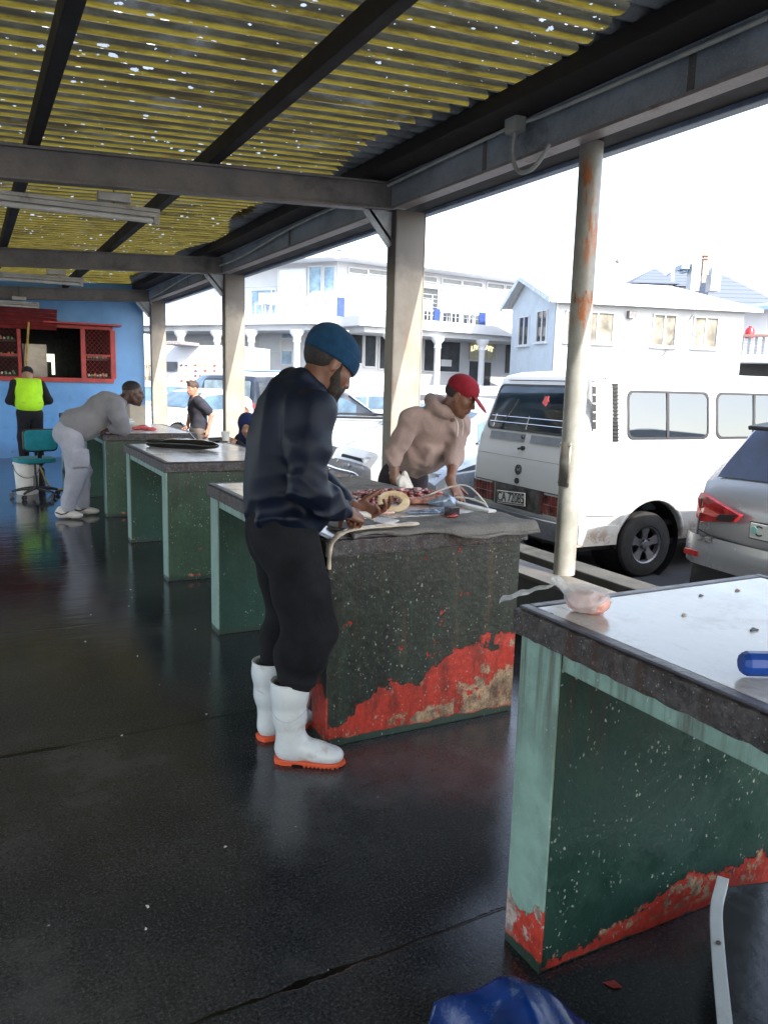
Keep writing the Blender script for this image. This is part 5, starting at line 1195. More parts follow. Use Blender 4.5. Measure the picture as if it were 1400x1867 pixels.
def surface_nets(D, lo, h):
    nx, ny, nz = D.shape; c = (nx-1, ny-1, nz-1); acc = np.zeros(c+(3,)); cnt = np.zeros(c)
    S0 = D < 0
    corners = [(i, j, k) for i in (0, 1) for j in (0, 1) for k in (0, 1)]
    for a in range(3):
        for u in (0, 1):
            for v in (0, 1):
                o = [0, 0, 0]; oa = [x for x in range(3) if x != a]; o[oa[0]] = u; o[oa[1]] = v
                p = list(o); p[a] = 1
                A = D[o[0]:o[0]+c[0], o[1]:o[1]+c[1], o[2]:o[2]+c[2]]; Bq = D[p[0]:p[0]+c[0], p[1]:p[1]+c[1], p[2]:p[2]+c[2]]
                m = (A < 0) != (Bq < 0); t = np.where(m, A/np.where(m, A-Bq, 1), 0)
                cnt += m
                for x in range(3):
                    acc[..., x] += np.where(m, (t if x == a else o[x]), 0)
    on = cnt > 0; idn = np.full(c, -1); I = np.argwhere(on); idn[on] = np.arange(len(I))
    V = lo+h*(I+acc[on]/cnt[on][:, None]); F = []
    for a in range(3):
        b, g = (a+1) % 3, (a+2) % 3
        sl0 = [slice(None)]*3; sl1 = [slice(None)]*3; sl0[a] = slice(0, -1); sl1[a] = slice(1, None)
        m = S0[tuple(sl0)] != S0[tuple(sl1)]; E = np.argwhere(m)
        ok = (E[:, b] > 0) & (E[:, g] > 0) & (E[:, b] < c[b]) & (E[:, g] < c[g]) & (E[:, a] < c[a]); E = E[ok]
        flip = S0[tuple(E.T)]
        q = []
        for (db, dg) in ((0, 0), (-1, 0), (-1, -1), (0, -1)):
            X = E.copy(); X[:, b] += db; X[:, g] += dg; q.append(idn[tuple(X.T)])
        q = np.stack(q, 1); q[~flip] = q[~flip][:, ::-1]; q = q[(q >= 0).all(1)]; F.append(q)
    return V, np.concatenate(F)
def relax(V, F, it=1, lam=.5):
    for _ in range(it):
        s_ = np.zeros_like(V); n_ = np.zeros(len(V))
        for i in range(4):
            j = (i+1) % 4
            np.add.at(s_, F[:, i], V[F[:, j]]); np.add.at(n_, F[:, i], 1)
        V = V+(s_/np.maximum(n_, 1)[:, None]-V)*lam
    return V
def np_mesh(name, V, F, mat, parent=None):
    me = bpy.data.meshes.new(name); me.vertices.add(len(V)); me.vertices.foreach_set('co', V.astype(np.float32).ravel())
    me.loops.add(F.size); me.loops.foreach_set('vertex_index', F.astype(np.int32).ravel()); me.polygons.add(len(F))
    me.polygons.foreach_set('loop_start', np.arange(0, F.size, 4, dtype=np.int32)); me.polygons.foreach_set('loop_total', np.full(len(F), 4, dtype=np.int32))
    me.update(calc_edges=True); me.validate(); me.polygons.foreach_set('use_smooth', np.ones(len(F), bool)); me.update()
    return link_mesh(name, me, mat, parent)
def sdf_obj(name, S_, h, mat, parent=None, fold=None, it=1):
    V, F = S_.mesh(h, fold); V = relax(V, F, it); return np_mesh(name, V, F, mat, parent)
def make_fold(amp, freq=14, seed=0, aniso=(1, 1, .35), drape=.5):
    g_ = np.random.default_rng(seed); K = g_.normal(size=(5, 3))*np.array(aniso)*freq; K2 = g_.normal(size=(5, 3))*freq*.38; ph = g_.uniform(0, 6.28, 5)
    K3 = g_.normal(size=(3, 3))*freq*.20
    def f(P):
        w = np.sin(P@K2[0]+ph[0])+.8*np.sin(P@K2[1]+ph[1]+1.3*np.sin(P@K2[2])); a = 0
        for i in range(2): s_ = np.sin((P@K[i])*.5+w*(.9+.3*i)+ph[i]); a = a+1-np.sqrt(s_*s_+.035)
        m = .5+.5*np.sin(P@K3[0]+ph[2]+np.sin(P@K3[1]+ph[3]))
        return -amp*(a*.9-.55)*m
    return f
def unit(v): v = V3(v); return v/np.linalg.norm(v)
def basis(fwd, up=(0, 0, 1)):
    f = unit(fwd); l = unit(np.cross(up, f)); u = np.cross(f, l); return np.stack([f, l, u], 1)   # columns forward, left, up
def head(S_, c, B, sc=1, lips=True, jaw=1.0):
    """c: head centre, B columns = face forward, left, up"""
    def p(a): return V3(c)+sc*(B@V3(a))
    def el(a, r, k, op='u'): S_.ell(p(a), sc*V3(r), B, k*sc, op)
    el((-.012, 0, .035), (.098, .076, .092), .02)
    el((.022, 0, -.02), (.072, .064, .085), .03)
    el((.038, 0, -.070), (.050, .048*jaw, .042), .03)
    S_.cap(p((.074, 0, -.098)), p((.066, 0, -.092)), .020*sc, .022*sc, .02*sc)
    for s_ in (-1, 1):
        S_.cap(p((-.005, s_*.058, -.035)), p((.045, s_*.034, -.085)), .016*sc, .018*sc, .02*sc)
        el((.055, s_*.040, -.018), (.026, .022, .022), .02)
        S_.cap(p((.085, s_*.010, .030)), p((.070, s_*.048, .032)), .010*sc, .010*sc, .012*sc)
    for s_ in (-1, 1): S_.ell(p((.096, s_*.032, .010)), sc*V3((.020, .019, .013)), B, .012*sc, 's')
    for s_ in (-1, 1):
        S_.ell(p((.074, s_*.032, .008)), sc*V3((.0145, .016, .0135)), B, .003*sc)
    S_.cap(p((.090, 0, .022)), p((.112, 0, -.018)), .0075*sc, .011*sc, .010*sc)
    for s_ in (-1, 1): S_.cap(p((.104, s_*.008, -.022)), p((.094, s_*.014, -.024)), .0085*sc, .008*sc, .006*sc)
    el((.088, 0, -.052), (.020, .030, .020), .012)
    S_.cap(p((.101, -.016, -.047)), p((.101, .016, -.047)), .0065*sc, .0065*sc, .005*sc); S_.cap(p((.098, -.015, -.060)), p((.098, .015, -.060)), .0078*sc, .0078*sc, .004*sc)
    S_.ell(p((.106, 0, -.0535)), sc*V3((.012, .024, .0022)), B, .003*sc, 's')
    for s_ in (-1, 1):
        Re = B@np.array([[.94, -.34*s_, 0], [.34*s_, .94, 0], [0, 0, 1]])
        S_.ell(p((-.008, s_*.079, -.002)), sc*V3((.021, .008, .034)), Re, .005*sc); S_.ell(p((-.002, s_*.089, .0)), sc*V3((.012, .007, .020)), Re, .004*sc, 's')
    return p
FL_ = {'i': (.041, .026, .021), 'm': (.046, .029, .022), 'r': (.043, .027, .021), 'p': (.033, .020, .019)}
def hand(S_, wrist, d, n, side, curls=(.5, .5, .5, .5), thumb=(.6, .5), sc=1, spread=.06, root_r=.024):
    """wrist point, d palm direction, n palm normal (the side the fingers curl towards), side vector towards the thumb"""
    d = unit(d); n = unit(V3(n)-d*(V3(n)@d)); t = unit(np.cross(n, d)); t = t*(1 if t@V3(side) > 0 else -1)
    w = V3(wrist); B = np.stack([d, t, n], 1)
    S_.ell(w+d*.052*sc, V3((.050, .038, .0155))*sc, B, .014*sc); S_.ell(w+d*.072*sc+t*.004, V3((.026, .040, .013))*sc, B, .008*sc)
    S_.cap(w-d*.03, w+d*.02*sc, root_r, .022*sc, .02)
    S_.ell(w+d*.035*sc+t*.026*sc+n*.007*sc, V3((.034, .016, .014))*sc, B, .010*sc)
    for j, (nm, off, cu) in enumerate(zip('imrp', (.030, .0095, -.0115, -.030), curls)):
        base = w+d*(.090, .094, .090, .081)[j]*sc+t*off*sc; a = 0; p = base-d*.012*sc; rr_ = (.0088, .0090, .0086, .0076)[j]*sc
        sp = t*spread*(1.2, .4, -.5, -1.4)[j]; pts = [p, base]; 
        for q, L in enumerate(FL_[nm]):
            a += cu*(1.0, 1.15, .8)[q]; dd = unit((d+sp)*math.cos(a)+n*math.sin(a)); base = base+dd*L*sc; pts.append(base)
        S_.chain(pts, [rr_*1.08, rr_*1.10, rr_, rr_*.92, rr_*.82], .004*sc, .002)
    p0 = w+d*.022*sc+t*.028*sc+n*.006*sc; td = unit(d*.72+t*(.85-thumb[1])+n*thumb[0]); p1 = p0+td*.042*sc; td2 = unit(td+d*.25+n*thumb[0]*.6-t*thumb[1]*.5); p2 = p1+td2*.033*sc; p3 = p2+unit(td2+n*.15*thumb[0]+d*.1)*.026*sc
    S_.chain([p0, p1, p2, p3], [.014*sc, .0115*sc, .0102*sc, .0085*sc], .008*sc, .003)
class Person:
    """joints in a local frame: x forward, y left, z up; then placed by loc/rz"""
    def __init__(s, name, label, loc, rz, h=.006):
        s.root_args = (loc, rz); s.label = label; s.h = h; s.body = SDF(); s.parts = []
    def finish(s, skin_mat, group=None):
        o = sdf_obj('person', s.body, s.h, skin_mat, None, None, 1)
        o.location = s.root_args[0]; o.rotation_euler = (0, 0, s.root_args[1]); tag(o, s.label, 'person', group)
        for (nm, S_, mat, fold, h) in s.parts: sdf_obj(nm, S_, h or s.h, mat, o, fold, 1)
        return o
def torso(S_, pel, wst, chs, nb, sl, sr, yl, wid=1, dep=1, k=.05, g=0.0):
    """pelvis, waist, chest centres, neck base, shoulders; yl: unit left vector; g: garment allowance"""
    def fr(a, b):
        u = unit(V3(b)-V3(a)); l = unit(V3(yl)-u*(V3(yl)@u)); f = np.cross(l, u); return np.stack([f, l, u], 1)
    B1 = fr(pel, wst); B2 = fr(wst, chs); B3 = fr(chs, nb)
    S_.ell(pel, ((.115+g)*dep, (.165+g)*wid, .13+g), B1, k); S_.ell(wst, ((.105+g)*dep, (.145+g)*wid, .15+g), B2, k); S_.ell(chs, ((.118+g)*dep, (.168+g)*wid, .175+g), B2, k)
    S_.ell((V3(chs)+V3(nb))/2, ((.09+g)*dep, (.145+g)*wid, .09+g), B3, k)
    for sh in (sl, sr): S_.cap(V3(nb)-np.array((0, 0, .03)), sh, .055+g, .056+g, k)
SK1 = skin('skin_dark_brown', (.16, .072, .044)); SK2 = skin('skin_brown', (.15, .068, .040)); SK3 = skin('skin_deep_brown', (.075, .038, .027)); SK4 = skin('skin_light', (.40, .19, .13)); SK5 = skin('skin_tan', (.30, .16, .10))
HAIR = simple('black_hair', (.012, .010, .010), .7, var=.5, sc=60, bump=.6, bsc=140)
# --------------------------------------------------------------- 1: man in navy jacket, white boots
P1 = Person('person', 'man in blue beanie, navy jacket and white rubber boots cutting fish at the table', (1.13, 2.97, 0), R(-6), .0052)
b = P1.body
hipR, hipL = V3((-.03, -.10, .93)), V3((-.03, .10, .93)); pel = V3((-.035, 0, .98)); wst = V3((-.02, 0, 1.13)); chs = V3((.0, 0, 1.30)); nb = V3((.055, 0, 1.505))
shR, shL = V3((.035, -.185, 1.435)), V3((.055, .185, 1.435)); elR, elL = V3((-.005, -.245, 1.155)), V3((.10, .245, 1.17)); 
wrR, wrL = V3((.200, -.085, 1.030)), V3((.275, .03, 1.025))
kneR, kneL = V3((.05, -.115, .52)), V3((.04, .135, .52)); anR, anL = V3((-.02, -.125, .10)), V3((-.04, .13, .10))
torso(b, pel, wst, chs, nb, shL, shR, (0, 1, 0))
for hp, kn, an in ((hipR, kneR, anR), (hipL, kneL, anL)): b.chain([hp, kn, an], [.085, .055, .038], .03)
for sh_, el_, wr__ in ((shR, elR, wrR), (shL, elL, wrL)): b.chain([sh_, el_, wr__], [.05, .042, .027], .03)
hc = V3((.150, 0, 1.612)); Bh = basis((math.cos(R(-38)), .12, math.sin(R(-38))), (0, 0, 1)); HS = 1.07
b.cap(nb+V3((-.01, 0, -.02)), hc+V3((-.04, 0, -.045)), .068, .064, .03)
ph = head(b, hc, Bh, HS)
hand(b, wrR+V3((.0, .0, -.005)), (.86, .42, -.30), (-.12, .55, -.80), (.3, .7, .6), (1.25, 1.3, 1.35, 1.4), (1.0, .6), 1.10)
hand(b, wrL+V3((.0, .0, -.01)), (.88, -.40, -.10), (-.12, -.45, .85), (.3, .7, .5), (.45, .6, .7, .8), (.35, .1), 1.10)
G = .018
J = SDF(); torso(J, pel+V3((0, 0, .04)), wst+V3((-.015, 0, 0)), chs+V3((-.018, 0, 0)), nb+V3((-.01, 0, -.01)), shL, shR, (0, 1, 0), 1.03, 1.10, .05, G)
J.ell((-.075, 0, 1.16), (.10, .16, .18), None, .06); J.ell((-.015, 0, 1.44), (.10, .15, .12), None, .06); J.ell((.03, 0, 1.03), (.125, .17, .10), None, .05)
for sh_, el_, wr__, sg in ((shR, elR, wrR, -1), (shL, elL, wrL, 1)):
    cuff = wr__+(el_-wr__)*.10
    J.chain([sh_, (sh_+el_)/2+V3((-.01, sg*.008, 0)), el_, (el_*.45+cuff*.55)+V3((0, 0, -.012)), cuff], [.078, .080, .072, .066, .040], .045, .03)
J.cap(nb+V3((-.035, -.04, .055)), nb+V3((-.035, .04, .055)), .040, .040, .04); J.chain([nb+V3((-.03, -.06, .05)), nb+V3((.045, -.062, -.0)), nb+V3((.10, -.02, -.05)), nb+V3((.10, .02, -.05)), nb+V3((.045, .062, 0)), nb+V3((-.03, .06, .05))], [.028, .024, .02, .02, .024, .028], .02)
fj = make_fold(.030, 17, 3, (1, 1, .8)); fj2 = make_fold(.022, 40, 11, (.6, .6, 1.4))
def foldJ(P):
    low = np.clip((1.16-P[:, 2])/.15, 0, 1); d_el = np.exp(-(((P-elR)/.12)**2).sum(1)); 
    hem = np.clip((P[:, 2]-.955)/.06, .12, 1); return (fj(P)*(.55+.5*low+.5*d_el)+fj2(P)*(.25+.8*low+.5*d_el))*hem
JM = fabric('navy_windbreaker', (.003, .007, .019), .3, .52, 320, 2.5, (7, 7, 4), .12, .0, None, .006); JM.node_tree.nodes['Principled BSDF'].inputs['Specular IOR Level'].default_value = .22
P1.parts.append(('jacket', J, JM, foldJ, .0055))
T = SDF()
torso(T, pel+V3((-.01, 0, -.01)), pel+V3((-.008, 0, .06)), pel+V3((-.005, 0, .05)), pel+V3((0, 0, .06)), pel+V3((0, .05, .05)), pel+V3((0, -.05, .05)), (0, 1, 0), .98, 1.04, .05, .012)
T.ops = T.ops[:2]
T.ell((-.075, -.07, .90), (.085, .085, .11), None, .05); T.ell((-.075, .07, .90), (.085, .085, .11), None, .05)
for hp, kn, an, sg in ((hipR, kneR, anR, -1), (hipL, kneL, anL, 1)):
    cu = an+(kn-an)*.66; T.chain([hp+V3((0, 0, -.02)), (hp+kn)/2+V3((.005, sg*.0, 0)), kn+V3((.008, 0, .02)), V3((.012, kn[1], .43)), V3((-.008, an[1], .365)), V3((-.01, an[1], .33))], [.118, .112, .104, .104, .076, .062], .035, .025)
ft = make_fold(.024, 15, 5, (1, 1, .7)); ft2 = make_fold(.024, 30, 8, (.4, .4, 1.6))
P1.parts.append(('trousers', T, fabric('black_joggers', (.009, .0095, .012), .4, .9, 400, 6, (8, 8, 4), .4, .04, (.016, .018, .02), .006), lambda P: ft(P)*.8+ft2(P)*np.clip((.62-P[:, 2])/.2, .12, 1.1), .006))
W_ = SDF(); W_.rbox((-.025, 0, 1.005), (.125, .165, .028), .02, None, .02)
W_.ops = []; W_.ell((-.022, 0, 1.0), (.136, .183, .05), None, .01)
P1.parts.append(('shirt_hem', W_, fabric('blue_check_shirt', (.07, .08, .26), .5, .8, 200, 40), None, .006))
# beanie
Bn = SDF()
def hp_(a): return hc+HS*(Bh@V3(a))
def cutcap(S_, z0, back=0):
    S_.rbox(hp_((0, 0, z0-.20)), (.25*HS, .22*HS, .20*HS), .002, Bh@np.array([[math.cos(back), 0, math.sin(back)], [0, 1, 0], [-math.sin(back), 0, math.cos(back)]]), .004, 's')
Bn.ell(hp_((-.012, 0, .055)), (.118, .094, .090), Bh, .02); Bn.ell(hp_((-.055, 0, .055)), (.074, .082, .074), Bh, .03)
cutcap(Bn, .018, -.10)
cuffS = SDF(); cuffS.ell(hp_((-.010, 0, .040)), (.124, .101, .100), Bh, .01); cutcap(cuffS, .008, -.10)
cuffS.rbox(hp_((0, 0, .068+.20)), (.25, .22, .20*HS), .002, Bh@np.array([[math.cos(-.10), 0, math.sin(-.10)], [0, 1, 0], [-math.sin(-.10), 0, math.cos(-.10)]]), .012, 's')
BM = fabric('blue_fleece', (.010, .042, .095), .2, .95, 500, 20, (5, 5, 5), .25, .1, None, .004)
P1.parts.append(('beanie', Bn, BM, make_fold(.004, 26, 4), .004)); P1.parts.append(('beanie_cuff', cuffS, BM, make_fold(.003, 22, 9), .004))
# short hair on the nape, beard
H = SDF(); H.ell(hp_((-.016, 0, .015)), (.106, .0835, .085), Bh, .01); H.ell(hp_((.095, 0, -.03)), (.10, .14, .14), Bh, .01, 's'); H.rbox(hp_((0, 0, -.24)), (.3, .3, .20), .01, Bh, .01, 's')
P1.parts.append(('hair', H, HAIR, make_fold(.004, 90, 2, (1, 1, 1)), .0045))
Be = SDF()
for s_ in (-1, 1): Be.chain([hp_((.016, s_*.064, .0)), hp_((.026, s_*.056, -.045)), hp_((.050, s_*.042, -.080)), hp_((.080, s_*.016, -.108)), hp_((.086, 0, -.112))], [.012, .021, .024, .024, .026], .02); Be.chain([hp_((.045, s_*.052, -.045)), hp_((.080, s_*.036, -.068)), hp_((.092, s_*.014, -.085))], [.014, .016, .018], .015); Be.cap(hp_((.106, s_*.006, -.034)), hp_((.092, s_*.034, -.052)), .0065, .010, .01)
P1.parts.append(('beard', Be, simple('dark_beard', (.020, .013, .010), .85, var=.6, sc=90, bump=.9, bsc=200), make_fold(.005, 110, 6, (1, 1, 1)), .0036))
p1 = P1.finish(SK1)
# eyes
EYE = simple('eye_dark', (.02, .012, .01), .15)
for s_ in (-1, 1): MB().lathe([(0, .006), (.006, .004), (.010, 0)], tuple(hp_((.083, s_*.032, .004))), 12, Matrix([list(r) for r in (Bh@np.array([[0, 0, 1], [0, 1, 0], [-1, 0, 0]]))])).build('eye', EYE, p1, smooth=60)
# boots (local to the person)
BOOT = simple('white_rubber', (.56, .60, .62), .32, var=.08, dirt=(.30, .21, .13), dirtamt=.75, dsc=9, sc=5, bump=.15, bsc=12)
SOLE = simple('orange_sole', (.62, .09, .03), .5, var=.15)
def boot(an, yaw, parent):
    S1 = SDF(); c, s_ = math.cos(yaw), math.sin(yaw); Bz = np.array([[c, -s_, 0], [s_, c, 0], [0, 0, 1]])
    def q(a): return V3((an[0], an[1], 0))+Bz@V3(a)
    S1.chain([q((-.012, 0, .40)), q((-.012, 0, .30)), q((-.012, 0, .20)), q((-.006, 0, .11)), q((-.004, 0, .07))], [.077, .075, .066, .054, .050], .03, .025)
    S1.ell(q((-.015, 0, .055)), (.058, .042, .052), Bz, .03); S1.ell(q((.065, 0, .060)), (.085, .044, .046), Bz, .04); S1.ell(q((.135, 0, .045)), (.070, .048, .036), Bz, .03); S1.ell(q((.172, 0, .043)), (.040, .040, .030), Bz, .02)
    S1.rbox(q((.06, 0, -.045)), (.3, .2, .062), .005, Bz, .004, 's'); S1.rbox(q((-.01, 0, .445)), (.2, .2, .095), .003, Bz, .003, 's'); S1.cap(q((-.012, 0, .5)), q((-.012, 0, .31)), .067, .065, .004, 's')
    o = sdf_obj('boot', S1, .0045, BOOT, parent, make_fold(.0025, 16, 3), 1)
    # top rim and seam
    MB().tube([tuple(q((-.012+.0765*math.cos(a), .0765*math.sin(a), .348))) for a in np.linspace(0, 2*math.pi, 28)[:-1]], .0045, 8, close=True).build('boot_rim', BOOT, o, smooth=60)
    MB().tube([tuple(q((-.012+.0715*math.cos(a), .0715*math.sin(a), .235-.035*math.sin(a*1)**2))) for a in np.linspace(-math.pi, 0, 16)], .002, 6).build('boot_seam', simple('grey_seam', (.4, .42, .42), .5), o)
    prof = [(-.074, 0), (-.066, .032), (-.03, .044), (.03, .041), (.08, .046), (.14, .050), (.18, .044), (.208, .026), (.218, 0)]
    pl_ = [(x, y) for x, y in prof]+[(x, -y) for x, y in reversed(prof[1:-1])]
    def ext(pts, z0, z1, f=1.0): 
        return MB().prism([(x*f+.0, y*f) for x, y in pts], z0, z1, lambda u, v, w: tuple(q((u, v, w))))
    ext(pl_, .008, .022, 1.02).build('sole', SOLE, o, bevel=.003, smooth=40)
    heel = [(x, y) for x, y in pl_ if x < .02]+[]; hp2 = [(-.074, 0), (-.066, .032), (-.03, .044), (.008, .042), (.008, -.042), (-.03, -.044), (-.066, -.032)]
    ext(hp2, 0, .009).build('heel', SOLE, o, bevel=.002)
    tr = MB()
    for i in range(9): x = .055+i*.0165; wv = .043-.0*(i)-(.012 if i > 7 else 0); tr.add([tuple(q(a)) for a in ((x, -wv, .001), (x+.010, -wv, .001), (x+.010, wv, .001), (x, wv, .001), (x, -wv, .009), (x+.010, -wv, .009), (x+.010, wv, .009), (x, wv, .009))], [(3, 2, 1, 0), (4, 5, 6, 7), (0, 1, 5, 4), (1, 2, 6, 5), (2, 3, 7, 6), (3, 0, 4, 7)])
    tr.build('tread', SOLE, o)
    return o
boot(anR, R(-28), p1); boot(anL, R(22), p1)
# --------------------------------------------------------------- 2: hooded man, red cap
F2 = math.atan2(-.93, .36)
P2 = Person('person', 'man in pale brown hoodie and dark red cap leaning beside the table', (2.70, 4.80, 0), F2, .0062)
b = P2.body
pel = V3((-.04, 0, .93)); wst = V3((.02, 0, 1.06)); chs = V3((.15, -.01, 1.20)); nb = V3((.30, -.01, 1.345)); shR = V3((.18, -.21, 1.31)); shL = V3((.30, .17, 1.28))
elR = V3((.12, -.31, 1.06)); wrR = V3((.16, -.33, .90)); elL = V3((.36, .03, 1.06)); wrL = V3((.47, -.14, .915))
torso(b, pel, wst, chs, nb, shL, shR, (0, 1, 0))
for sg in (-1, 1): b.chain([(-.06, sg*.10, .88), (.0, sg*.11, .48), (-.05, sg*.12, .09)], [.085, .055, .038], .03); b.ell((0.02, sg*.12, .05), (.13, .05, .05), None, .03)
b.chain([shR, elR, wrR], [.052, .041, .028], .03); b.chain([shL, elL, wrL], [.05, .041, .028], .03)
hc = V3((.42, -.01, 1.462)); Bh = basis((.80, .40, -.48)); b.cap(nb+V3((-.02, 0, -.02)), hc+V3((-.05, -.02, -.045)), .060, .056, .03); head(b, hc, Bh, 1.02)
hand(b, wrR, (.25, .3, -.9), (.35, .9, .2), (.9, -.1, 0), (.8, .9, .95, 1.0), (.6, .4), 1.08)
hand(b, wrL, (.62, -.05, -.70), (-.75, .1, -.6), (.2, .9, .3), (.25, .4, .5, .55), (.15, -.2), 1.10)
J = SDF(); torso(J, pel+V3((.03, 0, .07)), wst+V3((-.0, 0, 0)), chs, nb+V3((-.02, 0, -.01)), shL, shR, (0, 1, 0), .92, 1.02, .05, .018)
J.ell((.10, 0, 1.05), (.15, .19, .13), None, .06)
J.chain([shR, (shR+elR)/2, elR+V3((.0, 0, .02)), elR*.75+wrR*.25], [.068, .064, .058, .045], .04, .03); J.chain([shL, (shL+elL)/2, elL, elL*.62+wrL*.38], [.068, .064, .058, .045], .04, .03)
hdp = [nb+V3((.085, .045, .02)), nb+V3((.05, .095, .04)), nb+V3((-.03, .10, .06)), nb+V3((-.09, .03, .085)), nb+V3((-.085, -.045, .085)), nb+V3((-.02, -.10, .055)), nb+V3((.05, -.085, .025)), nb+V3((.085, -.03, .0))]
J.chain(hdp, [.030, .036, .040, .042, .042, .040, .034, .028], .03, .03)
J.rbox((.215, 0, 1.075), (.06, .13, .075), .03, basis((.9, 0, -.45)), .03)
HM = fabric('brown_hoodie', (.27, .20, .18), .12, .95, 350, 5, (8, 8, 5), .45, .4, None, .012)
P2.parts.append(('hoodie', J, HM, lambda P, f=make_fold(.016, 20, 21, (1, 1, .7)), g=make_fold(.010, 38, 5, (.6, .6, 1.3)): f(P)+g(P)*1.5, None))
T = SDF(); T.ell((-.04, 0, .90), (.14, .18, .14), None, .05)
for sg in (-1, 1): T.chain([(-.05, sg*.10, .86), (.0, sg*.115, .50), (-.04, sg*.125, .10)], [.115, .088, .075], .04)
P2.parts.append(('trousers', T, fabric('dark_plum_trousers', (.028, .022, .028), .3, .85, 300, 6), make_fold(.012, 20, 31), .008))
C = SDF(); cp = lambda a: hc+1.02*(Bh@V3(a))
C.ell(cp((-.008, 0, .062)), (.112, .089, .086), Bh, .02); C.ell(cp((.0, 0, -.075)), (.24, .24, .10), Bh, .004, 's')
V_ = SDF(); Bv = Bh@np.array([[.93, 0, .36], [0, 1, 0], [-.36, 0, .93]]).T
V_.ell(cp((.125, 0, .030)), (.085, .070, .010), Bh@np.array([[math.cos(.42), 0, math.sin(.42)], [0, 1, 0], [-math.sin(.42), 0, math.cos(.42)]]), .01)
CM = fabric('dark_red_cap', (.20, .012, .022), .15, .8, 300, 20, (4, 4, 4), .1, .1)
P2.parts.append(('cap', C, CM, None, .005)); P2.parts.append(('cap_visor', V_, CM, None, .004))
H = SDF(); H.ell(cp((-.02, 0, .02)), (.095, .0785, .075), Bh, .01); H.ell(cp((.09, 0, -.03)), (.095, .12, .10), Bh, .01, 's'); H.ell(cp((-.02, 0, -.095)), (.2, .2, .075), Bh, .01, 's')
P2.parts.append(('hair', H, HAIR, None, .005))
p2 = P2.finish(SK2)
for sg in (-1, 1): MB().tube(smoothpath([tuple(nb+V3((.10, .035*sg, .0))), tuple(nb+V3((.135, .03*sg, -.06))), tuple(nb+V3((.125, .028*sg+.01, -.14)))]), .0035, 6).build('drawstring', simple('pale_cord', (.5, .46, .42), .7), p2, smooth=60)
# --------------------------------------------------------------- 3: man leaning on the fourth table
P3 = Person('person', 'man in grey hoodie and pale cargo trousers leaning his elbows on a table', (.85, 9.08, 0), R(-4), .008)
b = P3.body
pel = V3((.10, 0, .97)); wst = V3((.24, 0, 1.05)); chs = V3((.42, 0, 1.17)); nb = V3((.59, 0, 1.255)); shR = V3((.55, -.19, 1.20)); shL = V3((.55, .19, 1.20))
elR = V3((.60, -.20, .975)); wrR = V3((.44, -.02, .955)); elL = V3((.62, .20, .975)); wrL = V3((.50, -.02, .96))
torso(b, pel, wst, chs, nb, shL, shR, (0, 1, 0)); 
fR, fL = (.02, -.08), (.18, .12)
b.chain([(.10, -.10, .92), (.13, -.10, .50), (fR[0], fR[1], .10)], [.085, .055, .04], .03); b.chain([(.10, .10, .92), (.20, .11, .50), (fL[0], fL[1], .10)], [.085, .055, .04], .03)
b.chain([shR, elR, wrR], [.05, .042, .028], .03); b.chain([shL, elL, wrL], [.05, .042, .028], .03)
hand(b, wrR, (-.6, .75, 0), (0, 0, -1), (1, 0, 0), (.3, .3, .3, .3)); hand(b, wrL, (-.6, -.75, 0), (0, 0, -1), (1, 0, 0), (.3, .3, .3, .3))
hc = V3((.74, -.01, 1.345)); Bh = basis((1, -.15, -.16)); b.cap(nb+V3((-.02, 0, -.02)), hc+V3((-.05, 0, -.04)), .068, .064, .03); head(b, hc, Bh, 1.08, jaw=1.15)
J = SDF(); torso(J, pel+V3((.04, 0, .03)), wst, chs, nb+V3((-.03, 0, -.01)), shL, shR, (0, 1, 0), 1.08, 1.16, .06, .03); J.ell((.30, 0, .99), (.20, .17, .13), basis((.85, 0, .5)), .08)
J.chain([shR, (shR+elR)/2+V3((0, -.02, 0)), elR+V3((.02, 0, 0)), (elR+wrR)/2], [.088, .085, .068, .055], .05, .04); J.chain([shL, (shL+elL)/2, elL, (elL+wrL)/2], [.085, .08, .068, .055], .05, .04)
J.chain([nb+V3((.05, -.08, -.01)), nb+V3((-.04, -.09, .035)), nb+V3((-.13, -.05, .05)), nb+V3((-.15, .05, .05)), nb+V3((-.04, .09, .035)), nb+V3((.05, .08, 0))], [.03, .04, .05, .05, .04, .03], .03)
P3.parts.append(('hoodie', J, fabric('grey_marl_hoodie', (.20, .20, .22), .1, .95, 300, 6, (7, 7, 4), .4, .4, None, .012), make_fold(.014, 16, 41, (1, 1, .7)), None))
T = SDF(); T.ell((.09, 0, .93), (.15, .19, .15), None, .05); T.ell((.03, 0, .90), (.12, .16, .12), None, .05)
for (x, y), kx, sg in ((fR, .13, -1), (fL, .20, 1)): T.chain([(.09, sg*.10, .88), (kx, sg*.11, .50), (x+.01, y, .12)], [.125, .098, .072], .04)
T.rbox((.17, -.215, .66), (.09, .03, .10), .02, None, .015)
P3.parts.append(('trousers', T, fabric('pale_cargo_trousers', (.33, .34, .40), .1, .9, 300, 6, (7, 7, 4), .5, .2, None, .012), make_fold(.015, 20, 42, (1, 1, 1)), None))
TS = SDF(); TS.ell((.10, 0, 1.0), (.155, .19, .07), basis((.8, 0, .5)), .02); P3.parts.append(('shirt_hem', TS, fabric('teal_grey_shirt', (.10, .16, .17), .2), None, None))
H = SDF(); cp3 = lambda a: hc+1.08*(Bh@V3(a)); H.ell(cp3((-.016, 0, .045)), (.106, .083, .088), Bh, .01); H.ell(cp3((.13, 0, -.03)), (.10, .12, .12), Bh, .01, 's'); H.ell(cp3((-.02, 0, -.09)), (.2, .2, .075), Bh, .01, 's'); P3.parts.append(('hair', H, HAIR, None, None))
p3 = P3.finish(SK3)
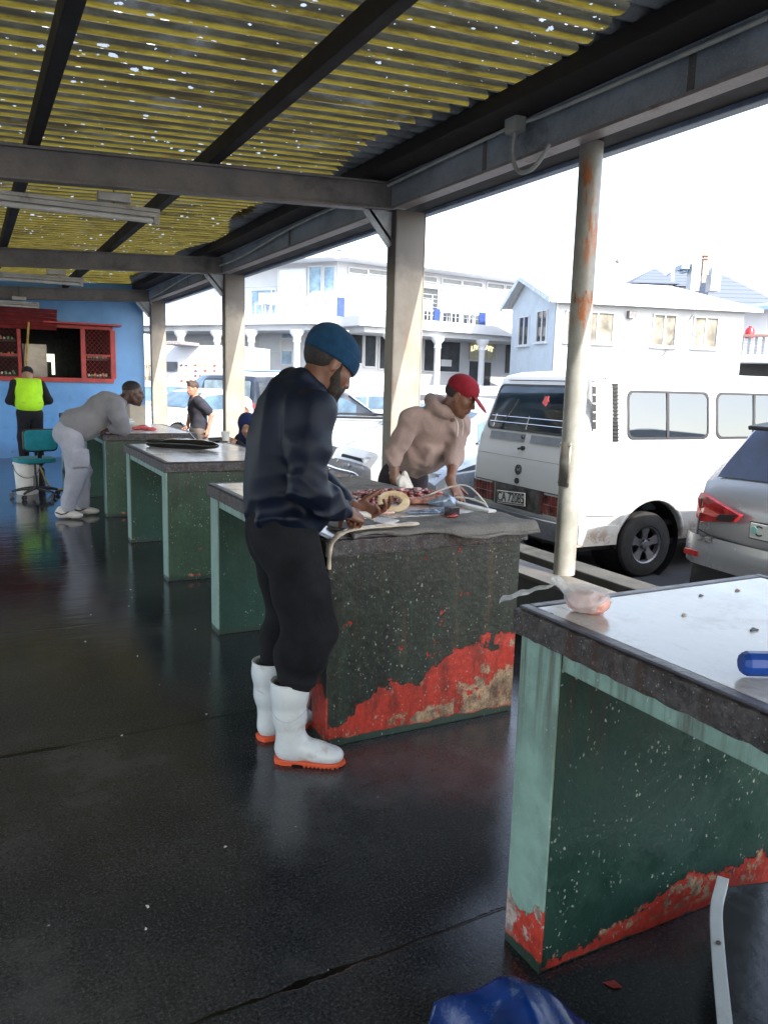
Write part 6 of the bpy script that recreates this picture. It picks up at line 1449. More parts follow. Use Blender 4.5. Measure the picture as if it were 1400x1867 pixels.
def shoe(parent, x, y, yaw, mat, stripe=None, sole=None, sc=1):
    S1 = SDF(); c, s_ = math.cos(yaw), math.sin(yaw); Bz = np.array([[c, -s_, 0], [s_, c, 0], [0, 0, 1]]); q = lambda a: V3((x, y, 0))+Bz@(V3(a)*sc)
    S1.ell(q((-.03, 0, .06)), (.065, .045, .055), Bz, .03); S1.ell(q((.06, 0, .05)), (.09, .048, .040), Bz, .04); S1.ell(q((.14, 0, .04)), (.065, .048, .032), Bz, .03); S1.ell(q((-.02, 0, .10)), (.05, .042, .04), Bz, .02); S1.rbox(q((.05, 0, -.05)), (.3, .2, .058), .004, Bz, .004, 's')
    o = sdf_obj('shoe', S1, .007, mat, parent)
    if stripe:
        for sg in (-1, 1): MB().tube([tuple(q(a)) for a in ((-.07, sg*.047, .075), (-.01, sg*.050, .055), (.03, sg*.049, .062), (.07, sg*.046, .085))], .0075, 6).build('stripe', stripe, o)
    return o
SH = simple('white_trainer', (.55, .53, .50), .6, var=.1, dirt=(.25, .2, .16), dirtamt=.4)
shoe(p3, fR[0]-.03, fR[1], R(-22), SH, M_BLACK); shoe(p3, fL[0]-.02, fL[1], R(-5), SH, M_BLACK)
# --------------------------------------------------------------- 4: hi-vis man, back view
P4 = Person('person', 'man in lime hi-vis vest and dark cap seen from behind at the blue wall', (.86, 14.2, 0), R(100), .010)
b = P4.body; pel = V3((0, 0, .93)); wst = V3((0, 0, 1.07)); chs = V3((.03, 0, 1.23)); nb = V3((.07, 0, 1.39)); shL, shR = V3((.05, .20, 1.35)), V3((.05, -.20, 1.35)); elL, wrL = V3((.06, .28, 1.08)), V3((.28, .15, 1.02)); elR, wrR = V3((.02, -.31, 1.09)), V3((.24, -.22, 1.02))
torso(b, pel, wst, chs, nb, shL, shR, (0, 1, 0))
for sg in (-1, 1): b.chain([(0, sg*.10, .88), (.01, sg*.11, .48), (-.01, sg*.12, .08)], [.085, .055, .04], .03)
b.chain([shR, elR, wrR], [.05, .042, .028], .03); b.chain([shL, elL, wrL], [.05, .042, .028], .03)
hand(b, wrR, (.8, .3, .1), (0, 0, -1), (0, 1, 0)); hand(b, wrL, (.8, -.3, .1), (0, 0, -1), (0, -1, 0))
hc = V3((.12, -.02, 1.50)); Bh = basis((1, -.35, -.35)); b.cap(nb, hc+V3((-.04, 0, -.04)), .06, .056, .03); head(b, hc, Bh)
DK = fabric('dark_workwear', (.014, .015, .020), .3, .85, 200, 6)
J = SDF(); torso(J, pel+V3((0, 0, .02)), wst, chs, nb+V3((0, 0, -.01)), shL, shR, (0, 1, 0), 1.02, 1.05, .05, .012)
for sh_, el_, wr__ in ((shR, elR, wrR), (shL, elL, wrL)): J.chain([sh_, el_, wr__], [.07, .062, .045], .04)
P4.parts.append(('jacket', J, DK, make_fold(.010, 16, 51), None))
Vs = SDF(); torso(Vs, pel+V3((0, 0, .10)), wst, chs, nb+V3((-.01, 0, -.03)), shL*.75+nb*.25, shR*.75+nb*.25, (0, 1, 0), 1.10, 1.20, .05, .032)
P4.parts.append(('hi_vis_vest', Vs, fabric('lime_vest', (.42, .80, .03), .08, .7, 200, 6, (6, 6, 4), .3), make_fold(.008, 14, 52), None))
T = SDF(); T.ell((0, 0, .90), (.14, .18, .13), None, .05)
for sg in (-1, 1): T.chain([(0, sg*.10, .86), (.01, sg*.11, .48), (-.005, sg*.12, .07)], [.11, .085, .07], .04)
P4.parts.append(('trousers', T, DK, make_fold(.012, 16, 53), None))
C = SDF(); cp = lambda a: hc+(Bh@V3(a)); C.ell(cp((-.006, 0, .055)), (.112, .090, .085), Bh, .02); C.ell(cp((0, 0, -.09)), (.24, .24, .11), Bh, .004, 's'); C.ell(cp((.13, 0, .04)), (.08, .07, .012), Bh, .01); P4.parts.append(('cap', C, DK, None, .007))
p4 = P4.finish(SK5)
M_RT = simple('vest_line', (.16, .30, .03), .6)
for z, hwid in ((1.06, .19),): MB().tube([(-.163, y, z-.01*math.cos(y*9)) for y in np.linspace(-.15, .15, 9)], .004, 6).build('vest_seam', M_RT, p4)
shoe(p4, -.04, -.12, R(-6), M_BLACK); shoe(p4, -.04, .12, R(6), M_BLACK)
# --------------------------------------------------------------- 5: walking man in dark shirt
P5 = Person('person', 'walking man in dark short sleeved shirt passing between the second and last columns', (3.50, 13.75, -.3), R(192), .009)
b = P5.body; pel = V3((-.03, 0, .95)); wst = V3((-.02, 0, 1.12)); chs = V3((0, 0, 1.30)); nb = V3((.04, 0, 1.48)); shL, shR = V3((.07, .19, 1.44)), V3((-.03, -.19, 1.44)); elL, wrL = V3((-.13, .26, 1.20)), V3((-.06, .27, .95)); elR, wrR = V3((.02, -.25, 1.18)), V3((.10, -.22, .95))
torso(b, pel, wst, chs, nb, shL, shR, (0, 1, 0)); b.chain([(0, .10, .90), (-.10, .11, .50), (-.30, .11, .12)], [.09, .058, .04], .03); b.chain([(0, -.10, .90), (.20, -.11, .52), (.30, -.11, .10)], [.09, .058, .04], .03)
b.ell((.36, -.11, .05), (.13, .05, .05), None, .02); b.ell((-.26, .11, .06), (.13, .05, .05), None, .02)
b.chain([shR, elR, wrR], [.05, .042, .028], .03); b.chain([shL, elL, wrL], [.05, .042, .028], .03); hand(b, wrL, (.2, .0, -1), (.3, -.9, 0), (1, 0, 0)); hand(b, wrR, (.8, .1, -.4), (0, .9, 0), (0, 0, 1))
hc = V3((.085, 0, 1.635)); Bh = basis((1, .05, -.12)); b.cap(nb, hc+V3((-.035, 0, -.05)), .058, .056, .03); head(b, hc, Bh)
J = SDF(); torso(J, pel+V3((0, 0, .02)), wst, chs, nb+V3((0, 0, -.02)), shL, shR, (0, 1, 0), 1.04, 1.08, .05, .022); J.chain([shR, shR*.35+elR*.65], [.08, .075], .04); J.chain([shL, shL*.25+elL*.75], [.082, .078], .04)
P5.parts.append(('shirt', J, fabric('dark_grey_shirt', (.030, .030, .040), .25, .85, 200, 5), make_fold(.014, 16, 61), None))
T = SDF(); T.ell((0, 0, .92), (.135, .175, .13), None, .05); T.chain([(0, .10, .88), (-.10, .11, .50), (-.28, .11, .15)], [.11, .085, .07], .04); T.chain([(0, -.10, .88), (.20, -.11, .52), (.29, -.11, .13)], [.11, .085, .07], .04)
P5.parts.append(('trousers', T, fabric('brown_grey_trousers', (.10, .085, .075), .2), make_fold(.012, 16, 62), None))
H = SDF(); cp = lambda a: hc+(Bh@V3(a)); H.ell(cp((-.012, 0, .052)), (.106, .084, .092), Bh, .01); H.ell(cp((.07, 0, .125)), (.04, .05, .022), Bh, .02); H.ell(cp((.13, 0, -.03)), (.085, .12, .115), Bh, .01, 's'); H.ell(cp((-.02, 0, -.09)), (.2, .2, .075), Bh, .01, 's')
P5.parts.append(('hair', H, simple('brown_hair', (.05, .028, .018), .7, var=.4, sc=50, bump=.5), make_fold(.006, 60, 3, (1, 1, 1)), None)); p5 = P5.finish(SK4)
# --------------------------------------------------------------- 6: seated woman in navy headscarf
P6 = Person('person', 'seated woman in navy headscarf and black top holding a white cup', (2.66, 7.97, 0), R(195), .009)
b = P6.body; pel = V3((0, 0, .50)); wst = V3((.02, 0, .64)); chs = V3((.05, 0, .78)); nb = V3((.09, 0, .93)); shL, shR = V3((.09, .16, .89)), V3((.09, -.16, .89)); elL, wrL = V3((.16, .22, .70)), V3((.30, .10, .88)); elR, wrR = V3((.16, -.22, .70)), V3((.34, -.10, .86))
torso(b, pel, wst, chs, nb, shL, shR, (0, 1, 0), .95, .95)
for sg in (-1, 1): b.chain([(.05, sg*.10, .50), (.30, sg*.11, .50), (.30, sg*.11, .08)], [.085, .06, .04], .03); b.ell((.36, sg*.11, .045), (.12, .045, .045), None, .02)
b.chain([shR, elR, wrR], [.045, .038, .025], .03); b.chain([shL, elL, wrL], [.045, .038, .025], .03); hand(b, wrL, (.7, -.2, .2), (.2, -.9, 0), (0, 0, 1), (.6, .7, .7, .7), (.3, .5), .92); hand(b, wrR, (.7, .3, .1), (.2, .9, 0), (0, 0, 1), (.6, .7, .7, .7), (.3, .5), .92)
hc = V3((.15, .03, 1.055)); Bh = basis((.72, .80, -.38)); b.cap(nb, hc+V3((-.04, 0, -.05)), .052, .05, .03); head(b, hc, Bh, .95)
J = SDF(); torso(J, pel+V3((0, 0, .0)), wst, chs, nb, shL, shR, (0, 1, 0), 1.0, 1.05, .05, .025); J.chain([shR, elR, wrR], [.07, .062, .045], .04); J.chain([shL, elL, wrL], [.07, .062, .045], .04); J.ell((.14, 0, .50), (.28, .2, .12), None, .06)
for sg in (-1, 1): J.chain([(.28, sg*.11, .48), (.30, sg*.11, .12)], [.10, .09], .05)
P6.parts.append(('black_dress', J, fabric('black_cloth', (.012, .013, .020), .3, .85, 200, 6), make_fold(.013, 18, 71), None))
S6 = SDF(); cp = lambda a: hc+.95*(Bh@V3(a)); S6.ell(cp((-.022, 0, .03)), (.118, .096, .112), Bh, .02); S6.ell(cp((-.02, 0, -.10)), (.10, .095, .08), Bh, .05); S6.ell((.07, 0, .90), (.12, .15, .07), None, .05); S6.ell(cp((.115, 0, -.012)), (.062, .056, .082), Bh, .012, 's')
P6.parts.append(('headscarf', S6, fabric('navy_scarf', (.012, .022, .085), .2, .85, 200, 8), make_fold(.008, 22, 72), None)); p6 = P6.finish(SK5)
# --------------------------------------------------------------- 7: person in white headscarf, bending
P7 = Person('person', 'person in pale headscarf and dark jacket bending behind the seated woman', (3.9, 11.95, -.3), R(230), .010)
b = P7.body; pel = V3((-.20, 0, .86)); wst = V3((-.10, 0, 1.0)); chs = V3((.04, 0, 1.14)); nb = V3((.18, 0, 1.27)); shL, shR = V3((.15, .18, 1.22)), V3((.15, -.18, 1.22)); elL, wrL = V3((.20, .26, .96)), V3((.34, .16, .80)); elR, wrR = V3((.22, -.25, .96)), V3((.36, -.14, .80))
torso(b, pel, wst, chs, nb, shL, shR, (0, 1, 0))
for sg in (-1, 1): b.chain([(-.18, sg*.10, .82), (-.05, sg*.11, .46), (-.12, sg*.11, .08)], [.085, .058, .04], .03); b.ell((-.06, sg*.11, .045), (.12, .045, .045), None, .02)
b.chain([shR, elR, wrR], [.045, .038, .025], .03); b.chain([shL, elL, wrL], [.045, .038, .025], .03); hand(b, wrL, (.5, -.2, -.6), (0, -.9, 0), (0, 0, 1)); hand(b, wrR, (.5, .3, -.6), (.2, .9, 0), (0, 0, 1))
hc = V3((.27, 0, 1.41)); Bh = basis((.9, .1, -.6)); b.cap(nb, hc+V3((-.04, 0, -.05)), .055, .05, .03); head(b, hc, Bh, .97)
J = SDF(); torso(J, pel+V3((0, 0, .02)), wst, chs, nb, shL, shR, (0, 1, 0), 1.02, 1.1, .05, .025); J.chain([shR, elR, wrR], [.072, .062, .045], .04); J.chain([shL, elL, wrL], [.072, .062, .045], .04)
for sg in (-1, 1): J.chain([(-.18, sg*.10, .80), (-.05, sg*.11, .46), (-.12, sg*.11, .10)], [.12, .095, .08], .05)
P7.parts.append(('dark_clothes', J, fabric('dark_patterned_cloth', (.020, .018, .035), .6, .85, 120, 22), make_fold(.013, 18, 81), None))
S7 = SDF(); cp = lambda a: hc+.97*(Bh@V3(a)); S7.ell(cp((-.022, 0, .03)), (.120, .098, .114), Bh, .02); S7.ell(cp((-.03, 0, -.10)), (.10, .095, .08), Bh, .05); S7.ell(cp((.115, 0, -.012)), (.062, .056, .082), Bh, .012, 's')
P7.parts.append(('headscarf', S7, fabric('pale_scarf', (.55, .52, .55), .08, .85, 200, 8), make_fold(.008, 20, 82), None)); p7 = P7.finish(SK5)
# --------------------------------------------------------------- two distant people by the restaurant
for i, (px, lab, cm) in enumerate(((1033, 'far off person in a pink top by the restaurant, just left of the van', (.5, .2, .22)), (1044, 'far off person in dark blue standing close beside the van roof', (.05, .07, .16)))):
    g_ = sight(px-35, 735, 20); Pn = Person('person', lab, (g_.x, g_.y, -.3), R(250-i*30), .016); b = Pn.body
    pel, wst, chs, nb = V3((0, 0, .93)), V3((0, 0, 1.08)), V3((0, 0, 1.25)), V3((.02, 0, 1.40)); torso(b, pel, wst, chs, nb, (0, .18, 1.36), (0, -.18, 1.36), (0, 1, 0))
    for sg in (-1, 1): b.chain([(0, sg*.10, .88), (.01, sg*.11, .48), (0, sg*.11, .05)], [.085, .055, .045], .03); b.chain([(0, sg*.18, 1.36), (0, sg*.24, 1.1), (.08, sg*.24, .88)], [.05, .042, .035], .03)
    hc = V3((.04, 0, 1.55)); b.cap(nb, hc, .055, .055, .03); head(b, hc, basis((1, 0, 0)))
    J = SDF(); torso(J, pel, wst, chs, nb, (0, .18, 1.36), (0, -.18, 1.36), (0, 1, 0), 1, 1.05, .05, .02)
    for sg in (-1, 1): J.chain([(0, sg*.18, 1.36), (0, sg*.24, 1.1)], [.07, .06], .03)
    Pn.parts.append(('top', J, simple('top_%d' % i, cm, .8), None, None))
    T = SDF(); T.ell((0, 0, .90), (.14, .18, .13), None, .05)
    for sg in (-1, 1): T.chain([(0, sg*.10, .86), (.01, sg*.11, .48), (0, sg*.11, .07)], [.11, .085, .07], .04)
    Pn.parts.append(('trousers', T, DK, None, None)); Pn.finish(SK4 if i == 0 else SK5)
# ================================================================= things on and around the tables
def lump(name, P, mat, h=.004, parent=None, fold=None):
    return sdf_obj(name, P, h, mat, parent, fold, 1)
def bagmat(name, col, a=.55, rough=.12, trans=.5):
    t = NT(name); n = t.noise(14, 6, .7); w = t.noise(1, 4, .6, t.mapv((30, 30, 30)), dist=2)
    t.bump(w, .8, .006)
    return t.set(t.mix(t.step(n, .3, .7), tuple(q*.75 for q in col), col), rough, **{'Alpha': a})
# ---- bag on the nearest table
def mk_bag():
    o = empty('plastic_bag', (1.385, 1.50, .978), R(-27), 'clear knotted plastic bag of pinkish bait on the corner of the nearest table', 'plastic bag')
    s = SDF(); s.ell((0, 0, .034), (.060, .050, .036), None, .02); s.ell((.02, -.012, .03), (.045, .040, .032), None, .02); s.ell((-.03, .01, .028), (.034, .032, .028), None, .02)
    lump('contents', s, simple('pink_flesh', (.62, .26, .20), .3, var=.35, sc=40, dirt=(.75, .62, .55), dirtamt=.8, dsc=22), .004, o, make_fold(.008, 60, 3, (1, 1, 1)))
    s = SDF(); s.ell((0, 0, .038), (.071, .060, .042), None, .02); s.cap((-.04, .02, .055), (-.085, .045, .080), .030, .010, .03); s.ell((-.090, .048, .088), (.016, .013, .015), None, .01)
    s.ell((-.10, .05, .098), (.018, .010, .010), None, .01)
    lump('bag_skin', s, bagmat('clear_bag', (.80, .82, .85), .50), .0032, o, make_fold(.014, 60, 6, (1, 1, 1)))
    pts = smoothpath([(-.085, .047, .085), (-.13, .068, .062), (-.18, .085, .045), (-.23, .095, .020), (-.275, .098, .004)], 5); b = MB(); n = len(pts); vs = []
    for i, p in enumerate(pts):
        w_ = .012+.030*(i/n)**.8
        for k in range(9):
            q = -1+k/4; vs.append(p+Vector((0.25*w_*q, w_*q, .004*math.sin(q*7+i*.5)+.003*math.sin(i*1.1))))
    b.add(vs, [(i*9+k, i*9+k+1, (i+1)*9+k+1, (i+1)*9+k) for i in range(n-1) for k in range(8)])
    b.build('bag_tail', bagmat('white_bag_tail', (.78, .82, .86), .85), o, smooth=80); o.scale = (.78,)*3
mk_bag()
bt = empty('blue_bottle', (1.362, 1.022, 1.004), R(-27), 'faceted blue plastic bottle lying on the nearest white table top', 'bottle')
m_ = simple('blue_plastic', (.004, .045, .26), .38, var=.25, sc=10)
MB().tube([(0, 0, 0), (.012, 0, 0), (.10, 0, 0), (.24, 0, 0)], [.020, .0255, .026, .026], 10).build('bottle_body', m_, bt, bevel=.004)
MB().tube([(.242, 0, 0), (.27, 0, 0)], .02, 16).build('bottle_cap', simple('white_cap', (.6, .6, .6), .4), bt)
# bits left on the near table
for i, (x, y, r, c) in enumerate(((1.80, 1.50, .006, (.08, .03, .025)), (1.66, 1.22, .009, (.015, .015, .02)), (1.9, 1.32, .006, (.3, .12, .08)), (1.6, 1.38, .006, (.25, .18, .14)), (1.95, 1.5, .007, (.2, .1, .07)))):
    s = SDF(); s.cap((-r*1.1, 0, .001), (r*.4, r*.5, .0015), r*.35, r*.55, .002); s.cap((r*.4, r*.5, .0015), (r*1.6, -.2*r, .001), r*.5, r*.2, .002)
    o = lump('fish_scrap', s, simple('scrap_%d' % i, c, .3), .0014); o.location = (x, y, .9765); tag(o, 'tiny dark fish scrap stuck on the nearest white table top', 'scrap', 'scraps on the nearest table')
# ---- mats
def mat_cloth(name, label, x0, x1, y0, y1, z, droop):
    o = MB(); nu, nv = 90, 60
    def fn(u, v):
        x = x0+(x1-x0)*u; y = y0+(y1-y0)*v
        y += (.030*math.sin(u*5.2+.6)+.012*math.sin(u*17)) * (1-v) + .012*math.sin(u*9)*v; x += .012*math.sin(v*7)
        over = max(0, (2.878-y)); zz = z+.004*math.sin(x*31)*math.sin(y*27)-min(.035, over*over*14+over*.35)*droop
        return (x, y, zz+.0015*math.sin(x*260)*math.sin(y*240))
    o.grid(nu, nv, fn); me = o.mesh('m', 60)
    t = NT(name); n = t.noise(420, 4, .8); n2 = t.noise(6, 6, .7)
    c = t.mix(t.step(n, .3, .7), (.09, .085, .08), (.42, .40, .37)); c = t.mix(t.math('MULTIPLY', t.step(n2, .45, .7), .5), c, (.06, .055, .05)); t.bump(n, 1, .008); t.set(c, .95)
    ob = link_mesh('rubber_mat', me, t.m); sd_ = ob.modifiers.new('s', 'SOLIDIFY'); sd_.thickness = .013; sd_.offset = 1
    tx = bpy.data.textures.new('pile', 'CLOUDS'); tx.noise_scale = .006; dm = ob.modifiers.new('d', 'DISPLACE'); dm.texture = tx; dm.strength = .004; dm.mid_level = .5
    return tag(ob, label, 'mat')
mat_cloth('pile_mat_near', 'grey pile mat sagging over the near edge of the fish cutting table', 1.36, 2.285, 2.845, 3.16, .918, 1)
mat_cloth('pile_mat_far', 'flat grey pile mat at the far end of the fish cutting table', 1.80, 2.24, 3.95, 4.66, .918, 0)
def worn_board():
    t = NT('bloody_cutting_board'); n = t.noise(6, 7, .7); c = t.mix(t.step(n, .48, .66), (.50, .50, .50), (.38, .20, .14)); c = t.mix(t.math('MULTIPLY', t.step(t.noise(20, 6, .7), .55, .7), .6), c, (.25, .06, .05)); return t.set(c, .25)
cb = MB().box((0, 0, 0), (.50, .66, .012)).build('cutting_board', worn_board(), None, bevel=.004); cb.location = (1.97, 3.52, .9205); cb.rotation_euler = (0, 0, R(-3)); tag(cb, 'white cutting board stained pink under the fish remains', 'board')
# offal: one uncountable heap
s = SDF(); r2 = np.random.default_rng(4)
V_, F_, MI = [], [], []
ico = bmesh.new(); bmesh.ops.create_icosphere(ico, subdivisions=2, radius=1); iv = np.array([v.co[:] for v in ico.verts]); ifc = np.array([[v.index for v in f.verts] for f in ico.faces]); ico.free()
cnt = 0
for i in range(330):
    t_ = r2.uniform(); x = 1.80+.47*t_+r2.normal()*.02; y = 3.74+.02*math.sin(t_*5)+r2.normal()*.075; hgt = max(.1, 1-((y-3.76)/.16)**2)*r2.uniform(.1, 1)
    r_ = r2.uniform(.006, .016); sc_ = np.array([r2.uniform(.8, 2.0), r2.uniform(.6, 1.1), r2.uniform(.5, .9)])*r_; a = r2.uniform(0, 6.28); Rz = np.array([[math.cos(a), -math.sin(a), 0], [math.sin(a), math.cos(a), 0], [0, 0, 1]])
    vv = (iv*(1+.25*np.sin(iv@r2.normal(size=3)*5))[:, None]*sc_)@Rz.T+np.array([x, y, .93+hgt*.035]); V_.append(vv); F_.append(ifc+cnt); cnt += len(vv); MI += [r2.integers(0, 3)]*len(ifc)
me = bpy.data.meshes.new('offal'); me.from_pydata(np.concatenate(V_).tolist(), [], np.concatenate(F_).tolist())
og = link_mesh('fish_offal', me, None)
for nm, c in (('offal_maroon', (.14, .012, .02)), ('offal_pink', (.42, .12, .11)), ('offal_pale', (.50, .30, .28))): me.materials.append(simple(nm, c, .12, var=.5, sc=60))
me.polygons.foreach_set('material_index', MI); me.polygons.foreach_set('use_smooth', [True]*len(MI)); tag(og, 'heap of dark red fish guts on the cutting board', 'fish guts', kind='stuff')
# fish pieces
M_FISHSK = simple('silver_fish_skin', (.20, .26, .36), .15, .3, var=.6, sc=25, dirt=(.03, .035, .06), dirtamt=.9, dsc=14)
def piece(name, label, loc, rz, parts, mat, cat='fish piece', fold=.006, h=.004):
    s = SDF()
    for p in parts: s.ell(*p, None, .012) if len(p) == 2 else s.cap(*p)
    o = lump(name, s, mat, h, None, make_fold(fold, 60, 7, (1, 1, 1)) if fold else None); o.location = loc; o.rotation_euler = (0, 0, rz); return tag(o, label, cat)
piece('fish_carcass', 'opened fish carcass with silver skin on the board behind the knife hands', (2.06, 3.50, .932), R(-15), [((0, 0, .012), (.13, .055, .020)), ((.08, -.01, .018), (.07, .045, .026)), ((-.08, .02, .01), (.06, .04, .015))], simple('raw_fish_flesh', (.42, .20, .15), .2, var=.6, sc=35, dirt=(.10, .03, .03), dirtamt=.8, dsc=22))
piece('fish_tail_piece', 'dark silver fish skin standing on edge near the board centre', (2.13, 3.38, .934), R(-25), [((0, 0, .02), (.055, .012, .034)), ((-.05, .01, .012), (.05, .02, .02))], M_FISHSK)
piece('fish_skin_strip', 'crumpled blue grey fish skin lying at the near edge of the board', (1.93, 3.24, .930), R(-5), [((0, 0, .004), (.12, .028, .010)), ((.08, .0, .008), (.05, .022, .014))], M_FISHSK)
# steak ring
st = MB(); A = Matrix.Rotation(R(68), 3, 'X') @ Matrix.Rotation(0, 3, 'Z'); Rr = .062
st.lathe([(.030, .0), (.034, .022), (.05, .026), (.066, .022), (.070, .0), (.066, -.022), (.05, -.03), (.033, -.022), (.030, 0)], (0, 0, .062), 36, A)
tf = NT('fish_steak_flesh'); n = tf.noise(1, 6, .6, tf.mapv((14, 50, 14))); tf.set(tf.mix(tf.step(n, .3, .7), (.50, .36, .20), (.74, .62, .44)), .25); so_ = st.build('fish_steak', tf.m, None, smooth=60); so_.location = (1.80, 3.34, .926); so_.rotation_euler = (0, 0, R(-20)); so_.scale = (1.15, 1, .78); tag(so_, 'cream coloured ring shaped fish steak beside the open palm', 'fish piece')
# long fillet hanging over the table corner
pts = smoothpath([(1.70, 2.93, .943), (1.60, 2.925, .944), (1.50, 2.92, .944), (1.40, 2.90, .946), (1.315, 2.872, .938), (1.262, 2.855, .905), (1.248, 2.845, .86), (1.244, 2.84, .80)], 6); b = MB(); vs = []; n = len(pts)
for i, p in enumerate(pts):
    w_ = .030*(1-.55*(i/n)**1.4)*(1 if i > 1 else .6); t_ = (pts[min(i+1, n-1)]-pts[max(i-1, 0)]).normalized(); sdv = Vector((0, 1, 0)); sdv = (sdv-t_*sdv.dot(t_)).normalized(); up_ = sdv.cross(t_)
    if up_.z < 0 and i < n*.6: up_ = -up_
    for k in range(12):
        a = 2*math.pi*k/12; vs.append(p+sdv*w_*math.cos(a)+up_*(.007+.002*math.sin(i*.8))*math.sin(a))
b.add(vs, [(i*12+k, i*12+(k+1) % 12, (i+1)*12+(k+1) % 12, (i+1)*12+k) for i in range(n-1) for k in range(12)]+[tuple(range(12)), tuple((n-1)*12+k for k in range(12))])
fo = b.build('fish_fillet', simple('pale_fish_flesh', (.60, .52, .42), .3, var=.15, sc=20, dirt=(.5, .3, .2), dirtamt=.4, dsc=12), None, smooth=60); tag(fo, 'long pale strip of fish hanging over the table corner by the man', 'fish piece')
# knife in the right hand
kn = empty('filleting_knife', (1.43, 2.90, 1.0), R(14), 'knife with a wide steel blade held in the right hand over the mat', 'knife')
bl = [(.045, -.012), (.10, -.016), (.16, -.012), (.20, .010), (.15, .014), (.045, .012)]
MB().prism(bl, -.001, .001, lambda u, v, w: Vector((u, w, v*.9-.010-u*.20))).build('blade', simple('knife_steel', (.45, .46, .48), .22, .9, var=.2), kn)
MB().tube([(-.06, 0, .012), (.0, 0, .004), (.046, 0, -.016)], [.011, .012, .010], 10).build('handle', simple('knife_handle', (.55, .55, .52), .5), kn, smooth=60)
# fish strip across the palm
piece('fish_strip', 'thin pink white strip of fish flesh lying across the open palm', (1.50, 2.93, 1.002), R(-14), [((0, 0, 0), (.055, .012, .006)), ((.05, 0, 0), (.03, .016, .008))], simple('pink_white_flesh', (.62, .40, .34), .25, var=.3, sc=40), fold=.003, h=.003)
# sharpening block
bk_ = MB().box((0, 0, .022), (.060, .045, .040)).build('sharpening_block', simple('black_stone', (.02, .017, .022), .25, var=.4), None, bevel=.003); bk_.location = (1.995, 3.12, .932); bk_.rotation_euler = (0, 0, R(12)); tag(bk_, 'small black rectangular block standing on the mat edge near the cord', 'block')
s_ = piece('red_scrap', 'small red scraps of fish in front of the black block', (1.97, 3.08, .934), 0, [((0, 0, .003), (.030, .012, .006)), ((.02, .01, .004), (.012, .01, .007))], simple('red_flesh', (.30, .04, .04), .2, var=.4, sc=60), fold=.004, h=.003)
# white cord loops
co = empty('rope_loop', (2.2, 3.4, .93), 0, 'loops of thin white cord standing up at the right edge of the table', 'cord')
m_ = simple('white_cord_mat', (.62, .60, .55), .5)
MB().tube(smoothpath([(-.17, .16, .01), (-.10, .10, .045), (-.01, .06, .085), (.05, -.02, .10), (.07, -.14, .04), (.05, -.22, .0)], 8), .0042, 8).build('cord', m_, co, smooth=60)
MB().tube(smoothpath([(-.16, .10, .005), (-.06, .02, .035), (.02, -.06, .045), (.055, -.16, .03), (.045, -.24, .0)], 8), .0042, 8).build('cord', m_, co, smooth=60)
wt = MB().box((0, 0, 0), (.05, .34, .018)).build('white_strip', M_WHITEPLASTIC, None, bevel=.003); wt.location = (2.225, 3.30, .934); wt.rotation_euler = (0, 0, R(4)); tag(wt, 'narrow white plastic bar along the right edge of the cutting table', 'bar')
# cloth in man 2's hand
def w2(x, y, z): c_, s_2 = math.cos(F2), math.sin(F2); return Vector((2.70+c_*x-s_2*y, 4.80+s_2*x+c_*y, z))
s = SDF(); a0, a1, a2, a3 = w2(.10, -.30, .955), w2(.20, -.31, .90), w2(.235, -.29, .83), w2(.27, -.29, .765)
s.chain([a0, a1, a2, a3], [.022, .034, .040, .030], .03); s.cap(w2(.17, -.25, .95), w2(.24, -.24, .80), .02, .03, .02)
o = lump('white_cloth', s, fabric('white_rag', (.62, .60, .56), .08, .9, 200, 8), .005, None, make_fold(.014, 45, 4, (1, 1, .5))); tag(o, 'crumpled white cloth in the hand of the man in the hoodie', 'cloth')
# ---- table three: long black bag, rod
s = SDF(); s.ell((0, 0, .036), (.34, .095, .042), None, .03); s.ell((.14, -.03, .04), (.24, .08, .040), None, .03); s.ell((-.20, .03, .02), (.16, .06, .020), None, .03)
bb_ = lump('black_bag', s, simple('glossy_black_plastic', (.004, .004, .005), .10, var=.3), .006, None, make_fold(.012, 26, 9, (.4, 1.3, 1))); bb_.location = (1.66, 7.10, .9135); bb_.rotation_euler = (0, 0, R(-42)); tag(bb_, 'long flat glossy black plastic bag across the third table', 'bag')
rd = MB().cyl((0, 0, 0), (-.20, .10, .26), .005, 8, .004).build('steel_rod', M_CHROME, None, smooth=60); rd.location = (2.0, 7.93, .915); tag(rd, 'thin steel rod leaning up from the far edge of the third table', 'rod')
cu = empty('white_cup', (2.27, 7.82, .914), 0, 'white cup held by the seated woman at the table corner', 'cup')
MB().lathe([(0, 0), (.032, 0), (.044, .095), (.041, .095), (.030, .006), (0, .006)], (0, 0, 0), 24).build('cup', simple('white_cup_mat', (.68, .68, .66), .4), cu, smooth=50)
bpy.data.objects['cup'].name = 'cup_wall'
cr = empty('plastic_crate', (2.66, 7.97, 0), R(10), 'grey plastic crate the woman in the headscarf sits on', 'crate')
MB().span(-.2, .2, -.2, .2, 0, .385).build('crate_shell', simple('grey_crate', (.12, .12, .13), .5), cr, bevel=.01)
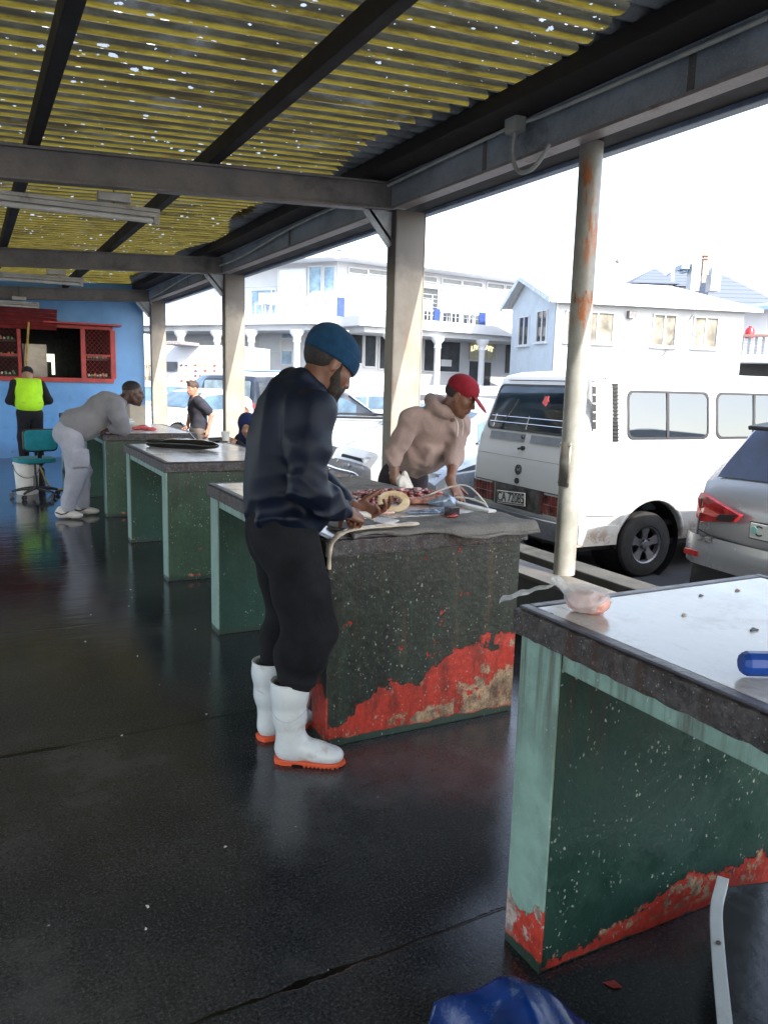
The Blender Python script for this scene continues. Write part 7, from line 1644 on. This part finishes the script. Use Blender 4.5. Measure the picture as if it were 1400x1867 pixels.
# ---- table four: pink packets, carton
for i, (x, y, rz, sc_) in enumerate(((1.72, 9.62, 20, 1), (1.84, 9.50, -15, .95), (1.80, 9.64, 50, .9))):
    s = SDF(); s.ell((0, 0, .015), (.10, .06, .016), None, .02); s.ell((.03, .01, .02), (.06, .05, .015), None, .02)
    o = lump('pink_packet', s, simple('pink_wrap', (.62, .09, .10), .2, var=.35, sc=25), .006, None, make_fold(.008, 40, i, (1, 1, 1))); o.location = (x, y, .9135+(.018 if i == 2 else 0)); o.rotation_euler = (0, 0, R(rz)); o.scale = (sc_,)*3; tag(o, 'crumpled pink packet on the table under the leaning man', 'packet', 'pink packets on the fourth table')
ct = MB().box((0, 0, .13), (.20, .16, .26)).build('carton', simple('beige_carton', (.42, .37, .29), .7, var=.1), None, bevel=.004); ct.location = (1.86, 10.42, .914); ct.rotation_euler = (0, 0, R(10)); tag(ct, 'upright beige carton behind the head of the leaning man', 'carton')
s = SDF(); s.ell((0, 0, .05), (.12, .07, .05), None, .02); o = lump('plastic_bag', s, bagmat('pale_bag', (.62, .64, .60), 1), .006, None, make_fold(.02, 35, 3, (1, 1, 1))); o.location = (1.70, 10.25, .915); tag(o, 'crumpled white bag behind the chin of the leaning man', 'plastic bag')
bo = MB().box((0, 0, .01), (.5, .4, .02)).build('wooden_board', simple('tan_wood_board', (.42, .28, .14), .6, var=.3), None, bevel=.003); bo.location = (1.55, 12.4, .914); tag(bo, 'tan wooden board on the farthest table', 'board')
# carrier bag on the floor
s = SDF(); s.ell((0, 0, .12), (.16, .12, .12), None, .04); s.ell((.04, 0, .22), (.09, .07, .10), None, .05)
o = lump('carrier_bag', s, simple('carrier_bag_white', (.50, .55, .60), .3, var=.3, sc=9, dirt=(.05, .20, .45), dirtamt=.9, dsc=6), .008, None, make_fold(.045, 26, 12, (1, 1, 1))); o.location = (1.62, 10.75, .0); tag(o, 'white and blue carrier bag on the floor beside the fourth table', 'bag')
# ---- office chair, bucket, hose
TEAL = fabric('teal_upholstery', (.015, .20, .25), .15, .7, 300, 10)
ch = empty('office_chair', (.68, 10.72, 0), R(12), 'teal office chair on a black five star base near the blue wall', 'chair')
MB().prism(rr(-.23, .23, -.21, .21, .12), .44, .50, lambda u, v, w: (u, v, w)).build('seat', TEAL, ch, bevel=.02)
MB().prism(rr(-.19, .19, .60, .85, .05), -.02, .025, lambda u, v, w: (u+.02, w-.02-.18, v)).build('backrest', TEAL, ch, bevel=.015)
MB().prism(rr(-.205, .205, .585, .865, .06), -.035, -.005, lambda u, v, w: (u+.02, w-.02-.15, v)).build('back_shell', M_BLACK, ch, bevel=.01)
MB().bar((.02, -.18, .62), (.02, -.12, .42), .05, .012, (0, 1, 0)).build('back_bar', M_BLACK, ch); MB().cyl((0, 0, .10), (0, 0, .27), .028, 14).cyl((0, 0, .27), (0, 0, .44), .015, 12).build('gas_lift', M_BLACK, ch, smooth=40)
MB().span(-.10, .10, -.08, .08, .42, .44).build('mechanism', M_BLACK, ch)
for k in range(5):
    a = R(72*k+10); e = Vector((math.cos(a), math.sin(a), 0)); lg = MB().tube([e*.03+Vector((0, 0, .115)), e*.16+Vector((0, 0, .10)), e*.28+Vector((0, 0, .075))], [.024, .020, .014], 8).build('leg', M_BLACK, ch, smooth=60)
    sd_ = Vector((-e.y, e.x, 0)); cs = MB(); 
    for q in (-.022, .008): cs.cyl(e*.28+sd_*q+Vector((0, 0, .028)), e*.28+sd_*(q+.014)+Vector((0, 0, .028)), .027, 16)
    cs.cyl(e*.28+sd_*-.02+Vector((0, 0, .028)), e*.28+sd_*.02+Vector((0, 0, .028)), .008, 8); cs.build('castor', M_BLACK, lg)
bu = empty('white_bucket', (.60, 11.05, 0), 0, 'tall white plastic bucket standing behind the teal chair', 'bucket')
MB().lathe([(0, 0), (.125, 0), (.13, .01), (.152, .38), (.160, .385), (.160, .41), (.150, .41), (.142, .38), (.12, .01), (0, .012)], (0, 0, 0), 32).build('bucket_wall', M_WHITEPLASTIC, bu, smooth=50)
MB().tube([(.155*math.cos(a), .155*math.sin(a)-.01, .38-.16*abs(math.sin(a))) for a in np.linspace(math.pi, 2*math.pi, 16)], .004, 6).build('bucket_handle', M_BLACK, bu)
ho = MB().tube(smoothpath([(.72, 11.35, .38), (.78, 11.2, .30), (.84, 11.15, .12), (.95, 11.2, .02), (1.15, 11.3, .014), (1.35, 11.25, .014), (1.7, 11.4, .014)], 6), .011, 8).build('yellow_hose', simple('yellow_rubber', (.42, .29, .06), .5), None, smooth=60); tag(ho, 'yellow hose running from the bucket along the wet floor', 'hose')
# ---- foreground: blue tarpaulin, black tub with white rim strip
def tarp():
    b = MB()
    def fn(u, v):
        # a fold of stiff sheet: u along the ridge away from us, v across
        x = .60+.62*u+.10*v*(1-u)-.02*math.sin(v*6); y = 1.02+.52*u-.16*abs(v-.45)*1.0*(1-.3*u)-.46*max(0, v-.45)*.6
        ridge = .11*math.exp(-((v-.45)/.30)**2)*(.55+.45*u)+.02*math.sin(u*13+v*4)*(1-v)
        return (.62+.50*u+.42*(v-.45)*.9, 1.02+.34*u-.50*(v-.45)*.55-.02*math.sin(u*9), .006+ridge+.006*math.sin(u*31+v*23))
    b.grid(60, 50, fn); return b
tp_ = tarp().build('blue_tarpaulin', simple('blue_tarp_plastic', (.004, .030, .16), .25, var=.4, sc=7, bump=.5, bsc=25, dirt=(.20, .30, .42), dirtamt=.6, dsc=16), None, smooth=60); sd2 = tp_.modifiers.new('s', 'SOLIDIFY'); sd2.thickness = .003; tag(tp_, 'folded dark blue plastic tarpaulin on the floor at the bottom edge', 'tarpaulin')
tb_ = empty('black_tub', (1.9, 1.0, 0), 0, 'black plastic tub with a white rim strip in the bottom right corner', 'tub')
P0 = [Vector((1.83, 1.36, .0)), Vector((1.725, 1.29, .0)), Vector((1.60, 1.18, .0)), Vector((1.43, 1.02, 0)), Vector((1.20, .80, 0))]
off = Vector((1.9, 1.0, 0)); b = MB(); far_ = [Vector((2.2, 1.10, 0)), Vector((2.0, .5, 0))]
poly = [p-off for p in P0]+[Vector((1.9, .3, 0))-off, Vector((2.22, .6, 0))-off, Vector((2.22, 1.25, 0))-off]
b.prism([(p.x, p.y) for p in poly], .004, .155, lambda u, v, w: (u, v, w)); tb = b.build('tub_body', simple('black_tub_plastic', (.006, .007, .010), .22, var=.4, sc=8, bump=.3, bsc=14, dirt=(.10, .12, .15), dirtamt=.4, dsc=4), tb_, bevel=.01)
rim = [p-off+Vector((0, 0, .158)) for p in P0]; rp = smoothpath([rim[0]+Vector((.03, .02, 0)), rim[0], rim[1], rim[2], rim[3], rim[4]], 4)
b = MB(); 
for i in range(len(rp)-1): pass
vs = []
for i, p in enumerate(rp):
    t_ = (rp[min(i+1, len(rp)-1)]-rp[max(i-1, 0)]).normalized(); sv = Vector((-t_.y, t_.x, 0))
    for (q, z) in ((-.016, -.004), (-.016, .005), (.016, .005), (.016, -.004)): vs.append(p+sv*q+Vector((0, 0, z)))
b.add(vs, [(i*4+k, i*4+(k+1) % 4, (i+1)*4+(k+1) % 4, (i+1)*4+k) for i in range(len(rp)-1) for k in range(4)]+[(0, 1, 2, 3), tuple(len(vs)-4+k for k in range(4))])
b.build('white_rim_strip', simple('white_strip_plastic', (.50, .54, .54), .4, var=.08, dirt=(.2, .18, .15), dirtamt=.4, dsc=12), tb_, bevel=.002)
MB().cyl(Vector((1.615, 1.192, .163))-off, Vector((1.615, 1.192, .168))-off, .006, 12).build('screw', simple('rusty_screw', (.08, .06, .05), .6), tb_)
MB().add([(1.40, 1.36, .004), (1.43, 1.35, .006), (1.435, 1.325, .004), (1.41, 1.33, .007)], [(0, 1, 2, 3)]).build('paint_flake', simple('red_flake', (.35, .05, .04), .5), None)
pf = bpy.data.objects['paint_flake']; sd3 = pf.modifiers.new('s', 'SOLIDIFY'); sd3.thickness = .002; tag(pf, 'small red paint flake on the floor under the nearest table', 'flake')

gl_p = sight(1125, 476, 38); gl_ = MB(); gl_.tube([(0, 0, -.10), (0, 0, .0), (0, 0, .12)], [.03, .08, .03], 8)
gl_.add([(-.02, 0, .03), (-.10, .02, .16), (-.06, .02, .26), (.02, 0, .05)], [(0, 1, 2, 3)]).add([(.02, 0, .03), (.10, -.02, .10), (.09, -.02, -.16), (-.02, 0, -.05)], [(0, 1, 2, 3)])
gb_ = gl_.build('seagull', simple('grey_bird', (.12, .12, .13), .8), None); gb_.location = gl_p; tag(gb_, 'small grey bird in flight high above the white house roof', 'bird'); _m = gb_.modifiers.new('s', 'SOLIDIFY'); _m.thickness = .01
# small litter on the wet floor: separate fish scraps
r5 = np.random.default_rng(21)
for i in range(18):
    y = 1.3+r5.uniform()**1.3*6.2; x = r5.uniform(.12*y-.05, 1.18) if y > 1.9 else r5.uniform(.35, 1.1); r = r5.uniform(.003, .007)
    s = SDF(); a = r5.uniform(0, 6.28); s.cap((0, 0, .001), (r*1.5*math.cos(a), r*1.5*math.sin(a), .0015), r*.6, r*.3, .002); s.cap((0, 0, .001), (r*math.cos(a+2), r*math.sin(a+2), .001), r*.4, r*.25, .002)
    o = lump('fish_scrap', s, simple('pale_scrap', (.45, .46, .42), .4), .0022); o.location = (x, y, .001); tag(o, 'tiny pale fish scrap lying on the dark wet floor', 'scrap', 'fish scraps on the floor')
